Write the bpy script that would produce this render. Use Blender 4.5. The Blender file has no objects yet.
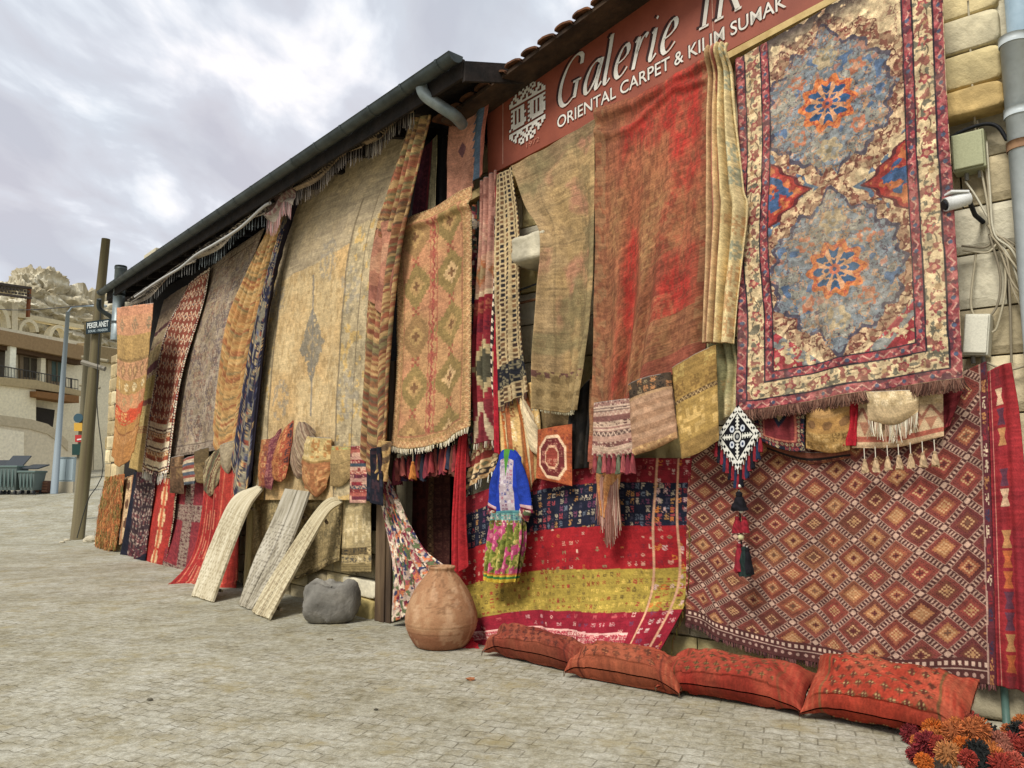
import bpy, bmesh, math, random
import numpy as np
from mathutils import Vector, Matrix

random.seed(7)
SC = bpy.context.scene
COL = SC.collection

# ------------------------------------------------------------------ camera, light, exposure
FPX = 780.0
PITCH = math.atan(92.0 / FPX)
cd = bpy.data.cameras.new('camera'); cam = bpy.data.objects.new('camera', cd); COL.objects.link(cam)
cam.location = (0, 0, 1.6); cam.rotation_euler = (math.pi / 2 + PITCH, 0, 0)
cd.sensor_width = 36.0; cd.lens = FPX / 1024 * 36.0; cd.clip_start = .05; cd.clip_end = 2000
SC.camera = cam
SC.view_settings.view_transform = 'Standard'; SC.view_settings.look = 'None'
SC.view_settings.gamma = 1.0; SC.view_settings.use_curve_mapping = False
SC.view_settings.exposure = 0.5

SUN_EL, SUN_AZ = 48.0, 212.0      # azimuth clockwise from +Y, where the light comes from
def make_world():
    w = bpy.data.worlds.new('World'); SC.world = w; w.use_nodes = True
    nt = w.node_tree; N = nt.nodes; Lk = nt.links
    for n in list(N): N.remove(n)
    out = N.new('ShaderNodeOutputWorld'); bg = N.new('ShaderNodeBackground'); bg.inputs[1].default_value = .1
    sky = N.new('ShaderNodeTexSky'); sky.sky_type = 'NISHITA'; sky.sun_disc = False
    sky.sun_elevation = math.radians(SUN_EL); sky.sun_rotation = math.radians(SUN_AZ)
    sky.air_density = 1.2; sky.dust_density = 2.0
    tc = N.new('ShaderNodeTexCoord')
    # project the direction on a cloud deck: xy / (z + k)
    sep = N.new('ShaderNodeSeparateXYZ'); Lk.new(tc.outputs['Generated'], sep.inputs[0])
    ad = N.new('ShaderNodeMath'); ad.operation = 'ADD'; ad.inputs[1].default_value = .16; Lk.new(sep.outputs[2], ad.inputs[0])
    mx = N.new('ShaderNodeMath'); mx.operation = 'MAXIMUM'; mx.inputs[1].default_value = .1; Lk.new(ad.outputs[0], mx.inputs[0])
    dx = N.new('ShaderNodeMath'); dx.operation = 'DIVIDE'; Lk.new(sep.outputs[0], dx.inputs[0]); Lk.new(mx.outputs[0], dx.inputs[1])
    dy = N.new('ShaderNodeMath'); dy.operation = 'DIVIDE'; Lk.new(sep.outputs[1], dy.inputs[0]); Lk.new(mx.outputs[0], dy.inputs[1])
    cb = N.new('ShaderNodeCombineXYZ'); Lk.new(dx.outputs[0], cb.inputs[0]); Lk.new(dy.outputs[0], cb.inputs[1])
    mp = N.new('ShaderNodeMapping'); Lk.new(cb.outputs[0], mp.inputs[0])
    mp.inputs['Rotation'].default_value = (0, 0, math.radians(-38)); mp.inputs['Scale'].default_value = (1.5, .8, 1); mp.inputs['Location'].default_value = (1.15, .55, 0)
    n1 = N.new('ShaderNodeTexNoise'); n1.inputs['Scale'].default_value = 2.5; n1.inputs['Detail'].default_value = 9; n1.inputs['Roughness'].default_value = .52; n1.inputs['Distortion'].default_value = .35
    Lk.new(mp.outputs[0], n1.inputs['Vector'])
    r1 = N.new('ShaderNodeValToRGB'); Lk.new(n1.outputs['Fac'], r1.inputs[0])
    e = r1.color_ramp.elements
    def lin(h, k=1):
        return tuple(srgb(h) * k) + (1,)
    e[0].position = .38; e[0].color = (4.3, 4.45, 4.9, 1)
    e[1].position = .63; e[1].color = (7.3, 7.5, 7.6, 1)
    for p, c in ((.46, (4.75, 4.95, 5.35, 1)), (.53, (5.05, 5.4, 5.85, 1)), (.57, (5.8, 6.2, 6.6, 1))):
        q = e.new(p); q.color = c
    n2 = N.new('ShaderNodeTexNoise'); n2.inputs['Scale'].default_value = .7; n2.inputs['Detail'].default_value = 4; Lk.new(mp.outputs[0], n2.inputs['Vector'])
    r2 = N.new('ShaderNodeValToRGB'); Lk.new(n2.outputs['Fac'], r2.inputs[0])
    r2.color_ramp.elements[0].position = .4; r2.color_ramp.elements[0].color = (1.04, .99, 1.0, 1)
    r2.color_ramp.elements[1].position = .6; r2.color_ramp.elements[1].color = (.96, 1.0, 1.02, 1)
    mu = N.new('ShaderNodeMixRGB'); mu.blend_type = 'MULTIPLY'; mu.inputs[0].default_value = 1; Lk.new(r1.outputs[0], mu.inputs[1]); Lk.new(r2.outputs[0], mu.inputs[2])
    mix = N.new('ShaderNodeMixRGB'); mix.inputs[0].default_value = .93
    Lk.new(sky.outputs[0], mix.inputs[1]); Lk.new(mu.outputs[0], mix.inputs[2])
    Lk.new(mix.outputs[0], bg.inputs[0]); Lk.new(bg.outputs[0], out.inputs[0])
def srgb(h):
    if isinstance(h, str):
        h = h.lstrip('#'); c = np.array([int(h[i:i + 2], 16) for i in (0, 2, 4)]) / 255.0
    else: c = np.asarray(h, float)
    return np.where(c <= .04045, c / 12.92, ((np.maximum(c, 0) + .055) / 1.055) ** 2.4)
make_world()
sd = bpy.data.lights.new('sun', 'SUN'); sd.energy = 2.6; sd.angle = math.radians(20); sd.color = (1, .97, .91)
so = bpy.data.objects.new('sun', sd); COL.objects.link(so)
_a, _e = math.radians(SUN_AZ), math.radians(SUN_EL)
_dir = Vector((math.sin(_a) * math.cos(_e), math.cos(_a) * math.cos(_e), math.sin(_e)))
so.rotation_euler = _dir.to_track_quat('Z', 'Y').to_euler(); so.location = (-10, -10, 20)

# ------------------------------------------------------------------ survey: pixel rays to the walls that stand there
CP, SP = math.cos(PITCH), math.sin(PITCH)
def ray(x, y):
    u = (x - 512) / FPX; v = (384 - y) / FPX
    return np.array([u, CP - v * SP, SP + v * CP])
def gnd(x, y, z=0.0):
    r = ray(x, y); return r * ((z - 1.6) / r[2]) + np.array([0, 0, 1.6])
def atY(x, y, Y):
    r = ray(x, y); return r * (Y / r[1]) + np.array([0, 0, 1.6])
class Plane:
    def __init__(s, p, q):
        d = np.array([q[0] - p[0], q[1] - p[1]]); s.d = d / np.hypot(*d); s.p = np.array(p[:2], float)
        s.n = np.array([s.d[1], -s.d[0]])
        if s.n @ s.p > 0: s.n = -s.n
    def at(s, x, y, off=0.0):
        r = ray(x, y); t = (s.n @ (s.p + s.n * off)) / (s.n @ r[:2]); q = r * t; q[2] += 1.6
        return np.array([s.d @ (q[:2] - s.p), q[2], off])
    def W(s, szo):
        szo = np.asarray(szo, float); a = szo[..., 0:1]; o = szo[..., 2:3]
        xy = s.p + a * s.d + o * s.n
        return np.concatenate([xy, szo[..., 1:2]], -1)
    def off_of(s, P): return float(s.n @ (np.asarray(P)[:2] - s.p))
    def s_of(s, P): return float(s.d @ (np.asarray(P)[:2] - s.p))
PL = Plane(gnd(372, 617), gnd(105, 548))       # long shop front on the left
PR = Plane(gnd(1000, 724), gnd(487, 634))      # stone shop front on the right
_h0 = atY(0, 476, 38.0)
PH = Plane(_h0, _h0 + np.array([.28, 1, 0]))   # far house front

def gz(X, Y):
    """height of the street: level along the shop, climbing beyond it"""
    t = np.maximum(np.asarray(Y, float) - 19.0, 0)
    return .09 * (t - 2.2 * (1 - np.exp(-t / 2.2))) * (t < 24) + (t >= 24) * (.09 * (24 - 2.2))

# ------------------------------------------------------------------ numpy pattern helpers
_tab = {}
def vn(x, y, seed=0):
    if seed not in _tab: _tab[seed] = np.random.RandomState(seed + 11).rand(256, 256)
    t = _tab[seed]; x = np.asarray(x, float); y = np.asarray(y, float)
    xi = np.floor(x).astype(int); yi = np.floor(y).astype(int); fx = x - xi; fy = y - yi
    fx = fx * fx * (3 - 2 * fx); fy = fy * fy * (3 - 2 * fy)
    a = t[yi & 255, xi & 255]; b = t[yi & 255, (xi + 1) & 255]; c = t[(yi + 1) & 255, xi & 255]; d = t[(yi + 1) & 255, (xi + 1) & 255]
    return (a * (1 - fx) + b * fx) * (1 - fy) + (c * (1 - fx) + d * fx) * fy
def fbm(x, y, seed=0, o=4, r=.5):
    s = 0; a = 1; n = 0
    for i in range(o):
        s = s + a * vn(x * 2 ** i + 17.3 * i, y * 2 ** i + 5.1 * i, seed); n += a; a *= r
    return s / n
def h2(i, j, seed=0):
    if seed not in _tab: _tab[seed] = np.random.RandomState(seed + 11).rand(256, 256)
    return _tab[seed][np.asarray(j, int) & 255, np.asarray(i, int) & 255]
def C(h): 
    h = h.lstrip('#'); h = h if len(h) == 6 else ''.join(q * 2 for q in h); return np.array([int(h[i:i + 2], 16) for i in (0, 2, 4)]) / 255.0
def full(sh, c): return np.ones(sh + (3,)) * (C(c) if isinstance(c, str) else c)
def put(img, m, c):
    m = np.clip(np.asarray(m, float), 0, 1)[..., None]
    return img * (1 - m) + (C(c) if isinstance(c, str) else c) * m
def tri(x): return np.abs((x % 1) * 2 - 1)
def pick(r, pal):
    p = np.array([C(c) for c in pal]); return p[np.clip((r * len(p)).astype(int), 0, len(p) - 1)]
_G = np.random.RandomState(3).rand(48, 7, 4) < .52
_G = np.concatenate([_G, _G[:, :, 2::-1]], 2)
_G[:, 3, 3] = True
def glyph(x, y, cw, ch, seed=0, dens=.9, fill=.78):
    i = np.floor(x / cw).astype(int); j = np.floor(y / ch).astype(int)
    a = (x / cw - i - .5) / fill + .5; b = (y / ch - j - .5) / fill + .5
    ins = (a > 0) & (a < 1) & (b > 0) & (b < 1)
    g = (h2(i, j, seed + 50) * 48).astype(int)
    m = _G[g, np.clip((b * 7).astype(int), 0, 6), np.clip((a * 7).astype(int), 0, 6)]
    return (m & ins & (h2(i, j, seed + 90) < dens)).astype(float), h2(i, j, seed + 70)
def dia(x, y, w, h, step=0):
    if step: x = np.round(x / step) * step; y = np.round(y / step) * step
    return np.abs(x) / w * 2 + np.abs(y) / h * 2

class Ctx: pass
def bands(c, spec, seed=0, vertical=False, base='#888888'):
    """spec: (end, colour, motif, colours) along the cloth"""
    t = c.U if vertical else c.V; L = c.W if vertical else c.H; along = c.Y if vertical else c.X
    t = t + .006 * (fbm(along * 6, t * 3, seed) - .5)
    img = full(t.shape, base); lo = 0
    for k, (hi, col, mot, cs) in enumerate(spec):
        m = (t >= lo) & (t < hi); bh = max((hi - lo) * L, .004); y = (t - lo) * L; x = along
        b = full(t.shape, col)
        if mot == 'dia':
            p = bh * 1.1; d = dia((x % p) - p / 2, y - bh / 2, p * .9, bh * .9, bh / 14)
            b = put(b, d < 1, cs[0]); b = put(b, d < .68, cs[1] if len(cs) > 1 else col); b = put(b, d < .34, cs[-1])
        elif mot == 'sdia':
            p = bh * 1.9; d = dia((x % p) - p / 2, y - bh / 2, bh * .8, bh * .75, bh / 14)
            b = put(b, (d < 1) & (d > .55), cs[0]); b = put(b, d < .3, cs[-1])
        elif mot == 'zig':
            p = bh * 1.2; z = tri(x / p) * bh
            b = put(b, np.abs(y - z) < bh * .2, cs[0])
        elif mot == 'tooth':
            b = put(b, y < tri(x / (bh * .9)) * bh, cs[0])
        elif mot == 'gly':
            g, r = glyph(x, y, bh, bh, seed + k); b = b * (1 - g[..., None]) + pick(r, cs) * g[..., None]
        elif mot == 'gly2':
            g, r = glyph(x, y, bh / 2, bh / 2, seed + k); b = b * (1 - g[..., None]) + pick(r, cs) * g[..., None]
        elif mot == 'str':
            b = put(b, np.sin(y * 2 * math.pi / max(bh / 4, .008)) > 0, cs[0])
        elif mot == 'chk':
            q = max(bh / 3, .012); b = put(b, ((np.floor(x / q) + np.floor(y / q)) % 2) > 0, cs[0])
        elif mot == 'dot':
            q = bh; b = put(b, np.hypot((x % q) - q / 2, y - bh / 2) < bh * .28, cs[0])
        img = np.where(m[..., None], b, img); lo = hi
    return img
def borders(c, img, spec, seed=0):
    """frames round the cloth: (width, colour, motif, colours)"""
    ds = np.stack([c.X, c.W - c.X, c.Y, c.H - c.Y]); k = ds.argmin(0); d = ds.min(0)
    al = np.where(k < 2, c.Y, c.X); lo = 0
    for q, (w, col, mot, cs) in enumerate(spec):
        m = (d >= lo) & (d < lo + w); b = full(d.shape, col); y = d - lo
        if mot == 'gly':
            g, r = glyph(al, y, w, w, seed + q); b = b * (1 - g[..., None]) + pick(r, cs) * g[..., None]
        elif mot == 'dia':
            e = dia((al % w) - w / 2, y - w / 2, w * .9, w * .9); b = put(b, e < 1, cs[0]); b = put(b, e < .45, cs[-1])
        elif mot == 'zig': b = put(b, np.abs(y - tri(al / (w * 1.3)) * w) < w * .2, cs[0])
        elif mot == 'dash': b = put(b, ((al / (w * 1.5)) % 1) < .5, cs[0])
        elif mot == 'flo':
            n = fbm(al * 16, y * 16 + q * 9, seed + q, 3); b = put(b, (n > .56), cs[0]); n = fbm(al * 22 + 8, y * 22, seed + q + 3, 3); b = put(b, n > .63, cs[-1])
        img = np.where(m[..., None], b, img); lo += w
    return img
def wear(c, img, seed=0, amt=.14, faded=None, fade=.35, sp=.10, streak=.06):
    n = fbm(c.X * 2.2 + seed, c.Y * 2.2, seed + 5, 4) - .5
    s = np.random.RandomState(seed + 900).rand(*c.U.shape) - .5
    st = vn(c.X * 6, c.Y * 120, seed + 8) - .5
    f = 1 + amt * 2 * n + sp * 2 * s + streak * 2 * st
    img = img * f[..., None]
    if faded is not None:
        m = np.clip((fbm(c.X * 3 + 9, c.Y * 3, seed + 21, 5, .6) - .42) * 3, 0, 1) * fade
        img = put(img, m, faded)
    d2 = fbm(c.X * 26, c.Y * 26, seed + 40, 3) - .5; img = img * (1 + .28 * d2)[..., None]
    return np.clip(img * np.array([1.06, 1.0, .93]), 0, 1)

# ------------------------------------------------------------------ materials
MATS = {}
def nt_new(name):
    m = bpy.data.materials.new(name); m.use_nodes = True; nt = m.node_tree
    b = nt.nodes['Principled BSDF']; return m, nt, b
def M_cloth(kind='cloth', rough=.95, bump=.25, scale=90, sheen=.0, spec=.12):
    if kind in MATS: return MATS[kind]
    m, nt, b = nt_new(kind); N = nt.nodes; Lk = nt.links
    a = N.new('ShaderNodeAttribute'); a.attribute_name = 'Col'
    tc = N.new('ShaderNodeTexCoord')
    n = N.new('ShaderNodeTexNoise'); n.inputs['Scale'].default_value = scale; n.inputs['Detail'].default_value = 3; Lk.new(tc.outputs['Object'], n.inputs['Vector'])
    mr = N.new('ShaderNodeMapRange'); mr.inputs['To Min'].default_value = .72; mr.inputs['To Max'].default_value = 1.22; Lk.new(n.outputs['Fac'], mr.inputs[0])
    vm = N.new('ShaderNodeVectorMath'); vm.operation = 'SCALE'; Lk.new(a.outputs['Color'], vm.inputs[0]); Lk.new(mr.outputs[0], vm.inputs['Scale'])
    Lk.new(vm.outputs[0], b.inputs['Base Color'])
    n2 = N.new('ShaderNodeTexNoise'); n2.inputs['Scale'].default_value = 14; n2.inputs['Detail'].default_value = 5; n2.inputs['Roughness'].default_value = .7; Lk.new(tc.outputs['Object'], n2.inputs['Vector'])
    bp = N.new('ShaderNodeBump'); bp.inputs['Strength'].default_value = bump; bp.inputs['Distance'].default_value = .014; Lk.new(n2.outputs['Fac'], bp.inputs['Height'])
    bp2 = N.new('ShaderNodeBump'); bp2.inputs['Strength'].default_value = bump * .9; bp2.inputs['Distance'].default_value = .006; Lk.new(n.outputs['Fac'], bp2.inputs['Height']); Lk.new(bp.outputs[0], bp2.inputs['Normal'])
    Lk.new(bp2.outputs[0], b.inputs['Normal'])
    b.inputs['Roughness'].default_value = rough; b.inputs['Specular IOR Level'].default_value = spec
    b.inputs['Sheen Weight'].default_value = sheen
    MATS[kind] = m; return m
def M_solid(name, c1, c2=None, rough=.85, scale=6, bump=.3, bscale=30, dist=.02, stretch=(1, 1, 1), metal=0, spec=.3, ramp=(.35, .65), c3=None, detail=6):
    if name in MATS: return MATS[name]
    m, nt, b = nt_new(name); N = nt.nodes; Lk = nt.links
    tc = N.new('ShaderNodeTexCoord'); mp = N.new('ShaderNodeMapping'); mp.inputs['Scale'].default_value = stretch; Lk.new(tc.outputs['Object'], mp.inputs[0])
    n = N.new('ShaderNodeTexNoise'); n.inputs['Scale'].default_value = scale; n.inputs['Detail'].default_value = detail; n.inputs['Roughness'].default_value = .62; Lk.new(mp.outputs[0], n.inputs['Vector'])
    r = N.new('ShaderNodeValToRGB'); Lk.new(n.outputs['Fac'], r.inputs[0]); e = r.color_ramp.elements
    e[0].position, e[1].position = ramp; e[0].color = (*srgb(c1), 1); e[1].color = (*srgb(c2 or c1), 1)
    if c3: q = e.new((ramp[0] + ramp[1]) / 2); q.color = (*srgb(c3), 1)
    Lk.new(r.outputs[0], b.inputs['Base Color'])
    n2 = N.new('ShaderNodeTexNoise'); n2.inputs['Scale'].default_value = bscale; n2.inputs['Detail'].default_value = 6; Lk.new(mp.outputs[0], n2.inputs['Vector'])
    bp = N.new('ShaderNodeBump'); bp.inputs['Strength'].default_value = bump; bp.inputs['Distance'].default_value = dist; Lk.new(n2.outputs['Fac'], bp.inputs['Height']); Lk.new(bp.outputs[0], b.inputs['Normal'])
    b.inputs['Roughness'].default_value = rough; b.inputs['Metallic'].default_value = metal; b.inputs['Specular IOR Level'].default_value = spec
    MATS[name] = m; return m

def tone(c):
    l = (c * [.3, .59, .11]).sum(-1, keepdims=True); return np.clip(l + (c - l) * .84, 0, 1) * .97
# ------------------------------------------------------------------ object helpers
WO = {}
def mesh_obj(name, V, F, mat, origin=None, parent=None, col=None, smooth=True, thick=0, thick_off=-1):
    V = np.asarray(V, float).reshape(-1, 3)
    if origin is None: origin = np.array([(V[:, 0].min() + V[:, 0].max()) / 2, (V[:, 1].min() + V[:, 1].max()) / 2, V[:, 2].min()])
    origin = np.asarray(origin, float)
    me = bpy.data.meshes.new(name)
    if isinstance(F, np.ndarray):
        k = F.shape[1]; me.vertices.add(len(V)); me.vertices.foreach_set('co', (V - origin).astype(np.float32).ravel())
        me.loops.add(F.size); me.loops.foreach_set('vertex_index', F.astype(np.int32).ravel())
        me.polygons.add(len(F)); me.polygons.foreach_set('loop_start', np.arange(0, F.size, k, dtype=np.int32))
        me.update(calc_edges=True)
    else:
        me.from_pydata((V - origin).tolist(), [], [list(map(int, f)) for f in F])
    me.validate()
    if col is not None:
        col = np.asarray(col, float)
        if col.ndim == 1: col = np.tile(col, (len(V), 1))
        col = srgb(tone(col.reshape(-1, 3))); a = me.color_attributes.new('Col', 'FLOAT_COLOR', 'POINT')
        a.data.foreach_set('color', np.concatenate([col, np.ones((len(col), 1))], 1).astype(np.float32).ravel())
    me.polygons.foreach_set('use_smooth', [smooth] * len(me.polygons))
    me.materials.append(mat)
    o = bpy.data.objects.new(name, me); COL.objects.link(o)
    po = WO[parent.name] if parent else np.zeros(3)
    o.location = origin - po; o.parent = parent; WO[o.name] = origin
    if thick:
        md = o.modifiers.new('thickness', 'SOLIDIFY'); md.thickness = thick; md.offset = thick_off
    return o
def empty(name, origin):
    o = bpy.data.objects.new(name, None); COL.objects.link(o); o.location = origin; o.empty_display_size = .2; WO[o.name] = np.asarray(origin, float); return o
def tag(o, label=None, cat=None, group=None, kind=None):
    if label: o['label'] = label
    if cat: o['category'] = cat
    if group: o['group'] = group
    if kind: o['kind'] = kind
    return o
def grid_faces(nv, nu, wrap=False):
    a = np.arange(nv * nu).reshape(nv, nu)
    if wrap:
        b = np.roll(a, -1, 1); return np.stack([a[:-1], a[1:], b[1:], b[:-1]], -1).reshape(-1, 4)
    return np.stack([a[:-1, :-1], a[1:, :-1], a[1:, 1:], a[:-1, 1:]], -1).reshape(-1, 4)
class MB:
    """collects shapes for one mesh"""
    def __init__(s): s.V = []; s.F = []; s.C = []; s.n = 0
    def add(s, V, F, col=(.5, .5, .5)):
        V = np.asarray(V, float).reshape(-1, 3); s.V.append(V); s.F += [[int(i) + s.n for i in f] for f in F]
        c = np.asarray(col, float); c = np.tile(c, (len(V), 1)) if c.ndim == 1 else c.reshape(-1, 3)
        s.C.append(c); s.n += len(V); return s
    def box(s, c, size, R=None, col=(.5, .5, .5)):
        h = np.array(size) / 2; v = np.array([[x, y, z] for x in (-1, 1) for y in (-1, 1) for z in (-1, 1)]) * h
        if R is not None: v = v @ np.array(R).T
        return s.add(v + np.array(c), [(0, 1, 3, 2), (4, 6, 7, 5), (0, 4, 5, 1), (2, 3, 7, 6), (0, 2, 6, 4), (1, 5, 7, 3)], col)
    def hexa(s, v8, col=(.5, .5, .5)):   # four front corners, four back corners
        return s.add(v8, [(0, 1, 2, 3), (7, 6, 5, 4), (0, 4, 5, 1), (1, 5, 6, 2), (2, 6, 7, 3), (3, 7, 4, 0)], col)
    def tube(s, pts, r, k=10, col=(.5, .5, .5), caps=True):
        pts = np.asarray(pts, float); n = len(pts); r = np.ones(n) * r if np.ndim(r) == 0 else np.asarray(r)
        t = np.gradient(pts, axis=0); t /= np.maximum(np.linalg.norm(t, axis=1), 1e-9)[:, None]
        up = np.array([0, 0, 1.0]) if abs(t[0][2]) < .9 else np.array([1.0, 0, 0]); rings = []
        for i in range(n):
            a = np.cross(t[i], up); a /= np.linalg.norm(a); b = np.cross(a, t[i]); up = b
            th = np.arange(k) / k * 2 * math.pi
            rings.append(pts[i] + r[i] * (np.cos(th)[:, None] * a + np.sin(th)[:, None] * b))
        F = grid_faces(n, k, True).tolist()
        if caps: F += [list(range(k))[::-1], list(range((n - 1) * k, n * k))]
        return s.add(np.concatenate(rings), F, col)
    def build(s, name, mat, parent=None, origin=None, smooth=False, bevel=0):
        o = mesh_obj(name, np.concatenate(s.V), s.F, mat, origin, parent, np.concatenate(s.C), smooth)
        if bevel:
            md = o.modifiers.new('bevel', 'BEVEL'); md.width = bevel; md.segments = 2; md.limit_method = 'ANGLE'
        return o
def prism(mb, pl, pts, o0, o1, col=(.5, .5, .5), ref=None):
    """polygon seen at these pixels on plane pl (offset ref), given real depth o0..o1"""
    ref = o1 if ref is None else ref
    q = np.array([pl.at(x, y, ref) for x, y in pts]); n = len(q)
    a = q.copy(); a[:, 2] = o1; b = q.copy(); b[:, 2] = o0
    V = np.concatenate([pl.W(a), pl.W(b)])
    F = [list(range(n)), list(range(n, 2 * n))[::-1]] + [[i, i + n, (i + 1) % n + n, (i + 1) % n] for i in range(n)]
    return mb.add(V, F, col)
def sbox(mb, pl, s0, s1, z0, z1, o0, o1, col=(.5, .5, .5)):
    f = [(s0, z0, o1), (s1, z0, o1), (s1, z1, o1), (s0, z1, o1)]; b = [(s, z, o0) for s, z, _ in f]
    return mb.hexa(pl.W(np.array(f + b)), col)
def smooth_poly(P, n, closed=False):
    P = np.asarray(P, float)
    if len(P) == 2: return P[0] + (P[1] - P[0]) * np.linspace(0, 1, n)[:, None]
    Q = np.concatenate([[2 * P[0] - P[1]], P, [2 * P[-1] - P[-2]]]); out = []
    for i in range(len(P) - 1):
        a, b, c, d = Q[i:i + 4]; t = np.linspace(0, 1, 24, endpoint=False)[:, None]
        out.append(.5 * (2 * b + (c - a) * t + (2 * a - 5 * b + 4 * c - d) * t ** 2 + (3 * b - a - 3 * c + d) * t ** 3))
    out = np.concatenate(out + [P[-1:]]); l = np.concatenate([[0], np.cumsum(np.linalg.norm(np.diff(out, axis=0), axis=1))])
    u = np.linspace(0, l[-1], n); return np.stack([np.interp(u, l, out[:, k]) for k in range(out.shape[1])], 1)
def coons(pl, off, L, R, T, B, nu, nv):
    def cv(p): return np.array([pl.at(q[0], q[1], q[2] if len(q) > 2 else off) for q in p])
    L = smooth_poly(cv(L), nv); R = smooth_poly(cv(R), nv)
    T = smooth_poly(cv(T), nu) if T else smooth_poly(np.array([L[0], R[0]]), nu)
    B = smooth_poly(cv(B), nu) if B else smooth_poly(np.array([L[-1], R[-1]]), nu)
    L[0] = T[0]; R[0] = T[-1]; L[-1] = B[0]; R[-1] = B[-1]
    u = np.linspace(0, 1, nu)[None, :, None]; v = np.linspace(0, 1, nv)[:, None, None]
    return (1 - v) * T[None] + v * B[None] + (1 - u) * L[:, None] + u * R[:, None] - ((1 - u) * (1 - v) * T[0] + u * (1 - v) * T[-1] + (1 - u) * v * B[0] + u * v * B[-1])

def folds(kind, c, amp=.02, n=5, seed=0):
    U, V = c.U, c.V
    if kind == 'gentle':
        g = (fbm(U * n * .7 + seed, V * 1.1, seed, 2) - .5) * 2 * (.35 + .65 * V)
        return amp * (g * 1.3 + .45) + .3 * amp * (fbm(c.X * 7, c.Y * 4, seed + 1, 3) - .5) + .35 * amp * (1 + np.sin(2 * math.pi * (U * n * .8 + .8 * fbm(U * 2, V * 1.5, seed + 6, 2)))) * (.3 + .7 * V)
    if kind == 'pleat':
        w = U * n + .5 * fbm(U * 2, V * 2.2, seed, 2) * 1.6
        g = np.abs(np.sin(math.pi * w)) ** .8
        e = np.clip(np.minimum(U, 1 - U) * 7, 0, 1)
        return amp * (g * (.75 + .5 * vn(U * n, V * 2, seed + 3)) + .6 * e ** .5) + .12 * amp * fbm(c.X * 12, c.Y * 5, seed + 2, 3)
    if kind == 'bag':
        b = np.clip(np.sin(math.pi * np.clip(U, 0, 1)), 0, 1) ** .5 * np.clip(np.sin(math.pi * np.clip(V * .8 + .2, 0, 1)), 0, 1) ** .6
        return amp * b + .5 * amp * (fbm(c.X * 9, c.Y * 9, seed, 3) - .4)
    if kind == 'sag':
        return amp * (.5 + .5 * np.sin((V * 1.2 + U * .6) * math.pi * n / 2 + 2 * fbm(U * 2, V * 2, seed, 2)))
    return 0 * U
def strands(row, outv, n, ln, w, cols, seed=0, sag=0, cluster=0, spread=.2):
    """hanging threads below a row of points"""
    rs = np.random.RandomState(seed + 5); row = np.asarray(row); t = np.sort(rs.rand(n)) * (len(row) - 1)
    if cluster: t = np.round(t / (len(row) - 1) * cluster) / cluster * (len(row) - 1); t = np.clip(t, 0, len(row) - 1.001)
    i = np.minimum(t.astype(int), len(row) - 2); P0 = row[i] + (row[i + 1] - row[i]) * (t - i)[:, None]
    tang = row[-1] - row[0]; tang = tang / max(np.linalg.norm(tang), 1e-6); outv = np.append(outv, 0)
    L = ln * (.7 + .6 * rs.rand(n)); a = (rs.rand(n) - .5) * spread * 2; b = (rs.rand(n) - .2) * spread
    V = []; k = 4
    for q in range(k):
        f = q / (k - 1); c = P0 - np.array([0, 0, 1]) * (L * f)[:, None] + tang * (a * L * f ** 1.4)[:, None] + outv * (b * L * f * (1.3 - f) + .002)[:, None]
        ww = w * (1 - .35 * f)
        V.append(np.stack([c - tang * ww, c + outv * ww, c + tang * ww], 1))
    V = np.stack(V, 1)          # n,k,3,3
    base = np.arange(n)[:, None, None] * k * 3; F = []
    for q in range(k - 1):
        for e in range(3):
            e2 = (e + 1) % 3; F.append(np.stack([base[:, 0, 0] + q * 3 + e, base[:, 0, 0] + q * 3 + e2, base[:, 0, 0] + (q + 1) * 3 + e2, base[:, 0, 0] + (q + 1) * 3 + e], 1))
    F = np.concatenate(F); pal = np.array([C(x) for x in cols]); cc = pal[rs.randint(0, len(pal), n)] * (.85 + .3 * rs.rand(n, 1))
    return V.reshape(-1, 3), F, np.clip(np.repeat(cc, k * 3, 0), 0, 1)
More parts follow.
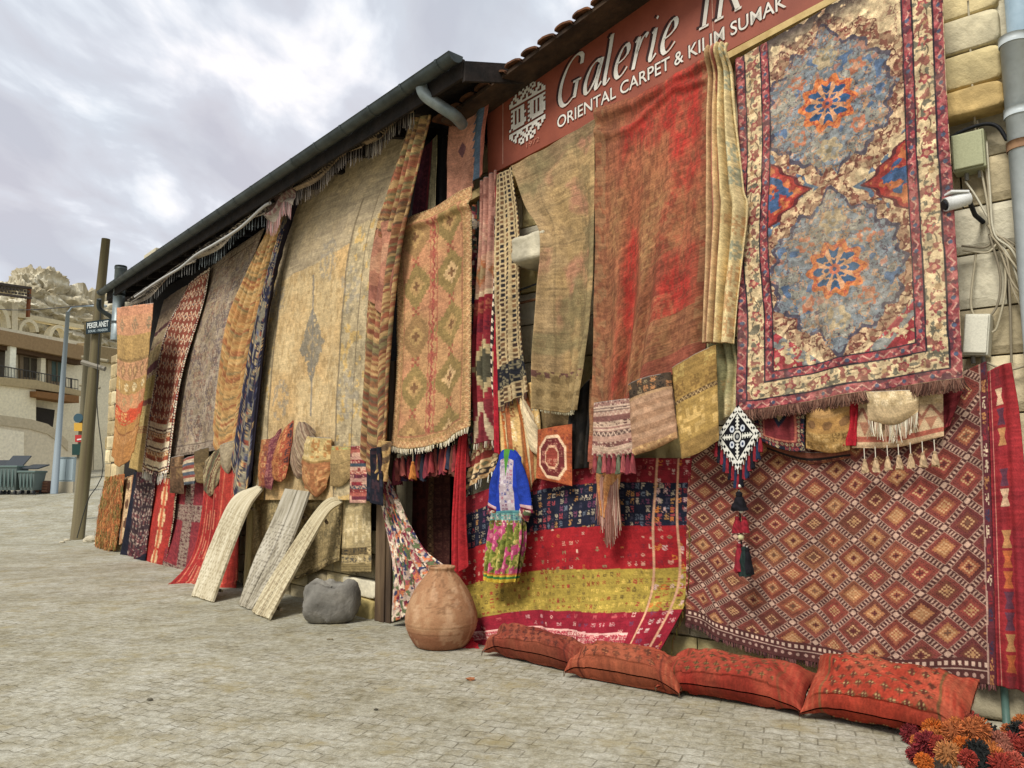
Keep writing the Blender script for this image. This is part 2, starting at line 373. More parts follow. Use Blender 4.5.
def cloth(name, label, cat, pl, off, L, R, pat, T=None, B=None, fold=('gentle', .02, 4), seed=None, fringe=None, topfringe=None, group=None,
          parent=None, kind='cloth', thick=.007, dens=1.15, back=False, wr=None, edge=0.0):
    seed = (abs(hash_(label or name)) % 97) if seed is None else seed
    px = lambda p, q: math.hypot(p[0] - q[0], p[1] - q[1])
    ln = lambda P: sum(px(P[i], P[i + 1]) for i in range(len(P) - 1))
    nu = int(np.clip(max(px(L[0], R[0]), px(L[-1], R[-1]), px(L[len(L) // 2], R[len(R) // 2])) * dens, 14, 420)); nv = int(np.clip(max(ln(L), ln(R)) * dens, 14, 560))
    G = coons(pl, off, L, R, T, B, nu, nv)
    c = Ctx(); c.U, c.V = np.meshgrid(np.linspace(0, 1, nu), np.linspace(0, 1, nv)); c.S = G[..., 0]; c.Z = G[..., 1]
    c.W = float(np.linalg.norm(np.diff(G[..., :2], axis=1), axis=2).sum(1).mean()); c.H = float(np.linalg.norm(np.diff(G[..., :2], axis=0), axis=2).sum(0).mean())
    if fold[0] == 'pleat': c.W *= 2.2
    c.X = c.U * c.W; c.Y = c.V * c.H; wx = .012 * (fbm(c.X * 5, c.Y * 5, 77, 3) - .5); wy = .012 * (fbm(c.X * 5 + 40, c.Y * 5, 78, 3) - .5); c.X = c.X + wx; c.Y = c.Y + wy; c.pl = pl; c.off = off; c.seed = seed
    f = folds(fold[0], c, fold[1], fold[2], seed)
    if wr is not None: f = f + wr(c)
    if edge:   # ragged outline
        e = (fbm(c.S * 9, c.Z * 9, seed + 31, 3) - .5) * edge; G[..., 0] += e * (np.abs(c.U - .5) > .4); G[..., 1] += e * ((c.V > .9) | (c.V < .05))
    img = pat(c)
    G2 = G.copy(); G2[..., 2] += f
    P = pl.W(G2); V = P.reshape(-1, 3); F = grid_faces(nv, nu); 
    if back:   # a puffed closed shape: a second skin behind
        G3 = G.copy(); G3[..., 2] -= .3 * np.maximum(f, 0); Pb = pl.W(G3).reshape(-1, 3)
        V = np.concatenate([V, Pb]); F = np.concatenate([F, grid_faces(nv, nu)[:, ::-1] + nv * nu]); img = np.concatenate([img.reshape(-1, 3)] * 2)
    # orient towards the street
    o = mesh_obj(name, V, F, M_cloth(kind), None, parent, img.reshape(-1, 3), True, 0 if back else thick, 0)
    if label and not parent: tag(o, label, cat, group)
    if fringe:
        n, l, w, cols = fringe[:4]; kw = fringe[4] if len(fringe) > 4 else {}
        v, ff, cc = strands(P[-1], pl.n, n, l, w, cols, seed, **kw); mesh_obj('fringe', v, ff, M_cloth('yarn', .95, .1), None, o, cc, False)
    o_info[o.name] = P
    return o
o_info = {}
def hash_(s):
    h = 0
    for ch in s: h = (h * 131 + ord(ch)) % 1000003
    return h
def blob(mb, c, r, col, seed=0, sx=1, sy=1, sz=1, k=10, bump=.25, R=None):
    th = np.arange(k) / k * 2 * math.pi; ph = np.linspace(0, math.pi, k // 2 + 2); P, T = np.meshgrid(ph, th, indexing='ij')
    n = 1 + bump * (np.random.RandomState(seed).rand(*P.shape) - .5) * 2; n[0] = n[0].mean(); n[-1] = n[-1].mean()
    v = np.stack([np.sin(P) * np.cos(T) * sx, np.sin(P) * np.sin(T) * sy, np.cos(P) * sz], -1) * (r * n)[..., None]
    v = v.reshape(-1, 3)
    if R is not None: v = v @ np.array(R).T
    mb.add(v + np.array(c), grid_faces(len(ph), k, True).tolist(), col)
def tassel_mb(mb, top, ln, r, col, seed=0, cord=.03, neck='#c9b68a'):
    """cord, bound neck and skirt of threads"""
    top = np.array(top, float); rs = np.random.RandomState(seed); c = C(col)
    mb.tube([top, top - [0, 0, cord]], .003, 5, C(neck))
    blob(mb, top - [0, 0, cord + r * .5], r * .55, c * .9, seed, k=8, bump=.15)
    k = 14; n = 6; th = np.arange(k) / k * 2 * math.pi; V = []; Cc = []
    for i in range(n):
        f = i / (n - 1); rr = r * (.42 + .75 * f ** .6) * (1 + .3 * (rs.rand(k) - .5) * (.4 + f)); z = -(cord + r * .7 + (ln - cord - r * .7) * f) + (rs.rand(k) - .5) * .12 * ln * (f > .95)
        V.append(np.stack([np.cos(th) * rr, np.sin(th) * rr, z * np.ones(k)], 1)); Cc.append(np.clip(c * (.8 + .4 * rs.rand(k, 1)), 0, 1))
    mb.add(np.concatenate(V) + top, grid_faces(n, k, True).tolist() + [list(range((n - 1) * k, n * k))], np.concatenate(Cc))
# ================================================================== THE SETTING
# ground: one sheet out to the horizon
def M_paving():
    m, nt, b = nt_new('paving'); N = nt.nodes; Lk = nt.links
    tc = N.new('ShaderNodeTexCoord'); mp = N.new('ShaderNodeMapping'); mp.inputs['Rotation'].default_value = (0, 0, math.radians(20)); Lk.new(tc.outputs['Object'], mp.inputs[0])
    sep = N.new('ShaderNodeSeparateXYZ'); Lk.new(mp.outputs[0], sep.inputs[0])
    def tri_of(sock, period, amp):
        a = N.new('ShaderNodeMath'); a.operation = 'PINGPONG'; a.inputs[1].default_value = period; Lk.new(sock, a.inputs[0])
        c = N.new('ShaderNodeMath'); c.operation = 'MULTIPLY'; c.inputs[1].default_value = amp / period; Lk.new(a.outputs[0], c.inputs[0]); return c.outputs[0]
    nz = N.new('ShaderNodeTexNoise'); nz.inputs['Scale'].default_value = 1.3; nz.inputs['Detail'].default_value = 3; Lk.new(tc.outputs['Object'], nz.inputs['Vector'])
    wob = N.new('ShaderNodeMath'); wob.operation = 'MULTIPLY'; wob.inputs[1].default_value = .10; Lk.new(nz.outputs['Fac'], wob.inputs[0])
    y1 = N.new('ShaderNodeMath'); Lk.new(sep.outputs[1], y1.inputs[0]); Lk.new(tri_of(sep.outputs[0], .054, .017), y1.inputs[1])
    y2 = N.new('ShaderNodeMath'); Lk.new(y1.outputs[0], y2.inputs[0]); Lk.new(wob.outputs[0], y2.inputs[1])
    x1 = N.new('ShaderNodeMath'); Lk.new(sep.outputs[0], x1.inputs[0]); Lk.new(wob.outputs[0], x1.inputs[1])
    cb = N.new('ShaderNodeCombineXYZ'); Lk.new(x1.outputs[0], cb.inputs[0]); Lk.new(y2.outputs[0], cb.inputs[1])
    br = N.new('ShaderNodeTexBrick'); br.offset = .5; br.inputs['Scale'].default_value = 1; br.inputs['Brick Width'].default_value = .215; br.inputs['Row Height'].default_value = .115
    br.inputs['Mortar Size'].default_value = .006; br.inputs['Mortar Smooth'].default_value = .6; br.inputs['Bias'].default_value = 0
    br.inputs['Color1'].default_value = (*srgb('#aeaca2'), 1); br.inputs['Color2'].default_value = (*srgb('#a29f94'), 1); br.inputs['Mortar'].default_value = (*srgb('#7f7b6f'), 1)
    Lk.new(cb.outputs[0], br.inputs['Vector'])
    def noise(scale, det, lo, hi, c1, c2, typ, prev, fac=1, rough=.6):
        n = N.new('ShaderNodeTexNoise'); n.inputs['Scale'].default_value = scale; n.inputs['Detail'].default_value = det; n.inputs['Roughness'].default_value = rough; Lk.new(tc.outputs['Object'], n.inputs['Vector'])
        r = N.new('ShaderNodeValToRGB'); r.color_ramp.elements[0].position = lo; r.color_ramp.elements[1].position = hi
        r.color_ramp.elements[0].color = (*c1, 1); r.color_ramp.elements[1].color = (*c2, 1); Lk.new(n.outputs['Fac'], r.inputs[0])
        x = N.new('ShaderNodeMixRGB'); x.blend_type = typ; x.inputs[0].default_value = fac; Lk.new(prev, x.inputs[1]); Lk.new(r.outputs[0], x.inputs[2]); return x.outputs[0], n
    nj = N.new('ShaderNodeTexNoise'); nj.inputs['Scale'].default_value = 1.7; nj.inputs['Detail'].default_value = 6; nj.inputs['Roughness'].default_value = .7; Lk.new(tc.outputs['Object'], nj.inputs['Vector'])
    rj = N.new('ShaderNodeValToRGB'); rj.color_ramp.elements[0].position = .40; rj.color_ramp.elements[1].position = .60; Lk.new(nj.outputs['Fac'], rj.inputs[0])
    mj = N.new('ShaderNodeMixRGB'); mj.inputs[2].default_value = (*srgb('#a6a396'), 1); Lk.new(rj.outputs[0], mj.inputs[0]); Lk.new(br.outputs['Color'], mj.inputs[1])
    c, _ = noise(.55, 6, .35, .68, (.80, .78, .72), (1.12, 1.12, 1.12), 'MULTIPLY', mj.outputs[0])
    c, nA = noise(3.2, 9, .45, .66, (1.08, 1.08, 1.08), (.74, .69, .56), 'MULTIPLY', c, 1, .72)
    c, _ = noise(16, 7, .38, .66, (.70, .68, .62), (1.22, 1.23, 1.22), 'MULTIPLY', c, 1, .75)
    c, nB = noise(75, 4, .35, .7, (.82, .82, .80), (1.15, 1.14, 1.12), 'MULTIPLY', c)
    n = N.new('ShaderNodeTexNoise'); n.inputs['Scale'].default_value = 2.1; n.inputs['Detail'].default_value = 8; n.inputs['Roughness'].default_value = .7
    mp2 = N.new('ShaderNodeMapping'); mp2.inputs['Location'].default_value = (7, 3, 0); Lk.new(tc.outputs['Object'], mp2.inputs[0]); Lk.new(mp2.outputs[0], n.inputs['Vector'])
    r = N.new('ShaderNodeValToRGB'); r.color_ramp.elements[0].position = .54; r.color_ramp.elements[1].position = .68; Lk.new(n.outputs['Fac'], r.inputs[0])
    f = N.new('ShaderNodeMath'); f.operation = 'MULTIPLY'; f.inputs[1].default_value = .75; Lk.new(r.outputs[0], f.inputs[0])
    d = N.new('ShaderNodeMixRGB'); d.inputs[2].default_value = (*srgb('#92855f'), 1); Lk.new(f.outputs[0], d.inputs[0]); Lk.new(c, d.inputs[1])
    Lk.new(d.outputs[0], b.inputs['Base Color'])
    kj = N.new('ShaderNodeMath'); kj.operation = 'MULTIPLY_ADD'; kj.inputs[1].default_value = -.75; kj.inputs[2].default_value = 1; Lk.new(rj.outputs[0], kj.inputs[0]); mf = N.new('ShaderNodeMath'); mf.operation = 'MULTIPLY'; Lk.new(br.outputs['Fac'], mf.inputs[0]); Lk.new(kj.outputs[0], mf.inputs[1])
    inv = N.new('ShaderNodeMath'); inv.operation = 'SUBTRACT'; inv.inputs[0].default_value = 1; Lk.new(mf.outputs[0], inv.inputs[1])
    sm = N.new('ShaderNodeMath'); sm.operation = 'MULTIPLY_ADD'; sm.inputs[1].default_value = .35; Lk.new(nA.outputs['Fac'], sm.inputs[0]); Lk.new(inv.outputs[0], sm.inputs[2])
    s2 = N.new('ShaderNodeMath'); s2.operation = 'MULTIPLY_ADD'; s2.inputs[1].default_value = .25; Lk.new(nB.outputs['Fac'], s2.inputs[0]); Lk.new(sm.outputs[0], s2.inputs[2])
    bp = N.new('ShaderNodeBump'); bp.inputs['Strength'].default_value = .62; bp.inputs['Distance'].default_value = .012; Lk.new(s2.outputs[0], bp.inputs['Height']); Lk.new(bp.outputs[0], b.inputs['Normal'])
    b.inputs['Roughness'].default_value = .9; b.inputs['Specular IOR Level'].default_value = .2
    return m
def build_ground():
    ys = np.unique(np.concatenate([np.linspace(-60, 0, 12), np.linspace(0, 16, 50), np.linspace(16, 30, 60), np.linspace(30, 60, 12), [120, 300, 900]]))
    xs = np.unique(np.concatenate([[-900, -300, -100], np.linspace(-50, -16, 20), np.linspace(-16, 8, 60), np.linspace(8, 40, 8), [120, 400, 900]]))
    X, Y = np.meshgrid(xs, ys); Z = gz(X, Y) + .02 * (fbm(X * .35 + 50, Y * .35 + 80, 4, 3) - .5) * (np.abs(X) < 40)
    o = mesh_obj('street', np.stack([X, Y, Z], -1), grid_faces(len(ys), len(xs))[:, ::-1], M_paving(), (0, 0, 0)); tag(o, kind='structure')
build_ground()

M_stone = M_cloth('ashlar', .93, .9, 22, 0, .2)
WOOD = M_solid('old_wood', '#6d5a42', '#3a2d22', .85, 5, .5, 30, .01, (1, 1, .12), c3='#54422f')
PLANK = M_cloth('plank_wood', .85, .15, 60, 0, .2)
DARKWOOD = M_solid('dark_wood', '#2c241f', '#15120f', .9, 5, .4, 20)
ZINC = M_solid('zinc', '#4a5250', '#2f3534', .5, 4, .15, 14, .01, metal=.35, spec=.4)
ZINCL = M_solid('pale_zinc', '#949d9c', '#6a7473', .45, 4, .15, 14, .01, metal=.35, spec=.4)

def ashlar(mb, pl, s0, s1, z0, z1, off, depth=.3, ch=.30, pal=('#d9c08a', '#cbb07a', '#d8cba6', '#c7b48b', '#dcc27a', '#bda57a'), seed=0, skip=None, lw=(.38, .75)):
    rs = np.random.RandomState(seed); z = z0
    while z < z1 - .05:
        h = min(ch * (.9 + .2 * rs.rand()), z1 - z); s = s0 - rs.rand() * .3
        while s < s1:
            w = lw[0] + (lw[1] - lw[0]) * rs.rand(); a, b = max(s, s0), min(s + w, s1); s += w
            if b - a < .04: continue
            if skip and skip(a, b, z, z + h): continue
            o = off + (rs.rand() - .5) * .02; g = .007
            c = np.clip(C(pal[rs.randint(len(pal))]) * (.88 + .2 * rs.rand()), 0, 1)
            # rough faced block: a small grid so the face is uneven
            k = 7; uu, vv = np.meshgrid(np.linspace(0, 1, k), np.linspace(0, 1, k)); e = np.minimum(np.minimum(uu, 1 - uu), np.minimum(vv, 1 - vv))
            S = a + g + (b - a - 2 * g) * uu; Zz = z + g + (h - 2 * g) * vv
            O = o + .014 * (fbm(S * 7, Zz * 7, seed + 3, 3) - .5) - .022 * (e < .01) + 0 * S
            front = pl.W(np.stack([S, Zz, O], -1)).reshape(-1, 3); F = grid_faces(k, k).tolist()
            ring = [i for i in range(k)] + [i * k + k - 1 for i in range(1, k)] + [(k - 1) * k + i for i in range(k - 2, -1, -1)] + [i * k for i in range(k - 2, 0, -1)]
            fs = np.stack([S, Zz, O], -1).reshape(-1, 3)[ring]; fs[:, 2] = off - depth
            n0 = k * k; F += [[ring[i], ring[(i + 1) % len(ring)], n0 + (i + 1) % len(ring), n0 + i] for i in range(len(ring))]
            cc = np.tile(c, (n0 + len(ring), 1)); nz = fbm(S.ravel() * 5, Zz.ravel() * 5, seed + 9, 3); cc[:n0] *= (.86 + .28 * nz)[:, None]
            mb.add(np.concatenate([front, pl.W(fs)]), F, np.clip(cc, 0, 1))
        z += h
    return mb

# ---- stone shop on the right --------------------------------------------------
door_s = (PR.at(457, 560)[0], PR.at(384, 560)[0]); DOORZ = 2.35
shopR = empty('stone_shop_building', PR.W([0, 0, 0])); tag(shopR, 'yellow ashlar stone shop with red lettered sign board and open dark doorway', 'building')
m = MB(); sk = lambda a, b, z, zz: (b > door_s[0] and a < door_s[1] and z < DOORZ - .1)
SR0, SR1, ZR = -2.6, 5.9, 5.4
ashlar(m, PR, SR0, SR1, -.1, ZR, 0, .22, .36, ('#d2c096', '#c7b288', '#d0c6a8', '#b9aa88', '#d6c07e', '#b3a27c'), seed=3, skip=sk, lw=(.4, .85))
m.build('wall', M_stone, shopR)
m = MB(); sbox(m, PR, SR0, door_s[0] - .02, -.1, 5.6, -.24, -.14, C('#8f8468')); sbox(m, PR, door_s[1] + .02, SR1, -.1, 5.6, -.24, -.14, C('#8f8468')); sbox(m, PR, door_s[0] - .02, door_s[1] + .02, DOORZ, 5.6, -.24, -.14, C('#8f8468'))
m.build('wall_core', M_stone, shopR)
m = MB(); d0, d1 = door_s
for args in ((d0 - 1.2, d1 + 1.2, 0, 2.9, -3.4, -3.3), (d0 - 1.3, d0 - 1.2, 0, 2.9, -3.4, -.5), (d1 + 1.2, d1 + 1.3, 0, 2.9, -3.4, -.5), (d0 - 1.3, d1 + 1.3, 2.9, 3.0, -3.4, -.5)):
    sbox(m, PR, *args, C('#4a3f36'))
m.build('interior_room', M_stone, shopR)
m = MB(); sbox(m, PR, d0 - .06, d0 + .03, 0, DOORZ, -.16, .03); sbox(m, PR, d1 - .03, d1 + .06, 0, DOORZ, -.16, .03); sbox(m, PR, d0 - .06, d1 + .06, DOORZ, DOORZ + .14, -.16, .035)
m.build('door_frame', WOOD, shopR, bevel=.008)
# protruding stones: corbel by the grey carpet, ledge and base blocks
def rough_block(name, pl, s0, s1, z0, z1, o0, o1, col, parent, seed=0, am=.02, n=14):
    u = np.linspace(-1, 1, n); V = []; F = []; k = 0
    for ax in range(3):
        for sg in (-1, 1):
            a, b = np.meshgrid(u, u); c = np.full_like(a, sg); g = [None] * 3; g[ax] = c; g[(ax + 1) % 3] = a; g[(ax + 2) % 3] = b
            p = np.stack(g, -1); q = p / (np.sum(np.abs(p) ** 8, -1, keepdims=True) ** (1 / 8)); V.append(q.reshape(-1, 3)); F.append(grid_faces(n, n) + k); k += n * n
    V = np.concatenate(V); F = np.concatenate(F)
    S = (s0 + s1) / 2 + V[:, 0] * (s1 - s0) / 2; Z = (z0 + z1) / 2 + V[:, 1] * (z1 - z0) / 2; O = (o0 + o1) / 2 + V[:, 2] * (o1 - o0) / 2
    d = (fbm(S * 6 + O * 5, Z * 6 + seed, seed, 4) - .5) * am * 2
    P = pl.W(np.stack([S + d * V[:, 0], Z + d * V[:, 1], O + d * V[:, 2]], -1)); nz = fbm(S * 8, Z * 8 + O * 8, seed + 4, 3)
    return mesh_obj(name, P, F, M_stone, None, parent, np.clip(C(col) * (.8 + .4 * nz)[:, None], 0, 1), True)
def pxr(pl, x0, x1, y0, y1, off):
    a = pl.at(x0, y1, off); b = pl.at(x1, y1, off); c = pl.at((x0 + x1) / 2, y0, off); d = pl.at((x0 + x1) / 2, y1, off)
    return min(a[0], b[0]), max(a[0], b[0]), min(c[1], d[1]), max(c[1], d[1])
s0, s1, z0, z1 = pxr(PR, 511, 547, 234, 262, .4)
rough_block('corbel_stone', PR, s0, s1 , z0, z1, -.05, .46, '#c4b899', shopR, 3, .03)
s0, s1, z0, z1 = pxr(PR, 952, 1006, 86, 112, .12)
rough_block('ledge_stone', PR, s0, s1 + .25, z0, z1, -.05, .16, '#c9a765', shopR, 5, .012)
s0, s1, z0, z1 = pxr(PR, 946, 1003, -60, 84, .08)
hh = (z1 - z0) / 4
for i in range(4): rough_block('pier_stone', PR, s0, s1 + .3, z0 + i * hh + .006, z0 + (i + 1) * hh - .006, -.05, .07 + .01 * (i % 2), ['#cdb880', '#c9bc96', '#cfba84', '#c8bc9c'][i], shopR, 7 + i, .008)
s0, s1, z0, z1 = pxr(PR, 962, 1003, 640, 716, .1)
rough_block('base_stone', PR, s0 - .9, s1 + .12, z0, z0 + .32, -.05, .1, '#9b8f70', shopR, 15, .03)
rough_block('base_stone', PR, s0 - .8, s1 + .25, -.05, z0 - .03, -.05, .16, '#a89f86', shopR, 16, .03)
# red sign board on the plane of the wall
SO = .2
sq = [PR.at(488, 176, SO), PR.at(1030, -107, SO), PR.at(1030, -240, SO), PR.at(487, 93, SO)]   # BL BR TR TL
def sign_pt(P, o): q = np.array(P, float); q[2] = o; return PR.W(q)
m = MB(); f = [sign_pt(sq[i], SO) for i in (0, 1, 2, 3)]; b_ = [sign_pt(sq[i], SO - .03) for i in (0, 1, 2, 3)]
SIGNRED = M_solid('sign_paint', '#8f4a34', '#7f3f2c', .55, 3, .1, 12, .004, spec=.35)
sign = m.hexa(f + b_).build('shop_sign', SIGNRED)
tag(sign, 'long red brown shop sign with white italic lettering and a woven emblem under the tiles', 'sign')
m = MB()
for px_, in ((503,), (714,)):
    m = MB()
    a = PR.at(px_, 165 - (px_ - 490) * .52 + 6, SO); t = PR.at(px_ - 2, 92 - (px_ - 490) * .63 + 4, SO)
    sbox(m, PR, a[0] - .004, a[0] + .004, a[1] , t[1], SO + .001, SO + .004, C('#c08a72')); m.build('panel_joint', M_stone, sign)
WHITE = M_solid('sign_white', '#dbd5c8', '#c2b9aa', .6, 8, .05)
SHADE = M_solid('sign_shadow_paint', '#3a1c17', '#2c1512', .7, 8, .05)
def calli(letters, x0=0, gap=.18, nibw=.19, nang=22, slant=.24):
    """strokes drawn with a broad nib: polygons in text space"""
    GL = {
     'G': (1.25, [[(1.12, 1.2), (1.1, 1.5), (.78, 1.62), (.4, 1.4), (.14, .95), (.1, .42), (.3, .06), (.62, .0), (.98, .22)], [(1.0, .68), (.98, .4), (.96, .1)], [(.78, .68), (1.22, .68)]]),
     'a': (.86, [[(.78, .92), (.55, 1.0), (.25, .82), (.08, .42), (.14, .06), (.34, .04), (.62, .4), (.74, .8)], [(.84, 1.02), (.74, .5), (.68, .12), (.76, .0), (.95, .18)]]),
     'l': (.36, [[(.02, 1.55), (.16, 1.65)], [(.16, 1.65), (.14, 1.0), (.08, .2), (.16, .0), (.34, .14)]]),
     'e': (.72, [[(.1, .48), (.4, .55), (.6, .72), (.56, .96), (.36, .98), (.14, .68), (.07, .3), (.2, .02), (.42, .02), (.66, .22)]]),
     'r': (.62, [[(.02, .9), (.16, 1.02)], [(.18, 1.02), (.14, .5), (.08, 0)], [(.14, .5), (.3, .85), (.48, 1.0), (.6, .93)]]),
     'i': (.36, [[(.02, .9), (.16, 1.02)], [(.16, 1.02), (.13, .5), (.08, .12), (.16, .0), (.34, .16)], [(.14, 1.33), (.2, 1.4)]]),
     'I': (.62, [[(.3, 1.6), (.3, 0)], [(.08, 1.6), (.52, 1.6)], [(.08, .0), (.52, .0)]]),
     'K': (1.15, [[(.2, 1.6), (.2, 0)], [(.0, 1.6), (.4, 1.6)], [(.0, 0), (.4, 0)], [(1.0, 1.6), (.25, .78)], [(.45, .95), (1.05, 0)], [(.9, 0), (1.2, 0)], [(.85, 1.6), (1.15, 1.6)]]),
     ' ': (.5, [])}
    out = []; x = x0; nb = np.array([math.cos(math.radians(nang)), math.sin(math.radians(nang))]) * nibw / 2
    for ch in letters:
        w, ss = GL[ch]
        for st in ss:
            P = smooth_poly(np.array([(a, b) for a, b in st], float), 26 if len(st) > 2 else 6)
            thin = .022; 
            d = np.gradient(P, axis=0); d /= np.maximum(np.linalg.norm(d, axis=1), 1e-6)[:, None]; nn = np.stack([-d[:, 1], d[:, 0]], 1)
            hw = np.abs(nn @ nb); hw = np.maximum(hw, thin); 
            A = P + nn * hw[:, None]; B = P - nn * hw[:, None]
            for Q in (A, B): Q[:, 0] += x + slant * Q[:, 1]
            out.append((A, B))
        x += w + gap
    return out, x
def text_map(p0, p1, W, h0, h1, y0px=0):
    a, b = np.array(p0), np.array(p1)
    def f(x, y):
        t = x / W; base = a + (b - a) * t; h = h0 + (h1 - h0) * t
        return base[0], base[1] + y * h
    return f
def lay(strokes, f, o, m):
    for A, B in strokes:
        n = len(A); V = [sign_pt((*f(*p), 0), o) for p in A] + [sign_pt((*f(*p), 0), o) for p in B]
        V2 = [sign_pt((*f(*p), 0), o - .004) for p in A] + [sign_pt((*f(*p), 0), o - .004) for p in B]
        F = [(i, i + 1, n + i + 1, n + i) for i in range(n - 1)]
        F += [(i, i + 1, 2 * n + i + 1, 2 * n + i) for i in range(n - 1)] + [(n + i + 1, n + i, 3 * n + i, 3 * n + i + 1) for i in range(n - 1)]
        m.add(V + V2, F)
st, Wt = calli('Galerie')
g0 = PR.at(557, 110, SO)[:2]; g1 = PR.at(680, 46, SO)[:2]; xh = lambda xb, yb, yt: PR.at(xb, yt, SO)[1] - PR.at(xb, yb, SO)[1]
hA = xh(590, 94, 64) ; hB = xh(668, 49, 19)
fm = text_map(g0, g1, Wt, hA * .93, hA * .90)
fsh = lambda x, y: (fm(x, y)[0] + .028, fm(x, y)[1] + .022)
m = MB(); lay(st, fsh, SO + .0065, m); st2, W2 = calli('IK')
k0 = PR.at(698, 31, SO)[:2]; k1 = PR.at(745, 6, SO)[:2]; fk = text_map(k0, k1, W2, hA * .93, hA * .93); fks = lambda x, y: (fk(x, y)[0] + .028, fk(x, y)[1] + .022)
lay(st2, fks, SO + .0065, m); m.build('letter_shadow', SHADE, sign)
m = MB(); lay(st, fm, SO + .012, m); lay(st2, fk, SO + .012, m); m.build('large_lettering', WHITE, sign)
def font_mesh(txt, bold=.02):
    cu = bpy.data.curves.new('txt', 'FONT'); cu.body = txt; cu.size = 1; cu.offset = bold; cu.resolution_u = 4
    ob = bpy.data.objects.new('txt', cu); COL.objects.link(ob); dg = bpy.context.evaluated_depsgraph_get(); me = bpy.data.meshes.new_from_object(ob.evaluated_get(dg))
    V = np.array([v.co[:2] for v in me.vertices]); F = [list(p.vertices) for p in me.polygons]
    bpy.data.objects.remove(ob); bpy.data.curves.remove(cu); bpy.data.meshes.remove(me); V[:, 0] -= V[:, 0].min(); return V, F
V, F = font_mesh('ORIENTAL CARPET & KILIM SUMAK', .008); Wf = V[:, 0].max(); cap = .70
t0 = PR.at(558, 129, SO)[:2]; t1 = PR.at(787, 7, SO)[:2]; ch = xh(560, 128, 116.5) / cap
ft = text_map(t0, t1, Wf, ch, ch)
m = MB(); m.add([sign_pt((*ft(*v), 0), SO + .012) for v in V], F); m.build('small_lettering', WHITE, sign)
m = MB(); m.add([sign_pt((ft(*v)[0] + .012, ft(*v)[1] + .010, 0), SO + .0065) for v in V], F); m.build('letter_shadow', SHADE, sign)
# emblem from woven steps
BMP = """
.........#.........
......##.#.##......
.....#.#.#.#.#.....
...#.##.###.##.#...
..##...##.##...##..
.#.##.##.#.##.##.#.
##..###..#..###..##
###################
...................
.#######..#########
..#.#.##...##.#.##.
.##.#.##..###.#.###
..#.#.###..##.#.##.
.##.#.##..###.#.###
..#.#.##...##.#.###
.##.#.###.###.#.###
.########..########
#.######..#.######.
...................
###################
##..###..#..###..##
.#.##.##.#.##.##.#.
..##...##.##...##..
...#.##.###.##.#...
.....#.#.#.#.#.....
......##.#.##......
""".split()
q = [PR.at(510, 152, SO), PR.at(546, 130, SO), PR.at(546, 72, SO), PR.at(510, 92, SO)]
def embl(o, dx, dz, nm, mat):
    m = MB(); H_, W_ = len(BMP), len(BMP[0])
    def bil(u, v): return (1 - u) * (1 - v) * q[0] + u * (1 - v) * q[1] + u * v * q[2] + (1 - u) * v * q[3]
    for j, row in enumerate(BMP):
        for i, ch_ in enumerate(row):
            if ch_ == '#':
                P = [bil(a / W_, 1 - b / H_) for a, b in ((i, j + 1), (i + 1.02, j + 1), (i + 1.02, j - .02), (i, j - .02))]
                m.add([sign_pt((p[0] + dx, p[1] + dz, 0), o) for p in P], [(0, 1, 2, 3)])
    m.build(nm, mat, sign)
embl(SO + .012, 0, 0, 'emblem', WHITE); embl(SO + .0065, .012, .010, 'emblem_shadow', SHADE)
V, F = font_mesh('1972', .0); y0 = PR.at(527, 148, SO)[:2]; y1 = PR.at(540, 141, SO)[:2]; fy = text_map(y0, y1, V[:, 0].max(), .07, .07)
m = MB(); m.add([sign_pt((*fy(*v), 0), SO + .010) for v in V], F); m.build('year_lettering', M_solid('faded_letter', '#a8705c', '#a06852'), sign)
# pale rail below the sign
m = MB(); prism(m, PR, [(395, 233), (473, 191), (640, 99), (815, 5), (1030, -110), (1030, -103), (815, 12), (640, 106), (473, 199), (395, 240)], .05, SO + .05, ref=SO + .05)
rail = m.build('hanging_rail', M_solid('rail_wood', '#cdb27a', '#a98d58', .8, 6, .3, 30, .01, (1, 1, 1)), shopR)
m = MB()
for x, y in ((482, 190), (560, 147), (640, 104), (735, 55)):
    a = PR.at(x, y, .2); sbox(m, PR, a[0] - .03, a[0] + .03, a[1] - .25, a[1] + .02, -.02, .16)
m.build('rail_bracket', WOOD, shopR)
# tiled roof edge of the right shop
rL = PR.at(440, 101, .6); rR = PR.at(574, 0, .6)
def roofz(s): return -.17 + rL[1] + (rR[1] - rL[1]) * (rL[0] - s) / (rL[0] - rR[0])
TILE = M_solid('roof_tile', '#74492c', '#3d2a1e', .9, 7, .5, 20, .02, c3='#573823')
m = MB(); s = rL[0]; rs = np.random.RandomState(2); k = 0
while s > -2.5:
    z = roofz(s) - .02; w = .2
    th = np.linspace(0, math.pi, 9); A = []; 
    for o, lift in ((.62, 0), (.15, .08), (-.6, .2)):
        A.append([PR.W([s + math.cos(t) * w * .5, z + lift + math.sin(t) * .035 + rs.rand() * .006, o]) for t in th])
    A = np.array(A); inner = A.copy(); inner[..., 2] -= .02
    V = np.concatenate([A.reshape(-1, 3), inner.reshape(-1, 3)]); F = grid_faces(3, 9).tolist() + (grid_faces(3, 9)[:, ::-1] + 27).tolist() + [[i, i + 1, i + 28, i + 27] for i in range(8)]
    m.add(V, F); s -= w * 1.02; k += 1
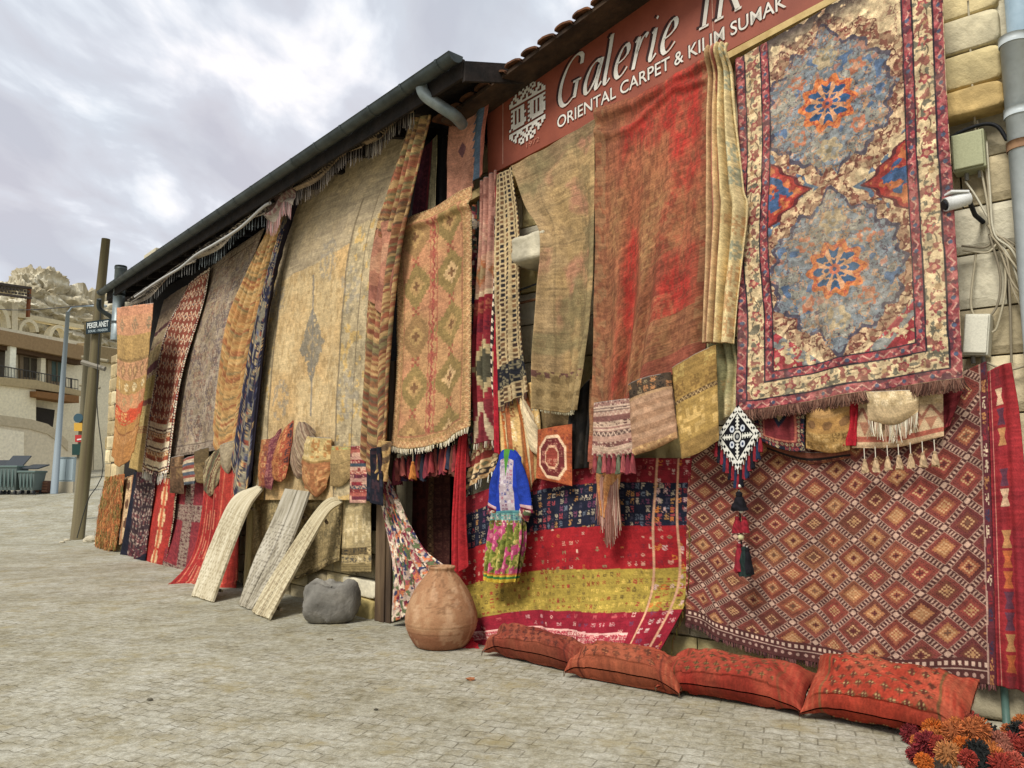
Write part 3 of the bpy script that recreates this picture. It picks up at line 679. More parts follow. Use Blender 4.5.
# boards beneath the tiles
m.build('roof_tiles', TILE, shopR)
m = MB()
m.hexa([PR.W(p) for p in ([rL[0], roofz(rL[0]) - .06, .58], [-2.5, roofz(-2.5) - .06, .58], [-2.5, roofz(-2.5) - .02, .58], [rL[0], roofz(rL[0]) - .02, .58],
        [rL[0], roofz(rL[0]) + .14, -.8], [-2.5, roofz(-2.5) + .14, -.8], [-2.5, roofz(-2.5) + .18, -.8], [rL[0], roofz(rL[0]) + .18, -.8])])
for i in range(0):
    s = 0; z = 0
    m.hexa([PR.W(p) for p in ([s, z - .13, .25], [s - .09, z - .13, .25], [s - .09, z - .02, .25], [s, z - .02, .25], [s, z + .2, -.7], [s - .09, z + .2, -.7], [s - .09, z + .32, -.7], [s, z + .32, -.7])])
m.build('roof_boards', M_solid('roof_wood', '#4a3828', '#261c15', .9, 5, .4, 20), shopR)
m = MB(); m.hexa([PR.W(p) for p in ([rL[0], 5.2, -.02], [SR0, 5.2, -.02], [SR0, roofz(SR0) + .03, -.02], [rL[0], roofz(rL[0]) + .03, -.02], [rL[0], 5.2, -.1], [SR0, 5.2, -.1], [SR0, roofz(SR0) + .03, -.1], [rL[0], roofz(rL[0]) + .03, -.1])]); m.build('eave_shade_sheet', DARKWOOD, shopR)  # dark sheet closing the gap, stands in for the shade under the eave
# roof body behind
m = MB(); m.hexa([PR.W(p) for p in ([rL[0], roofz(rL[0]) + .1, -.6], [SR0, roofz(SR0) + .1, -.6], [SR0, roofz(SR0) + .19, -.6], [rL[0], roofz(rL[0]) + .19, -.6],
   [rL[0], roofz(rL[0]) + .6, -4.5], [SR0, roofz(SR0) + .6, -4.5], [SR0, roofz(SR0) + .75, -4.5], [rL[0], roofz(rL[0]) + .75, -4.5])]); m.build('roof', TILE, shopR)

# ---- long shop on the left ----------------------------------------------------
shopL = empty('plastered_shop_building', PL.W([5, 0, 0])); tag(shopL, 'long low shop front covered in hanging rugs under a dark eave with zinc gutter', 'building')
SL1 = PL.at(99, 545)[0]; EZ = 5.36
m = MB(); sbox(m, PL, .02, SL1 - .5, 1.0, EZ, -5, -.02, C('#2a2521')); sbox(m, PL, -1.22, .02, 2.9, EZ, -3, -.03, C('#1d1a19')); m.build('wall', M_stone, shopL)  # near-black colours paint in the shade on the wall behind the rugs
m = MB(); ashlar(m, PL, .0, SL1 - 1.6, -.1, 1.0, -.01, .25, .27, ('#cdbb8b', '#bfae84', '#d4c08c', '#b09f78'), 5)
ashlar(m, PL, SL1 - 1.6, SL1, -.1, 4.4, .0, .5, .33, ('#cfb681', '#c3ab78', '#b79f70', '#d3bf8f', '#a8946a'), 6)
m.build('stone_base', M_stone, shopL)
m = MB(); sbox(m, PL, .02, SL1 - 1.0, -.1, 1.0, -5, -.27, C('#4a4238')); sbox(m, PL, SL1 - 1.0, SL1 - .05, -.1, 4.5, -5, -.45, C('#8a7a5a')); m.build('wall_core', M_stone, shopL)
s0, s1, z0, z1 = pxr(PL, 340, 373, 577, 617, .08)
rough_block('base_stone', PL, s0, s1, z0 + (z1 - z0) * .52, z1 - .02, -.05, .07, '#e0d3b0', shopL, 21, .008); rough_block('base_stone', PL, s0 + .05, s1, -.05, z0 + (z1 - z0) * .5, -.05, .09, '#cdb36a', shopL, 22, .02)
# end post and beam
m = MB(); a = PR.at(373, 560, .3); b2 = PR.at(389, 560, .3)
for i in range(3):
    w = (a[0] - b2[0]) / 3; sbox(m, PR, b2[0] + i * w + .004, b2[0] + (i + 1) * w - .004, 0, 2.9, .2, .27 + .012 * (i % 2))
m.build('door_post', WOOD, shopL, bevel=.006)
# roof: sloping slab, soffit boards, rafters, gutter
e0 = PL.at(466, 78, .5)[0] + .0; e1 = PL.at(105, 291, .6)[0]
m = MB(); z = EZ + .12
m.hexa([PL.W(p) for p in ([e0, z, .52], [e1, z, .52], [e1, z + .05, .52], [e0, z + .05, .52], [e0 + 1.6, z + 1.0, -3], [e1, z + 1.0, -3], [e1, z + 1.06, -3], [e0 + 1.6, z + 1.06, -3])])
m.build('roof', M_solid('soffit_wood', '#33291f', '#1c1613', .9, 5, .4, 20), shopL)
m = MB()
for i in range(int((e1 - e0) / .7) + 1):
    s = e0 + .9 + i * .7
    m.hexa([PL.W(p) for p in ([s, z - .12, .46], [s + .08, z - .12, .46], [s + .08, z - .004, .46], [s, z - .004, .46], [s, z + .5, -2], [s + .08, z + .5, -2], [s + .08, z + .68, -2], [s, z + .68, -2])])
m.build('rafters', DARKWOOD, shopL)
m = MB(); sbox(m, PL, e0 - .02, e1, z - .12, z + .07, .53, .56); m.build('fascia', DARKWOOD, shopL)
# weathered gable board at the near end
m = MB(); m.hexa([PL.W(p) for p in ([e0 - .05, z - .16, .55], [e0 - .05, z + .04, .55], [e0 - .01, z + .04, .55], [e0 - .01, z - .16, .55], [e0 - .05, z + .14, -.4], [e0 - .05, z + .34, -.4], [e0 - .01, z + .34, -.4], [e0 - .01, z + .14, -.4])]); m.build('gable_board', DARKWOOD, shopL)
def gutter(pl, s0, s1, zc, oc, r, name, parent, mat):
    th = np.linspace(math.pi, 2 * math.pi, 11); P = []; ss = np.linspace(s0, s1, 40)
    for rr in (r, r - .008):
        P.append(np.array([[pl.W([s, zc + math.sin(t) * rr, oc + math.cos(t) * rr]) for t in th] for s in ss]))
    n = 40 * 11; V = np.concatenate([P[0].reshape(-1, 3), P[1].reshape(-1, 3)]); F = grid_faces(40, 11)[:, ::-1].tolist() + (grid_faces(40, 11) + n).tolist()
    for i in range(39): F += [[i * 11, (i + 1) * 11, n + (i + 1) * 11, n + i * 11], [i * 11 + 10, (i + 1) * 11 + 10, n + (i + 1) * 11 + 10, n + i * 11 + 10]]
    mb = MB().add(V, F); mb.add(P[0][0], [list(range(11))]); mb.add(P[0][-1], [list(range(11))])
    g = mb.build(name, mat, parent, smooth=True)
    mb = MB(); k = 0
    for s in np.arange(s0 + .2, s1, .62):
        Pr = [[pl.W([s + ds, zc + math.sin(t) * (r + .006), oc + math.cos(t) * (r + .006)]) for t in th] for ds in (0, .035)]; mb.add(np.array(Pr).reshape(-1, 3), grid_faces(2, 11).tolist())
    mb.build('gutter_clip', mat, g); return g
gc = PL.at(436, 66, .66); gutter(PL, e0 - .05, e1 + .1, gc[1] - .01, .66, .085, 'gutter', shopL, ZINC)
def pipe_px(pts, pl, offs, r, name, mat, parent, k=14):
    P = np.array([pl.W(pl.at(x, y, o)) for (x, y), o in zip(pts, offs)]); P = smooth_poly(P, 6 * len(P)) if len(P) > 2 else P
    return MB().tube(P, r, k).build(name, mat, parent, smooth=True)
pipe_px([(421, 74), (421, 84), (425, 95), (440, 106), (455, 116), (462, 124)], PL, [.64, .62, .58, .45, .3, .1], .062, 'downpipe', ZINCL, shopL)
a = PL.at(121, 266, .45); b2 = PL.at(127, 320, .45)
s_ = a[0]; m = MB(); m.tube([PL.W([s_, a[1], .45]), PL.W([s_, a[1] - 1.6, .45])], .118, 14); g = m.build('flue_pipe', ZINCL, shopL, smooth=True)
m = MB()
for zz in (a[1] - .02, a[1] - .6, a[1] - 1.2): m.tube([PL.W([s_, zz, .45]), PL.W([s_, zz - .05, .45])], .126, 14)
m.build('pipe_collar', ZINC, g, smooth=True)
c_ = PL.at(134, 262, .0); m = MB(); sbox(m, PL, c_[0] - .5, c_[0] + .35, EZ, c_[1] + .28, -.9, -.3, C('#c9bd9b')); m.build('chimney', M_stone, shopL)
pipe_px([(99, 299), (100, 309), (112, 318), (116, 330)], PL, [.6, .55, .3, .2], .05, 'drain_bend', ZINC, shopL)
# ================================================================== BEYOND THE SHOP
# rocky hill behind the house
def rock_hill():
    V = []; F = []; k = 0; Cc = []
    for (px_, py_, rr, sz, Y, seed) in ((38, 306, 2.9, 1.2, 66, 1), (62, 322, 3.4, .9, 68, 2), (88, 332, 3.8, .8, 72, 3), (114, 345, 4.2, .8, 74, 4), (22, 308, 2.2, 1.3, 64, 5), (-10, 330, 5, .8, 70, 6), (60, 350, 8, .8, 75, 7), (130, 370, 10, .9, 84, 8), (-60, 360, 14, .7, 90, 9)):
        c = atY(px_, py_, Y); n = 110
        th = np.linspace(0, 2 * math.pi, n + 1)[:-1]; ph = np.linspace(0, math.pi, n // 2); P, T = np.meshgrid(ph, th, indexing='ij')
        d = np.stack([np.sin(P) * np.cos(T), np.sin(P) * np.sin(T), np.cos(P)], -1)
        nz = fbm(d[..., 0] * 3.5 + seed, d[..., 2] * 4 + d[..., 1] * 3.5, seed, 6, .62); ridg = np.abs(fbm(d[..., 0] * 1.6 + 9, d[..., 2] * 6 + d[..., 1], seed + 4, 4) - .5)
        v = d * (rr * (.72 + .55 * nz - .9 * ridg))[..., None]; v[..., 2] *= sz; st_ = .18 * np.sin(v[..., 2] * 4.5 + 3 * fbm(v[..., 0] * .4 + seed, v[..., 1] * .4, seed, 3)); v[..., :2] *= (1 + st_ / rr)[..., None]
        V.append(v.reshape(-1, 3) + c); F.append(grid_faces(n // 2, n, True) + k); k += v.reshape(-1, 3).shape[0]
        t = np.clip((fbm(v[..., 0] * .9, v[..., 2] * 3.6, seed + 8, 5, .6).ravel() - .35) * 3, 0, 1); Cc.append(C('#a99a78')[None] * (1 - t[:, None]) + C('#dbd1b4')[None] * t[:, None])
    # broad foot of the hill
    x = np.linspace(-130, 10, 60); y = np.linspace(60, 140, 30); X, Y = np.meshgrid(x, y); Z = .2 + 9 * np.clip((Y - 60) / 40, 0, 1) ** 1.3 * (.6 + .8 * fbm(X * .05, Y * .05, 6)) * np.clip((10 - X) / 40, 0, 1)
    V.append(np.stack([X, Y, Z], -1).reshape(-1, 3)); F.append(grid_faces(30, 60)[:, ::-1] + k); Cc.append(np.tile(C('#c2af82'), (1800, 1)))
    o = mesh_obj('hill', np.concatenate(V), np.concatenate(F), M_cloth('tuff_rock', .95, 1.0, 3), None, None, np.clip(np.concatenate(Cc), 0, 1), False); tag(o, kind='structure')
rock_hill()
PLAST = M_cloth('limewash', .95, .5, 9)
house = empty('stone_house', PH.W([2, 0, 0])); tag(house, 'pale stone house with shuttered windows and a timber balcony above the retaining wall', 'house')
def pale(c):
    c = C(c) if isinstance(c, str) else c; return np.clip(c * 1.12 + .02, 0, 1) if c.min() > .47 else c
def hp(mb, pts, o0, o1, col): return prism(mb, PH, pts, o0, o1, pale(col), ref=o1)
m = MB(); hp(m, [(-60, 316), (136, 352), (136, 500), (-60, 500)], -6, 0, '#cfc3a2'); hp(m, [(35, 430), (136, 430), (136, 500), (35, 500)], -.1, .35, '#cbbd99'); m.build('wall', PLAST, house)
m = MB(); hp(m, [(-60, 318), (84, 346), (84, 360), (-60, 332)], -.3, .9, '#a08158'); hp(m, [(-60, 332), (84, 360), (84, 365), (-60, 338)], .0, .6, '#5e4630'); m.build('cornice', PLAST, house)
m = MB(); hp(m, [(84, 343), (134, 352), (134, 366), (84, 358)], -.3, .5, '#9a8259'); m.build('cornice', PLAST, house)
for x0, x1, y0, y1, c_, in ((20, 40, 349, 380, '#4d4436'), (48, 66, 353, 384, '#51655e')):
    m = MB(); d = (x1 - x0); hp(m, [(x0, y0), (x1, y0 + d * .18), (x1, y1 + d * .12), (x0, y1)], -.05, .12, '#857257'); w = m.build('window', PLAST, house)
    m = MB(); hp(m, [(x0 + 4, y0 + 8), (x1 - 3, y0 + 10), (x1 - 3, y1 - 2), (x0 + 4, y1 - 3)], .1, .14, c_); m.build('pane', PLAST, w)
    m = MB(); hp(m, [((x0 + x1) / 2 - .5, y0 + 9), ((x0 + x1) / 2 + 1, y0 + 9), ((x0 + x1) / 2 + 1, y1 - 2), ((x0 + x1) / 2 - .5, y1 - 2)], .14, .18, '#6e6650'); hp(m, [(x0 - 1, y0 - 1), (x1 + 1, y0 + 2), (x1 + 1, y0 + 7), (x0 - 1, y0 + 4)], .1, .2, '#6a5740'); m.build('frame', PLAST, w)
m = MB(); hp(m, [(-20, 346), (6, 350), (6, 385), (-20, 385)], -.05, .05, '#6b6152'); m.build('doorway', PLAST, house)
m = MB(); hp(m, [(11, 335), (17, 336), (15, 380), (9, 379)], .5, .8, '#e6dcc2'); m.build('column', PLAST, house)
m = MB(); hp(m, [(42, 348), (46, 349), (45, 386), (40, 385)], .1, .4, '#d8cca9'); m.build('column', PLAST, house)
m = MB(); hp(m, [(-60, 372), (36, 380), (82, 391), (82, 396), (36, 389), (-60, 378)], .0, 1.0, '#b8a274'); m.build('balcony_slab', PLAST, house)
m = MB(); hp(m, [(-60, 378), (36, 389), (36, 432), (-60, 424)], .0, .85, '#d6cba8'); m.build('lower_wall', PLAST, house)
m = MB(); hp(m, [(37, 391), (79, 396), (79, 403), (37, 397)], .3, 1.3, '#8f6338'); m.build('beam', PLAST, house)
m = MB(); hp(m, [(35, 407), (54, 410), (54, 428), (35, 424)], .86, .9, '#2d2925') if 0 else hp(m, [(37, 407), (55, 410), (53, 427), (35, 424)], .36, .4, '#3a352f'); m.build('opening', PLAST, house)
# railing
m = MB()
def hl(a, b, r, o=.95): m.tube([PH.W(PH.at(*a, o)), PH.W(PH.at(*b, o))], r, 5, C('#4b4844'))
hl((-10, 364), (78, 380), .03); hl((-10, 374), (78, 389), .02)
for i in range(30):
    t = i / 29; x = -10 + 88 * t; hl((x, 364 + 16 * t), (x, 377 + 14 * t), .014)
hl((71, 378), (71, 394), .04); m.build('railing', M_cloth('iron', .6, .1), house)
# arches above the roof line
def arch(x0, x1, yb, yt, wpx, name):
    th = np.linspace(math.pi, 0, 13); cx = (x0 + x1) / 2; P = [(cx + (x1 - x0) / 2 * math.cos(t), yb - (yb - yt) * math.sin(t)) for t in th]
    Q = [(cx + ((x1 - x0) / 2 + wpx) * math.cos(t), yb - (yb - yt + wpx) * math.sin(t)) for t in th]; m = MB()
    for i in range(12): prism(m, PH, [P[i], P[i + 1], Q[i + 1], Q[i]], -.6, -.2, pale('#cdbf98'), ref=-.2)
    m.build(name, PLAST, house)
arch(-12, 7, 328, 308, 4, 'arch'); arch(22, 36, 332, 322, 3, 'arch'); arch(52, 66, 340, 328, 3, 'arch')
m = MB(); hp(m, [(-60, 298), (84, 325), (84, 329), (-60, 303)], -.9, -.3, '#c4b58d'); hp(m, [(12, 302), (18, 303), (18, 336), (12, 335)], -.9, -.25, '#c9bb96'); m.build('parapet', PLAST, house)
# lattice pergola
perg = empty('lattice_pergola', PH.W([0, 0, 7])); tag(perg, 'dark lattice pergola canopy on thin rusty post above the house roof', 'pergola')
m = MB(); prism(m, PH, [(-60, 274), (32, 287), (32, 289), (-60, 276)], -2.4, .3, C('#4f4640'), ref=.3); m.build('roof', PLAST, perg)
m = MB()
for i in range(22):
    x = -40 + i * 3.4; y = 277 + (x + 60) * .141
    if x > 31: break
    for k in range(3): prism(m, PH, [(x + (k % 2) * 1.2, y + 1 + k * 3.4), (x + 1.9 + (k % 2) * 1.2, y + 1.3 + k * 3.4), (x + 1.9 + (k % 2) * 1.2, y + 3.2 + k * 3.4), (x + (k % 2) * 1.2, y + 2.9 + k * 3.4)], .2, .26, C('#5a5048'), ref=.26)
prism(m, PH, [(-60, 285), (32, 297), (32, 299), (-60, 287)], .15, .3, C('#5b5049'), ref=.3)
m.build('lattice', PLAST, perg)
m = MB(); prism(m, PH, [(29.6, 288), (31.6, 288), (30, 317), (28, 317)], .1, .25, C('#8a5030'), ref=.25); m.build('post', PLAST, perg)
# retaining wall
PWl = Plane(atY(-10, 476, 34.0), atY(-10, 476, 34.0) + np.array([.55, 1, 0]))
m = MB(); top = [(-120, 405), (-30, 412), (0, 415), (30, 419), (48, 424), (60, 433), (68, 441)]
prism(m, PWl, [(-120, 500), (90, 500), (90, 446)] + top[::-1], -.6, 0, pale('#bfb193'), ref=0); prism(m, PWl, [(a, b + 10) for a, b in top[1:]] + [(a, b) for a, b in top[1:]][::-1], -.65, .05, pale('#a8997a'), ref=.05)
w = m.build('retaining_wall', PLAST); tag(w, 'low curved rendered retaining wall behind the dumpsters', 'wall')
m = MB(); prism(m, PWl, [(-10, 427), (24, 432), (24, 490), (-10, 490)], .0, .06, pale('#d3c8ab'), ref=.06); m.build('plaster_patch', PLAST, w)
# dumpsters
def dumpster(px0, px1, ytop, ybot, label, lid, Y=31.5):
    c = gnd((px0 + px1) / 2, ybot); Y0 = 31.0; P = atY((px0 + px1) / 2, ybot, Y0); z0 = float(gz(0, Y0)); w = (px1 - px0) * Y0 / FPX; h = (ybot - ytop) * Y0 / FPX
    t = empty('dumpster', (P[0], Y0, z0)); tag(t, label, 'dumpster', 'dumpsters by the retaining wall')
    X, d = P[0], .8; g = C('#66746f'); m = MB()
    zb, zt = z0 + .16, z0 + h
    m.hexa([(X - w * .40, Y0 - d * .35, zb), (X + w * .40, Y0 - d * .35, zb), (X + w * .5, Y0 - d * .5, zt), (X - w * .5, Y0 - d * .5, zt), (X - w * .40, Y0 + d * .35, zb), (X + w * .40, Y0 + d * .35, zb), (X + w * .5, Y0 + d * .5, zt), (X - w * .5, Y0 + d * .5, zt)], g)
    m.box((X, Y0, zt - .03), (w * 1.06, d * 1.06, .08), None, C('#62766f'))
    for i in range(4): m.box((X - w * .3 + i * w * .2, Y0 - d * .46, (zb + zt) / 2), (.05, .06, (zt - zb) * .75), None, C('#647973'))
    m.build('body', M_cloth('bin_metal', .5, .1), t, bevel=.02)
    m = MB(); R = Matrix.Rotation(math.radians(lid), 3, 'X'); m.box((X, Y0 + d * .25, zt + .17), (w * .98, d * .95, .05), R, C('#42474b')); m.build('lid', M_cloth('bin_metal'), t, bevel=.01)
    for sx in (-1, 1):
        for sy in (-1, 1):
            m = MB(); m.tube([(X + sx * w * .36 - .03, Y0 + sy * d * .3, z0 + .08), (X + sx * w * .36 + .03, Y0 + sy * d * .3, z0 + .08)], .08, 10, C('#3a3b3d')); m.build('wheel', M_cloth('bin_metal'), t)
dumpster(-14, 4, 459, 485, 'leftmost green metal dumpster, cut by the left edge of the photo', 20)
dumpster(3, 22, 457, 485, 'green metal dumpster with lid thrown open, middle of the three', 38)
dumpster(23, 40, 462, 485, 'green metal dumpster with low lid, nearest the brown crate', 12)
P = atY(45, 484, 31.5); z0 = float(gz(0, 31.5)); rough_ = MB(); 
rough_.box((P[0], 31.5, z0 + .25), (.5, .5, .46), None, C('#7a5140'))
for k in range(4): rough_.box((P[0], 31.23, z0 + .08 + k * .11), (.52, .03, .07), None, C('#8a6048'))
o = rough_.build('crate', M_cloth('bin_metal'), bevel=.01); tag(o, 'brown slatted crate on the street beside the dumpsters', 'crate')
# electricity cabinet
P = atY(68, 482, 31.8); z0 = float(gz(0, 31.8)); t = empty('utility_cabinet', (P[0], 31.8, z0)); tag(t, 'pale blue grey metal utility cabinet on plinth next to the street lamp', 'cabinet')
m = MB(); m.box((P[0], 31.8, z0 + .9), (.62, .4, .95), None, C('#9fb0b3')); m.box((P[0], 31.8, z0 + 1.39), (.68, .46, .04), None, C('#8b9b9e')); m.build('body', M_cloth('bin_metal'), t)
m = MB(); m.box((P[0] - .15, 31.59, z0 + .9), (.27, .02, .85), None, C('#a9babd')); m.build('door', M_cloth('bin_metal'), t); m = MB(); m.box((P[0] + .15, 31.59, z0 + .9), (.27, .02, .85), None, C('#a9babd')); m.build('door', M_cloth('bin_metal'), t)
m = MB(); m.box((P[0], 31.8, z0 + .2), (.7, .5, .44), None, C('#b4a88c')); m.build('plinth', M_cloth('bin_metal'), t)
# street lamp
Y = 31.2; b = atY(55, 480, Y); b[2] = float(gz(0, Y)); tp = atY(68, 312, Y); t = empty('street_lamp', b); tag(t, 'tall grey steel street lamp leaning slightly with its arm reaching right', 'street lamp')
m = MB(); m.tube([b, b * .5 + tp * .5, tp], [.14, .1, .075], 12, C('#8b979c')); m.build('pole', M_cloth('bin_metal'), t, smooth=True)
hd = atY(97, 306, Y); m = MB(); m.tube([tp, tp + [.15, 0, .2], tp * .5 + hd * .5 + [0, 0, .12], hd], .035, 8, C('#8b979c')); m.build('arm', M_cloth('bin_metal'), t, smooth=True)
m = MB(); blob(m, hd + [.1, 0, 0], .3, C('#a8b0b2'), 4, 1.1, .5, .3, 12, .03); m.build('lamp_head', M_cloth('bin_metal'), t, smooth=True)
# leaning wooden power pole beside the shop
b = gnd(77, 540) ; Y0 = b[1]; tp = atY(106, 239, Y0 - .1); t = empty('power_pole', b); tag(t, 'weathered brown wooden power pole leaning against the near street corner of the rug shop', 'pole')
m = MB(); pts = [b + [0, 0, -.05]] + [b + (tp - b) * f + [.03 * math.sin(5 * f), 0, 0] for f in (.25, .5, .75)] + [tp]; m.tube(pts, [.165, .15, .135, .12, .105], 16, C('#6f5f45'))
V = m.V[0]; nz = fbm(V[:, 0] * 20, V[:, 2] * 1.2, 3); 
m.C[0] = np.clip(C('#5b4c38')[None] * nz[:, None] + C('#8c8456')[None] * (1 - nz[:, None]), 0, 1); m.build('trunk', PLANK, t, smooth=True)
ca = atY(82, 362, Y0 - .15); cb = atY(105, 369, Y0 - .15); m = MB(); m.tube([ca, cb], .07, 6, C('#8e8675')); m.build('crossbar', PLANK, t)
m = MB(); q = [atY(x, y, Y0 - .28) for x, y in ((101, 300), (97, 400), (103, 470), (88, 500), (77, 538))]; m.tube(smooth_poly(np.array(q), 24), .012, 5, C('#3a3a38')); m.build('cable', PLANK, t)
# rubble at foot
for k, (x, y, r) in enumerate(((92, 542, .16), (99, 545, .09), (67, 541, .06), (62, 543, .05))):
    g = gnd(x, y); m = MB(); blob(m, g + [0, 0, r * .4], r, C('#c2b698'), k + 5, 1.4, 1, .6, 10, .12); o = m.build('rubble_stone', M_stone, smooth=False)
    tag(o, ['largest pale stone lying at the foot of the power pole', 'small pale stone lying against the shop corner wall', 'tiny stone left of the power pole, nearer the pole', 'tiny stone farthest left of the power pole'][k], 'stone', 'stones around the power pole')
# street name sign on the pole
a, b2, c2, d2 = (86, 321), (110, 320), (110, 331), (86, 334)
Ys = Y0 - .3; t = empty('street_sign', atY(98, 330, Ys)); tag(t, 'small dark two line street name plate fixed across the wooden power pole', 'sign')
cor = [atY(*p, Ys) for p in ((86, 334), (110, 332), (110, 318.5), (86, 322))]; m = MB(); m.hexa(cor + [c - np.array([0, -.03, 0]) for c in cor], C('#25343a')); m.build('plate', M_cloth('bin_metal'), t)
def plate_text(txt, y0, y1, x0, x1, col):
    V, F = font_mesh(txt, .02); W_ = V[:, 0].max(); H_ = .72
    f = lambda u, v: (1 - u) * (1 - v) * cor[0] + u * (1 - v) * cor[1] + u * v * cor[2] + (1 - u) * v * cor[3]
    m = MB(); m.add([f(x0 + (x1 - x0) * v[0] / W_, y0 + (y1 - y0) * v[1] / H_) - np.array([0, .01, 0]) for v in V], F, col); return m.build('lettering', M_cloth('bin_metal'), t)
plate_text('PEKER ANET', .45, .88, .06, .94, C('#d9dfd8')); plate_text('SOKAK - PANSION', .1, .3, .1, .9, C('#a9b9bb'))
# second pole with small signs further up the street
Y = 24.0; b = atY(79, 480, Y); b[2] = float(gz(0, Y)) - .3; tp = atY(88, 330, Y); t = empty('sign_pole', b); tag(t, 'slim wooden pole behind the power pole carrying small round, yellow and red signs', 'pole')
m = MB(); m.tube([b, tp], [.11, .08], 10, C('#7d745a')); m.build('trunk', PLANK, t, smooth=True)
for (x0, x1, y0, y1, c_, nm) in ((74, 82, 423, 431, '#d9a233', 'yellow_sign'), (75, 86, 435, 442, '#c8312f', 'red_sign'), (72, 84, 444, 455, '#27453f', 'green_board')):
    cor = [atY(x, y, Y - .18) for x, y in ((x0, y1), (x1, y1), (x1, y0), (x0, y0))]; m = MB(); m.hexa(cor + [c + np.array([0, .04, 0]) for c in cor], C(c_)); m.build(nm, M_cloth('bin_metal'), t)
m = MB(); c = atY(78, 418, Y - .18); m.tube([c, c + [0, .04, 0]], .14, 20, C('#3d5a66')); m.build('round_sign', M_cloth('bin_metal'), t)
m = MB(); m.add([atY(x, y, Y - .20) for x, y in ((77, 439), (84, 438), (84, 439.4), (77, 440.4))], [(0, 1, 2, 3)], C('#e8d8d0')); m.build('white_mark', M_cloth('bin_metal'), t)
# timber frame in front of the house, far side
m = MB(); 
for (x0, y0), (x1, y1), r in (((86, 345), (83, 476), .07), ((94, 352), (92, 470), .06), ((82, 357), (108, 361), .06), ((80, 385), (100, 388), .05), ((90, 322), (88, 400), .05)):
    m.tube([atY(x0, y0, 27), atY(x1, y1, 27)], r, 7, C('#93876a'))
o = m.build('timber_frame', PLANK); tag(o, 'grey timber post and rail frame standing in the street behind the power pole', 'frame')
# overhead wire
m = MB(); a = atY(-40, 306, 26); b2 = atY(100, 304, Y0 - .1); m.tube(smooth_poly(np.array([a, (a + b2) / 2 - [0, 0, .15], b2]), 12), .012, 4, C('#3c3d40')); o = m.build('overhead_wire', M_cloth('bin_metal')); tag(o, 'thin dark wire strung from the power pole across the street', 'wire')
# ================================================================== TEXTILES: LONG SHOP (left)
GL_ = 'rugs hung along the long shop wall'
def P_bands(spec, seed=1, vertical=False, border=None, base='#888888', **w):
    def f(c):
        img = bands(c, spec, seed, vertical, base)
        if border: img = borders(c, img, border, seed)
        return wear(c, img, seed, **w)
    return f
def P_field(field, border, seed=1, **w):
    def f(c):
        img = field(c); img = borders(c, img, border, seed); return wear(c, img, seed, **w)
    return f
# small blocks of bands reused by several flatweaves
def rnd_bands(seed, cols, n, mot=('none', 'gly', 'zig', 'dia', 'str', 'tooth', 'dot')):
    rs = np.random.RandomState(seed); e = np.cumsum(.35 + rs.rand(n)); e /= e[-1]
    return [(float(x) + 1e-6, cols[rs.randint(len(cols))], mot[rs.randint(len(mot))], [cols[rs.randint(len(cols))], cols[rs.randint(len(cols))]]) for x in e]

r = cloth('hanging_rug', 'faded orange banded kilim over the zinc pipe, first rug at the far corner', 'rug', PL, .66, [(119, 308), (118, 380), (111, 456)], [(154, 303), (147, 380), (136, 452)],
  P_bands([(.06, '#bb8465', 'none', []), (.19, '#bd8a66', 'sdia', ['#8d7a5e', '#8d7a5e']), (.34, '#a88a52', 'none', []), (.36, '#8b7145', 'none', []), (.47, '#b98a64', 'dia', ['#86694a', '#a8835a', '#c9a06e']), (.56, '#ab8a52', 'sdia', ['#cdbf95', '#cdbf95']),
    (.645, '#b9835b', 'sdia', ['#9c8b62', '#9c8b62']), (.665, '#c34a2c', 'tooth', ['#b9835b']), (.73, '#c0482c', 'gly', ['#cf9a5e', '#c0482c', '#b05a35']), (.745, '#c34a2c', 'tooth', ['#b07d48']), (.80, '#a97b42', 'none', []), (.81, '#8c5d35', 'none', []), (.87, '#ae7d48', 'gly2', ['#b98a55', '#a5713d']), (1.01, '#a9763f', 'none', [])], 2), B=[(111, 456), (121, 467), (136, 452)], fold=('gentle', .05, 4), group=GL_)
cloth('hanging_rug', 'beige and purple wide banded kilim tucked behind the faded orange banded kilim', 'rug', PL, .07, [(165, 300), (152, 350), (141, 400), (131, 468)], [(188, 285), (166, 345), (156, 410), (148, 474)],
  P_bands([(.1, '#8d8272', 'none', []), (.2, '#a3937a', 'gly2', ['#8c7e69', '#b3a286']), (.23, '#5c3d42', 'none', []), (.30, '#a5977a', 'none', []), (.32, '#5f3e44', 'str', ['#a5937a']), (.42, '#b1a172', 'gly2', ['#9b8d64', '#c1b184']), (.47, '#6f4048', 'none', []), (.5, '#c1b48d', 'zig', ['#7b4d4c']), (.62, '#a79650', 'none', []), (.65, '#7a4a3c', 'none', []), (.76, '#b3a065', 'gly2', ['#a08a50']), (.80, '#854a38', 'str', ['#b09a60']), (1.01, '#a78f55', 'none', [])], 3), fold=('gentle', .04, 4), group=GL_)
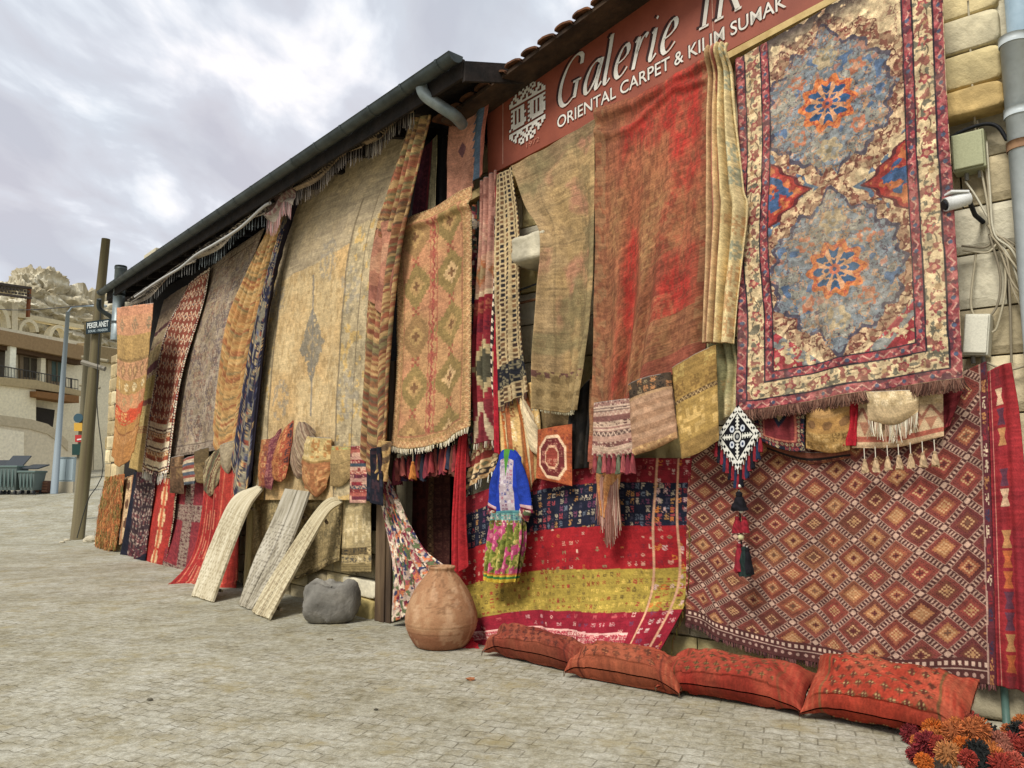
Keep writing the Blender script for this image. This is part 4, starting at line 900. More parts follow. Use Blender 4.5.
cloth('hanging_rug', 'narrow white dot bordered rug with brick and cream lattice and white fringe', 'rug', PL, .12, [(190, 284), (166, 335), (154, 400), (144, 470)], [(211, 267), (204, 305), (184, 375), (171, 473)],
  P_field(lambda c: np.where((c.V > .74)[..., None], bands(c, [(.74, '#a55', 'none', [])] + [(.74 + .26 * (i + 1) / 12, ['#a4553a', '#d9cdb0', '#5a3b35', '#c39a68'][i % 4], ['gly', 'zig', 'str', 'dia'][i % 4], ['#e0d6bd', '#7c3a2c']) for i in range(12)], 5),
     put(put(put(full(c.U.shape, '#8d4b3c'), dia((c.X % .22) - .11, (c.Y % .26) - .13, .2, .24, .015) < 1, '#b26a48'), np.abs(dia((c.X % .22) - .11, (c.Y % .26) - .13, .2, .24, .015) - .8) < .15, '#ddd0b4'), dia((c.X % .22) - .11, (c.Y % .26) - .13, .2, .24) < .3, '#41506a')),
     [(.02, '#3a2426', 'dash', ['#e6dcc8']), (.035, '#8a3a36', 'dash', ['#efe6d2']), (.02, '#2c2028', 'none', [])], 4), B=[(144, 470), (158, 476), (171, 473)], fold=('gentle', .04, 3), fringe=(90, .13, .006, ['#e6dfca', '#d6ccb2', '#f0ead8'], dict(cluster=22)), group=GL_)
def f_grey(c):
    img = full(c.U.shape, '#94866f'); n = fbm(c.X * 5, c.Y * 5, 8, 4); img = put(img, np.clip((n - .45) * 4, 0, .7), '#a2988a')
    q = dia((c.X % .5) - .25, (c.Y % .62) - .31, .5, .62, .02)
    img = put(img, (np.abs(q - .8) < .1) * .8, '#6a5d58'); img = put(img, (np.abs(q - .45) < .09) * .8, '#6b5348'); g, r_ = glyph(c.X, c.Y, .1, .11, 3, .5); img = put(img, g * .6, '#564c58'); g, r_ = glyph(c.X + .04, c.Y + .03, .14, .16, 9, .4); return put(img, g * .55, '#7d5549')
cloth('hanging_rug', 'tall dusty grey brown rug with worn diamond figures beside the gold drape', 'rug', PL, .05, [(212, 266), (187, 330), (175, 390), (172, 458)], [(266, 228), (240, 300), (228, 380), (219, 450)], P_field(f_grey, [(.05, '#6d6255', 'gly', ['#98897b', '#544a4a']), (.12, '#988c7d', 'gly', ['#6b5a50', '#7c7468']), (.02, '#564a45', 'none', [])], 7, amt=.2, faded='#9c9184', fade=.45), fold=('gentle', .04, 3), group=GL_)
def stripes_u(cols, n, seed, wob=.0):
    def f(c):
        u = c.X * n + .25 * fbm(c.X * 3, c.Y * 2, seed, 3) * 2 + wob * c.V; i = np.floor(u).astype(int); img = pick(h2(i, 0 * i, seed), cols); g, r_ = glyph(c.X, c.Y, .07, .09, seed, .35); img = put(img, g * .7, cols[0]); return wear(c, img, seed)
    return f
def stripes_v(cols, n, seed, slant=0.0, gly=.3):
    def f(c):
        u = c.Y * n + 2.2 * fbm(c.X * 2.5, c.Y * 2.5, seed, 3) + slant * c.X * n; i = np.floor(u).astype(int); img = pick(h2(i, 0 * i, seed), cols); g, r_ = glyph(c.X, c.Y, .06, .05, seed, gly); img = put(img, g * .7, cols[-1]); return wear(c, img, seed)
    return f
cloth('gathered_drape', 'gold and rust kilim gathered in long folds under the pink fringed valance', 'drape', PL, .12, [(282, 210), (252, 275), (231, 330), (219, 425)], [(291, 208), (272, 280), (258, 350), (243, 440)], stripes_v(['#b8935a', '#b0804c', '#bf9f68', '#9c6440', '#b08a54', '#8a7850', '#c4a470', '#b8935a'], 26, 3, .15), B=[(219, 425), (223, 458), (233, 462), (243, 440)], fold=('pleat', .075, 5), group='gathered drapes')
def f_navy(c):
    img = full(c.U.shape, '#2b2d45'); n = fbm(c.X * 9, c.Y * 5, 3, 4); img = put(img, (n > .56), '#7c7a6d'); g, r_ = glyph(c.X, c.Y, .09, .1, 4, .6); img = img * (1 - g[..., None]) + pick(r_, ['#8a4634', '#a39673', '#545c80', '#c1a06a']) * g[..., None]
    img = put(img, (c.U > .78), '#221f2b'); return wear(c, img, 5)
cloth('gathered_drape', 'navy patterned rug gathered into narrow folds next to the huge beige carpet', 'drape', PL, .17, [(292, 205), (270, 280), (254, 350), (236, 455)], [(304, 190), (282, 265), (269, 345), (257, 468)], f_navy, B=[(236, 455), (240, 492), (250, 500), (257, 468)], fold=('pleat', .06, 3), group='gathered drapes')
# big beige carpet
def f_beige(c):
    s1, z1 = PL.at(292, 275, .1)[:2]; s2, z2 = PL.at(375, 232, .1)[:2]
    zl = z1 + (c.S - s1) / (s2 - s1) * (z2 - z1) + .12 * (fbm(c.S * 2, c.S * 0, 5, 3) - .5)
    img = full(c.U.shape, '#ab9f82'); n = fbm(c.X * 2.5, c.Y * 40, 3, 3); img = put(img, np.clip((n - .45) * 3, 0, .5), '#8d826c'); n = fbm(c.X * 4, c.Y * 4, 13, 5, .6); img = put(img, np.clip((n - .5) * 5, 0, .6), '#b8a884')
    low = full(c.U.shape, '#c0a26e'); low = put(low, np.clip((fbm(c.X * 1.2, c.Y * 1.5, 7, 4) - .4) * 4, 0, .8), '#bdac82'); low = put(low, (fbm(c.X * 16, c.Y * 9, 2, 3) > .6) * .55, '#a28a5c')
    img = np.where((c.Z < zl)[..., None], low, img)
    # pale side columns with small figures
    side = (c.U < .14) | (c.U > .78); b = full(c.U.shape, '#b3a683'); b = put(b, (fbm(c.X * 14, c.Y * 10, 4, 3) > .58) * .6, '#8f8468'); b = put(b, (fbm(c.X * 10, c.Y * 8 + 20, 6, 3) > .63) * .8, '#c0a25e'); g, r_ = glyph(c.X, c.Y, .16, .2, 4, .5); b = put(b, g * .35, '#77745f')
    img = np.where((side & (c.Z < zl + .2))[..., None], b, img)
    for uu in (.14, .78, .9, .06): img = put(img, (np.abs(c.U - uu) < .006) & (c.Z < zl + .5), '#7e735b')
    # medallion
    s0, z0 = PL.at(313, 345, .1)[:2]; x = (c.S - s0); y = c.Z - z0; w = .32 * (1 + .5 * (fbm(c.X * 12, c.Y * 12, 9, 3) - .5)); d = np.abs(x) / w + np.abs(y) / .52
    n = fbm(c.X * 24, c.Y * 24, 11, 2); img = put(img, (d < 1) * (n > .33) * .9, '#7f7c70'); img = put(img, (d < .5) * (n < .5) * .7, '#9d8f70'); img = put(img, (np.abs(x) < .02) * (np.abs(y) < .95) * .8, '#7f7d77')
    for (a, b_) in ((277, 300), (352, 290), (282, 400), (352, 395), (330, 260)):
        s0, z0 = PL.at(a, b_, .1)[:2]; d = np.hypot((c.S - s0) * 1.2, c.Z - z0); img = put(img, (d < .3) * (fbm(c.X * 18, c.Y * 18, 15, 2) > .52) * .55, '#8c8a82')
    return wear(c, img, 9, amt=.12, sp=.07)
cloth('hanging_rug', 'huge worn beige and ochre carpet with small blue grey medallion, largest on the long wall', 'rug', PL, .08, [(306, 186), (277, 250), (264, 340), (255, 500)], [(421, 124), (386, 225), (375, 330), (372, 500)], f_beige, T=[(306, 186), (362, 156), (421, 124)], fold=('gentle', .06, 3), group=GL_)
def f_animals(c):
    img = full(c.U.shape, '#8f8158'); g, r_ = glyph(c.X, c.Y, .19, .22, 6, .75); img = put(img, g * .7, '#6b6347'); g, r_ = glyph(c.X + .1, c.Y + .1, .09, .09, 2, .5); img = put(img, g * .6, '#b7a678')
    return img
cloth('hanging_rug', 'olive carpet with dim animal figures hanging low behind the threshing boards', 'rug', PL, .04, [(264, 462), (252, 530), (246, 606)], [(350, 452), (349, 500), (347, 560)], P_field(f_animals, [(.05, '#7a6c49', 'gly', ['#a8996a', '#4c4734']), (.05, '#a39466', 'gly', ['#6c6044', '#b9aa80'])], 5, amt=.2), B=[(246, 606), (300, 578), (347, 560)], fold=('gentle', .07, 4), group=GL_)
cloth('hanging_rug', 'pale olive carpet strip with cream border figures beside the door post', 'rug', PL, .10, [(345, 455), (344, 500), (341, 572)], [(373, 446), (372, 500), (372, 572)], P_bands([(.2, '#a99b6f', 'gly', ['#77704f', '#c7ba8f']), (.5, '#b3a67b', 'gly', ['#8b8362', '#cfc4a0']), (.8, '#a89a70', 'gly', ['#6e6a58', '#c3b78f']), (.86, '#6d5f40', 'gly', ['#c5b380', '#3c3a33']), (.93, '#b09f70', 'gly', ['#5d5a50', '#d0c49c']), (1.01, '#9a8a5c', 'str', ['#7a6d48'])], 4), fold=('gentle', .03, 4), group=GL_)
cloth('gathered_drape', 'rust and olive striped kilim hanging in long ropes of folds left of the fringed kilim', 'drape', PL, .20, [(421, 122), (397, 190), (382, 240), (375, 320), (371, 440)], [(439, 118), (421, 195), (410, 250), (400, 340), (393, 455)], stripes_v(['#9c8054', '#945840', '#a88c5c', '#7f4c38', '#77704c', '#ae9060', '#8b6040', '#6a5440'], 34, 6, .15, .15), B=[(371, 440), (376, 462), (385, 478), (393, 455)], fold=('pleat', .10, 4), group='gathered drapes')
cloth('gathered_drape', 'dusty pink end of a rug bulging out beside the huge beige carpet', 'drape', PL, .26, [(384, 232), (379, 262), (376, 300)], [(398, 218), (400, 250), (394, 320)], stripes_v(['#a3705a', '#b08468', '#8c5a4c', '#a3705a'], 6, 8, .3, .1), fold=('pleat', .08, 2), group='gathered drapes')
cloth('hanging_rug', 'dark wine red rug edge with pale fringe in the gap below the near eave', 'rug', PL, .02, [(423, 150), (416, 200), (410, 245)], [(438, 135), (437, 200), (436, 260)], P_bands([(.55, '#4b1f2e', 'gly', ['#5c2836']), (.72, '#7a2a30', 'str', ['#5a1f2c']), (1.01, '#9a9472', 'str', ['#6d6a55'])], 2, True), fold=('gentle', .03, 3))
# valance under the eave
zt = EZ - .02
def valance(name, label, x0, y0, x1, y1, drop, pal, tcols, n, off=.42, wav=.05):
    cloth(name, label, 'valance', PL, off, [(x0, y0), (x0 + .5, y0 + drop)], [(x1, y1), (x1 + .5, y1 + drop * 1.5)], P_bands([(.3, pal[0], 'gly', [pal[1], pal[0]]), (.7, pal[2], 'zig', [pal[1]]), (1.01, pal[1], 'none', [])], 3),
      T=None, B=[(x0 + .5, y0 + drop), (x0 + (x1 - x0) * .33, y0 + (y1 - y0) * .30 + drop * 1.5), (x0 + (x1 - x0) * .66, y0 + (y1 - y0) * .70 + drop * .9), (x1 + .5, y1 + drop * 1.5)], fold=('sag', .05, 5), fringe=(n * 5, .16, .007, tcols, dict(cluster=n, spread=.12)), group='valances below the eave')
valance('eave_valance', 'farthest dark valance strip below the gutter with white edging cord', 130, 300, 198, 252, 7, ('#3b3835', '#9a958a', '#2f2d2c'), ['#3f3e3b', '#6f6c66', '#2c2b29'], 30)
valance('eave_valance', 'dark valance strip with blue grey tassels ending at the pink fringed piece', 198, 252, 268, 204, 7, ('#3a3634', '#a39d90', '#2c2a29'), ['#4a4e4c', '#6f7573', '#323332'], 26)
valance('eave_valance', 'dusty pink and grey valance piece with long fringe', 267, 204, 296, 182, 16, ('#5c4a48', '#8a8378', '#7a5a58'), ['#9a6a66', '#8d7c74', '#a87f78'], 22)
valance('eave_valance', 'brown tasselled valance strip right of the pink fringed piece', 296, 184, 365, 138, 7, ('#4a4038', '#8c7c66', '#3a322c'), ['#6c6054', '#4a4038', '#82766a'], 30)
valance('eave_valance', 'nearest brown tasselled valance strip above the wine red rug edge', 366, 138, 417, 103, 7, ('#54483a', '#94836a', '#3f352c'), ['#786c5c', '#54483e', '#8a7e6a'], 22)
m = MB(); q = [PL.W(PL.at(x, y, .52)) for x, y in ((135, 297), (160, 280), (180, 268), (196, 255), (215, 244), (240, 228), (262, 208), (270, 203))]; m.tube(smooth_poly(np.array(q), 40), .022, 7, C('#b9b7b0'))
o = m.build('draped_rope', M_cloth(), smooth=True); tag(o, 'pale thick cord slung along the dark valances below the gutter', 'cord')
# lower row
def f_shag(c):
    n = fbm(c.X * 9, c.Y * 6, 3, 4); img = full(c.U.shape, '#9a5a33'); img = put(img, n > .55, '#6f6a35'); img = put(img, n < .42, '#b5713d'); return wear(c, img, 3, sp=.2)
o = cloth('hanging_rug', 'shaggy orange brown long haired rug at the foot of the corner wall', 'rug', PL, .10, [(107, 477), (101, 510), (97, 546)], [(127, 474), (122, 510), (115, 551)], f_shag, fold=('gentle', .05, 4), edge=.06, group='rugs hung low on the long shop')
rs = np.random.RandomState(4); P = o_info[o.name]; nv_, nu_ = P.shape[:2]; rows = []
vv, ff, cc = [], [], []; k = 0
for j in range(0, nv_, 5):
    v, f, c_ = strands(P[j], PL.n, 46, .12, .006, ['#a8602f', '#8a4a2a', '#b97a40', '#77703a', '#c08a4e'], j, spread=.9); vv.append(v); ff.append(f + k); cc.append(c_); k += len(v)
mesh_obj('shag', np.concatenate(vv), np.concatenate(ff), M_cloth('yarn', .95, .1), None, o, np.concatenate(cc), False)
cloth('hanging_rug', 'very narrow cream runner with dark notches between the shaggy and the navy rug', 'rug', PL, .04, [(125, 478), (121, 545)], [(137, 474), (131, 540)], P_bands([(.25, '#a57a55', 'none', []), (.75, '#c7ad84', 'dot', ['#6a4a35']), (1.01, '#a87a55', 'none', [])], 3, True, border=[(.02, '#8c6544', 'dash', ['#cbb48c'])]), fold=('gentle', .03, 3), group='rugs hung low on the long shop')
def f_ikat(c):
    img = full(c.U.shape, '#3c2c33'); z = tri(c.X / .16 + .15 * (vn(c.X * 3, c.Y * 26, 4) - .5)) * .3; w = np.abs(((c.Y + z) % .42) - .21); img = put(img, w < .07, '#a18f86'); img = put(img, w < .03, '#76494a'); img = put(img, ((c.V < .1) | (c.V > .78)) * (fbm(c.X * 20, c.Y * 30, 3, 2) > .5), '#5c2f38'); img = put(img, (c.U < .17) | (c.V > .9), '#1e2030'); return wear(c, img, 4, amt=.2, sp=.16)
cloth('hanging_rug', 'navy edged rug with greyish zigzag weave hanging low near the far corner', 'rug', PL, .12, [(135, 472), (129, 520), (122, 558)], [(159, 472), (153, 520), (147, 562)], f_ikat, B=[(122, 558), (132, 570), (147, 562)], fold=('gentle', .05, 4), group='rugs hung low on the long shop')
def f_redz(c):
    img = full(c.U.shape, '#a8302a'); e = np.abs(((c.Y + .12 * tri(c.X / .3)) % .55) - .27); x = c.X - c.W / 2; w = .06 + .10 * tri(c.Y / .4); img = put(img, np.abs(x) < w, '#d8b98a'); img = put(img, np.abs(x) < w * .45, '#c05a3a'); return img
cloth('hanging_rug', 'red runner with cream flame figure and black white tooth border', 'rug', PL, .10, [(156, 475), (150, 530), (144, 567)], [(181, 473), (174, 530), (164, 573)], P_field(f_redz, [(.03, '#2a2222', 'dash', ['#d8ccb0']), (.035, '#c9b78f', 'dia', ['#6a2a28', '#2b2b33']), (.015, '#33262a', 'none', [])], 4), B=[(144, 567), (155, 572), (164, 573)], fold=('gentle', .04, 3), group='rugs hung low on the long shop')
def f_cross(c):
    img = full(c.U.shape, '#8c3038'); img = put(img, fbm(c.X * 30, c.Y * 30, 3, 2) > .55, '#7a2a35'); b = (np.abs(c.U - .52) < .12) | (np.abs(c.V - .38) < .07) | (c.V > .85) ; g, r_ = glyph(c.X, c.Y, .07, .07, 4, .9); k = full(c.U.shape, '#8d7b70'); k = put(k, g, '#5c2f38'); return np.where(b[..., None], k, img)
cloth('hanging_rug', 'dull crimson rug crossed by grey figured bands left of the red striped cloth', 'rug', PL, .06, [(178, 470), (171, 530), (165, 576)], [(209, 468), (203, 540), (197, 588)], P_field(f_cross, [(.02, '#5c2730', 'none', []), (.02, '#7c3038', 'dash', ['#94645c'])], 5), B=[(165, 576), (180, 584), (197, 588)], fold=('gentle', .04, 3), group='rugs hung low on the long shop')
def f_redstripe(c):
    u = c.X * 17 + .3 * fbm(c.X * 2, c.Y * 1, 3, 2); img = full(c.U.shape, '#9e2c2a'); img = put(img, (u % 1) < .16, '#c0765a'); img = put(img, ((u * .25) % 1) < .12, '#7c2026'); img = put(img, c.U > .5, '#000') if 0 else img; img = put(img, (c.U > .45) * .35, '#b8452f'); return wear(c, img, 5, amt=.12)
cloth('hanging_cloth', 'bright red striped cotton cloth trailing onto the pavement behind the first threshing board', 'cloth', PL, .14, [(209, 462), (203, 520, .2), (192, 560, .35), (166, 590, .95)], [(247, 458), (243, 520, .18), (240, 594, .22)], f_redstripe, B=[(166, 590, .95), (190, 590, .62), (215, 597, .45), (240, 594, .22)], fold=('pleat', .045, 6), wr=lambda c: .02 * (c.V > .9))
# row of saddle bags and small weavings
BG = 'small woven bags in a row on the long shop'
def bag(label, L, R, pat, T=None, B=None, off=.22, amp=.07, pl=PL, cat='bag', name='woven_bag', group=BG, fold='bag', **k):
    return cloth(name, label, cat, pl, off, L, R, pat, T=T, B=B, fold=(fold, amp, 3), back=True, group=group, **k)
sv = stripes_v
bag('brown small bag with fringe, first in the row above the crimson rug', [(172, 458), (170, 493)], [(184, 455), (184, 494)], P_bands([(.3, '#6d5238', 'gly', ['#8c7050', '#4a3a2c']), (1.01, '#5c4532', 'gly2', ['#77603f', '#463525'])], 4))
bag('little bag striped in red, blue and white', [(184, 460), (184, 485)], [(196, 455), (195, 484)], P_bands([((i + 1) / 9, ['#8c4a40', '#b3a68d', '#4f5a6a'][i % 3], 'none', []) for i in range(9)], 4), off=.26)
bag('dark olive brown small bag hanging limp between the striped bags', [(195, 452), (193, 482)], [(209, 447), (207, 484)], P_bands([(.4, '#5d4f35', 'none', []), (1.01, '#6b5a3c', 'gly2', ['#4a3f2c', '#806e4a'])], 5))
bag('bag woven in diagonal grey green and brown stripes', [(205, 463), (204, 490)], [(223, 447), (220, 478)], sv(['#8d8260', '#6b4436', '#a39a76', '#5d5c48'], 30, 3, .8, .1), B=[(204, 490), (211, 496), (220, 478)])
bag('plain grey beige cone shaped bag end above the red striped cloth', [(220, 446), (222, 466)], [(238, 440), (233, 462)], P_bands([(1.01, '#978d75', 'none', [])], 6), B=[(222, 466), (228, 474), (233, 462)])
bag('rust red bag cornered with purple edge, left of the tallest pointed bag', [(262, 440), (258, 486)], [(282, 428), (272, 490)], P_bands([(.3, '#a5703f', 'gly', ['#8c5434']), (.6, '#8f5038', 'gly2', ['#b78a5c', '#6c4040']), (1.01, '#703844', 'gly2', ['#96605c'])], 4, True), T=[(262, 440), (275, 438), (282, 428)])
bag('tall pointed bag in orange kilim with barber striped edge', [(280, 440), (273, 462), (272, 478)], [(294, 420), (292, 445), (286, 478)], P_bands([(.6, '#b07243', 'gly2', ['#7d4a30', '#c99258', '#934a30']), (1.01, '#a05038', 'gly2', ['#3a3540', '#c08a58'])], 6, True), B=[(272, 478), (280, 482), (286, 478)])
bag('bag with fine diagonal brown and cream stripes and a pink flap', [(298, 425), (290, 462)], [(316, 432), (303, 476)], sv(['#8c7a62', '#6f5a4c', '#a0907a', '#7a6254'], 60, 5, -.6, .1), T=[(298, 425), (304, 422), (316, 432)], B=[(290, 462), (297, 478), (303, 476)])
bag('large pouch of cream kilim with rust flower pocket', [(308, 436), (303, 470), (306, 488)], [(332, 438), (333, 462), (326, 488)], P_bands([(.4, '#b9a56c', 'gly', ['#a67a45', '#d1bf8c', '#8c5c3a']), (.44, '#8c7040', 'none', []), (1.01, '#a06a42', 'gly', ['#b98a58', '#7d3f30', '#c0743f'])], 8), B=[(306, 488), (317, 497), (326, 488)], amp=.10)
bag('flat tan bag with a fold line under two tufts', [(332, 446), (330, 486)], [(353, 446), (352, 476)], P_bands([(.12, '#a98f58', 'gly', ['#c86a35', '#8a9a60']), (.45, '#a38c5c', 'none', []), (.47, '#7a6a44', 'none', []), (1.01, '#9c8658', 'gly2', ['#907a50'])], 6), B=[(330, 486), (341, 486), (352, 476)], amp=.05)
cloth('small_weaving', 'small flat weaving banded in red, pink and blue stripes beside the door post', 'weaving', PL, .28, [(353, 446), (352, 503)], [(371, 446), (369, 503)], P_bands([((i + 1) / 16, ['#8c3a38', '#a85a50', '#6b3040', '#b0857a', '#8a2f38', '#3f5060'][i % 6], ['gly', 'none', 'str', 'zig'][i % 4], ['#c9a08c', '#5a2a38']) for i in range(16)], 6), fold=('gentle', .03, 3), group=BG)
cloth('small_weaving', 'black and navy folded weaving hanging over the door post', 'weaving', PL, .30, [(371, 450), (371, 500)], [(386, 447), (386, 506)], P_bands([(1.01, '#1d1f2b', 'gly2', ['#2c2f40', '#3a2a33'])], 2), fold=('pleat', .05, 2), group=BG)
# threshing boards
def board(label, bl, br, tl, tr, mid, out_top, curve, pal, split, seed):
    """curved plank sledge leaning on the rugs: foot on the street, nose against the wall"""
    A, B = gnd(*bl), gnd(*br); ob = PL.off_of((A + B) / 2)
    cl = lambda foot, midp, top, o: np.array([foot, (foot * .62 + PL.W(PL.at(*midp, o[0])) * .38) * 0 + PL.W(PL.at(*midp, o[0])), PL.W(PL.at(*top[0], o[1])), PL.W(PL.at(*top[1], o[2]))])
    L = smooth_poly(cl(A, mid[0], (tl[0], tl[1]), curve), 90); R = smooth_poly(cl(B, mid[1], (tr[0], tr[1]), curve), 90)
    nu = 26; u = np.linspace(0, 1, nu)[None, :, None]; P = L[:, None] * (1 - u) + R[:, None] * u
    n = np.cross(np.gradient(P, axis=1), np.gradient(P, axis=0)); n /= np.linalg.norm(n, axis=2)[..., None]; 
    if (n[..., 0:2] @ PL.n).mean() < 0: n = -n
    c = Ctx(); c.U, c.V = np.meshgrid(np.linspace(0, 1, nu), np.linspace(0, 1, 90)); c.W = .45; c.H = 1.7; c.X = c.U * c.W; c.Y = c.V * c.H
    img = full(c.U.shape, pal[0]); g = fbm(c.X * 50, c.Y * 2.5, seed, 4, .6); img = put(img, np.clip((g - .45) * 4, 0, 1), pal[1]); img = put(img, np.clip((.42 - g) * 5, 0, .8), pal[2])
    hole = (np.hypot(((c.X + .02 * (np.floor(c.Y / .055) % 2)) % .05) - .025, ((c.Y % .055) - .027) * .8) < .013) & (c.V < .72) & (h2(np.floor(c.X / .05).astype(int), np.floor(c.Y / .055).astype(int), seed) < .8)
    img = put(img, hole * .5, pal[3]); d = .003 * (g - .5)
    if split: gap = np.abs(c.U - .52) < .02; img = put(img, gap, '#2c251c'); d = d - .03 * gap
    img = np.clip(img, 0, 1); P = P + n * d[..., None]
    jag = (np.random.RandomState(seed).rand(nu) - .5) * .02; P[0, :, 2] += np.abs(jag) 
    o = mesh_obj('threshing_board', P.reshape(-1, 3), grid_faces(90, nu), M_cloth('plank_wood', .85, .15, 60, 0, .2), None, None, img.reshape(-1, 3), False, .03, -1 if True else 1); tag(o, label, 'wooden board', 'antique threshing boards leaning on the wall')
    for f in (.12, .8):
        i = int(f * 89); b0, b1 = P[i, 1], P[i, -2]; m = MB(); nn = n[i, nu // 2]; m.tube([b0 - nn * .065, b1 - nn * .065], .02, 6, C('#6b5a42')); m.build('batten', PLANK, o)
    return o
board('first threshing board, smooth pale plank leaning before the red striped cloth', (193, 597), (214, 603), [(233, 500), (258, 487)], [(251, 507), (264, 489)], [(212, 545), (235, 545)], 0, (.62, .38, .16), ['#bfb08c', '#d2c6a4', '#96855f', '#7f6c4a'], False, 3)
board('middle threshing board, split grey planks with rows of flint holes', (240, 606), (253, 611), [(272, 525), (287, 489)], [(298, 528), (311, 492)], [(256, 560), (282, 565)], 0, (.60, .34, .22), ['#a3987f', '#bdb39c', '#736852', '#4f4637'], True, 5)
board('nearest threshing board, narrow split cream plank leaning toward the stone', (253, 613), (270, 621), [(322, 505), (341, 499)], [(327, 517), (343, 503)], [(277, 571), (292, 580)], 0, (.66, .34, .15), ['#b9a880', '#cfc19a', '#8c7856', '#6b5a3e'], True, 8)
m = MB(); a = PL.W(PL.at(246, 600, .3)); b2 = PL.W(PL.at(251, 500, .15)); m.tube([a, (a + b2) / 2, b2], [.05, .045, .05], 8, C('#b8a46c')); o = m.build('wooden_pole', PLANK, smooth=True); tag(o, 'short round wooden pole standing between the first and middle threshing boards', 'pole')
# hollowed stone
g = gnd(328, 624); R0 = .30; n = 40; th = np.linspace(0, 2 * math.pi, n + 1)[:-1]; prof = [(0, 0), (.55, .0), (.80, .06), (.97, .25), (1.0, .5), (.98, .7), (.90, .86), (.76, .90), (.62, .86), (.45, .80), (.2, .77), (0, .76)]
pp = smooth_poly(np.array(prof), 40); V = []
for r_, z in pp:
    k = 1 + .36 * (fbm(np.cos(th) * 1.3 + 5, np.sin(th) * 1.3 + z * 1.2 + 3, 7, 4) - .5) * 2 * min(r_ * 2, 1); V.append(np.stack([g[0] + np.cos(th) * r_ * R0 * k * 1.08, g[1] + .15 + np.sin(th) * r_ * R0 * k * .9, g[2] + z * .47 + (fbm(np.cos(th) * 2 + r_, np.sin(th) * 2 + z, 9, 3) - .5) * .16 * min(z * 5, 1)], 1))
V = np.array(V); cz = fbm(V[..., 0] * 9, V[..., 2] * 9 + V[..., 1] * 5, 4, 4); col = C('#7d786d') * (.7 + .6 * cz)[..., None]
o = mesh_obj('hollow_stone', V.reshape(-1, 3), grid_faces(40, n, True), M_cloth('basalt', .95, 1.0, 30), None, None, np.clip(col.reshape(-1, 3), 0, 1)); tag(o, 'round grey hollowed basalt stone on the pavement right of the threshing boards', 'stone')
# ================================================================== TEXTILES: STONE SHOP (right)
GR_ = 'rugs hung along the stone shop wall'; DR_ = 'gathered drapes'; BR_ = 'woven bags hung on the stone shop'
cloth('hanging_rug', 'small salmon kilim with blue toothed edge hanging between the eave and the sign', 'rug', PR, .30, [(452, 104), (450, 150), (449, 204)], [(496, 77), (488, 130), (487, 176)],
  lambda c: wear(c, put(put(put(full(c.U.shape, '#b5806a'), np.maximum(0, c.U - .62) > .12 * tri(c.Y / .09), '#4a6078'), c.U > .9, '#a5604f'), (dia(c.U - .35, c.V - .5, .25, .18) < 1), '#6d4a50'), 4), T=[(452, 104), (474, 104), (496, 77)], fold=('gentle', .07, 3), group=GR_)
def f_K(c):
    img = full(c.U.shape, '#b5825e'); n = fbm(c.X * 3, c.Y * 3, 4, 4); img = put(img, np.clip((n - .4) * 4, 0, .7), '#b08d5e')
    for col in range(2):
        for row in range(5):
            cx = c.W * (.28 + .45 * col); cy = c.H * (.10 + .215 * row); x = c.X - cx; y = c.Y - cy; q = dia(x, y, .62, .60, .034)
            e = h2(col, row, 5); k = '#8a7647' if e > .35 else '#94754c'
            img = put(img, (q < 1.0) & (q > .9), '#9c5a45'); img = put(img, q < .88, k); img = put(img, q < .4, '#a98a58' if e < .6 else '#c2a374'); img = put(img, (q < .2), '#7a5a3c')
            for sx in (-1, 1): img = put(img, dia(x - sx * .27, y - .27, .14, .16, .02) < 1, '#a4604a')
    img = put(img, np.abs(c.X - c.W * .51 - .03 * (tri(c.Y / .08) - .5)) < .012, '#9c4a42'); img = put(img, np.abs(np.abs(c.X - c.W * .51) - .06) < .006, '#a5604c')
    return img
cloth('hanging_rug', 'salmon and olive stepped diamond kilim with white fringe hung across the doorway head', 'rug', PR, .42, [(398, 226), (399, 300), (397, 380), (391, 446)], [(474, 187), (473, 280), (472, 360), (471, 426)],
  P_field(f_K, [(.015, '#5f5a3c', 'dash', ['#bda070']), (.05, '#ae8259', 'zig', ['#c4a574']), (.05, '#b08a5e', 'dia', ['#8f7648', '#b08a5e']), (.015, '#9c6a4c', 'none', [])], 4, amt=.12), B=[(391, 446), (412, 449), (442, 443), (471, 426)], fold=('gentle', .05, 4), fringe=(150, .05, .005, ['#d8c8a4', '#e6dbc0', '#c9b68e'], dict(spread=.3)), group=GR_,
  wr=lambda c: .05 * np.exp(-((c.V - .03 - .05 * c.U) / .02) ** 2) + .03 * np.sin(c.U * 9 + c.V * 3) * np.clip(1 - c.V * 3, 0, 1))
# tassels over the doorway
t = None; rs = np.random.RandomState(8); tcol = ['#8c3030', '#5a2430', '#2c3040', '#6a3a2c', '#3a3030', '#a04038', '#4a3a50', '#2a2d38', '#7a2c34', '#9a4a40']
t = empty('tassel_row', PR.W(PR.at(430, 470, .3))); tag(t, 'row of dark red and navy wool tassels under the white fringed kilim above the doorway', 'tassels')
for i in range(26):
    x = 392 + 75 * (i + .5) / 26 + rs.rand() * 2; y = 452 - 16 * (i / 26) + rs.rand() * 6; p = PR.W(PR.at(x, y, .25 + .10 * rs.rand())); m = MB(); tassel_mb(m, p, .24 + .1 * rs.rand(), .034, tcol[rs.randint(len(tcol))], i); m.build('tassel', M_cloth('yarn', .95, .1), t, smooth=True)
m = MB(); tassel_mb(m, PR.W(PR.at(413, 452, .45)), .28, .035, '#c8742c', 40, .1); m.build('tassel', M_cloth('yarn', .95, .1), t)
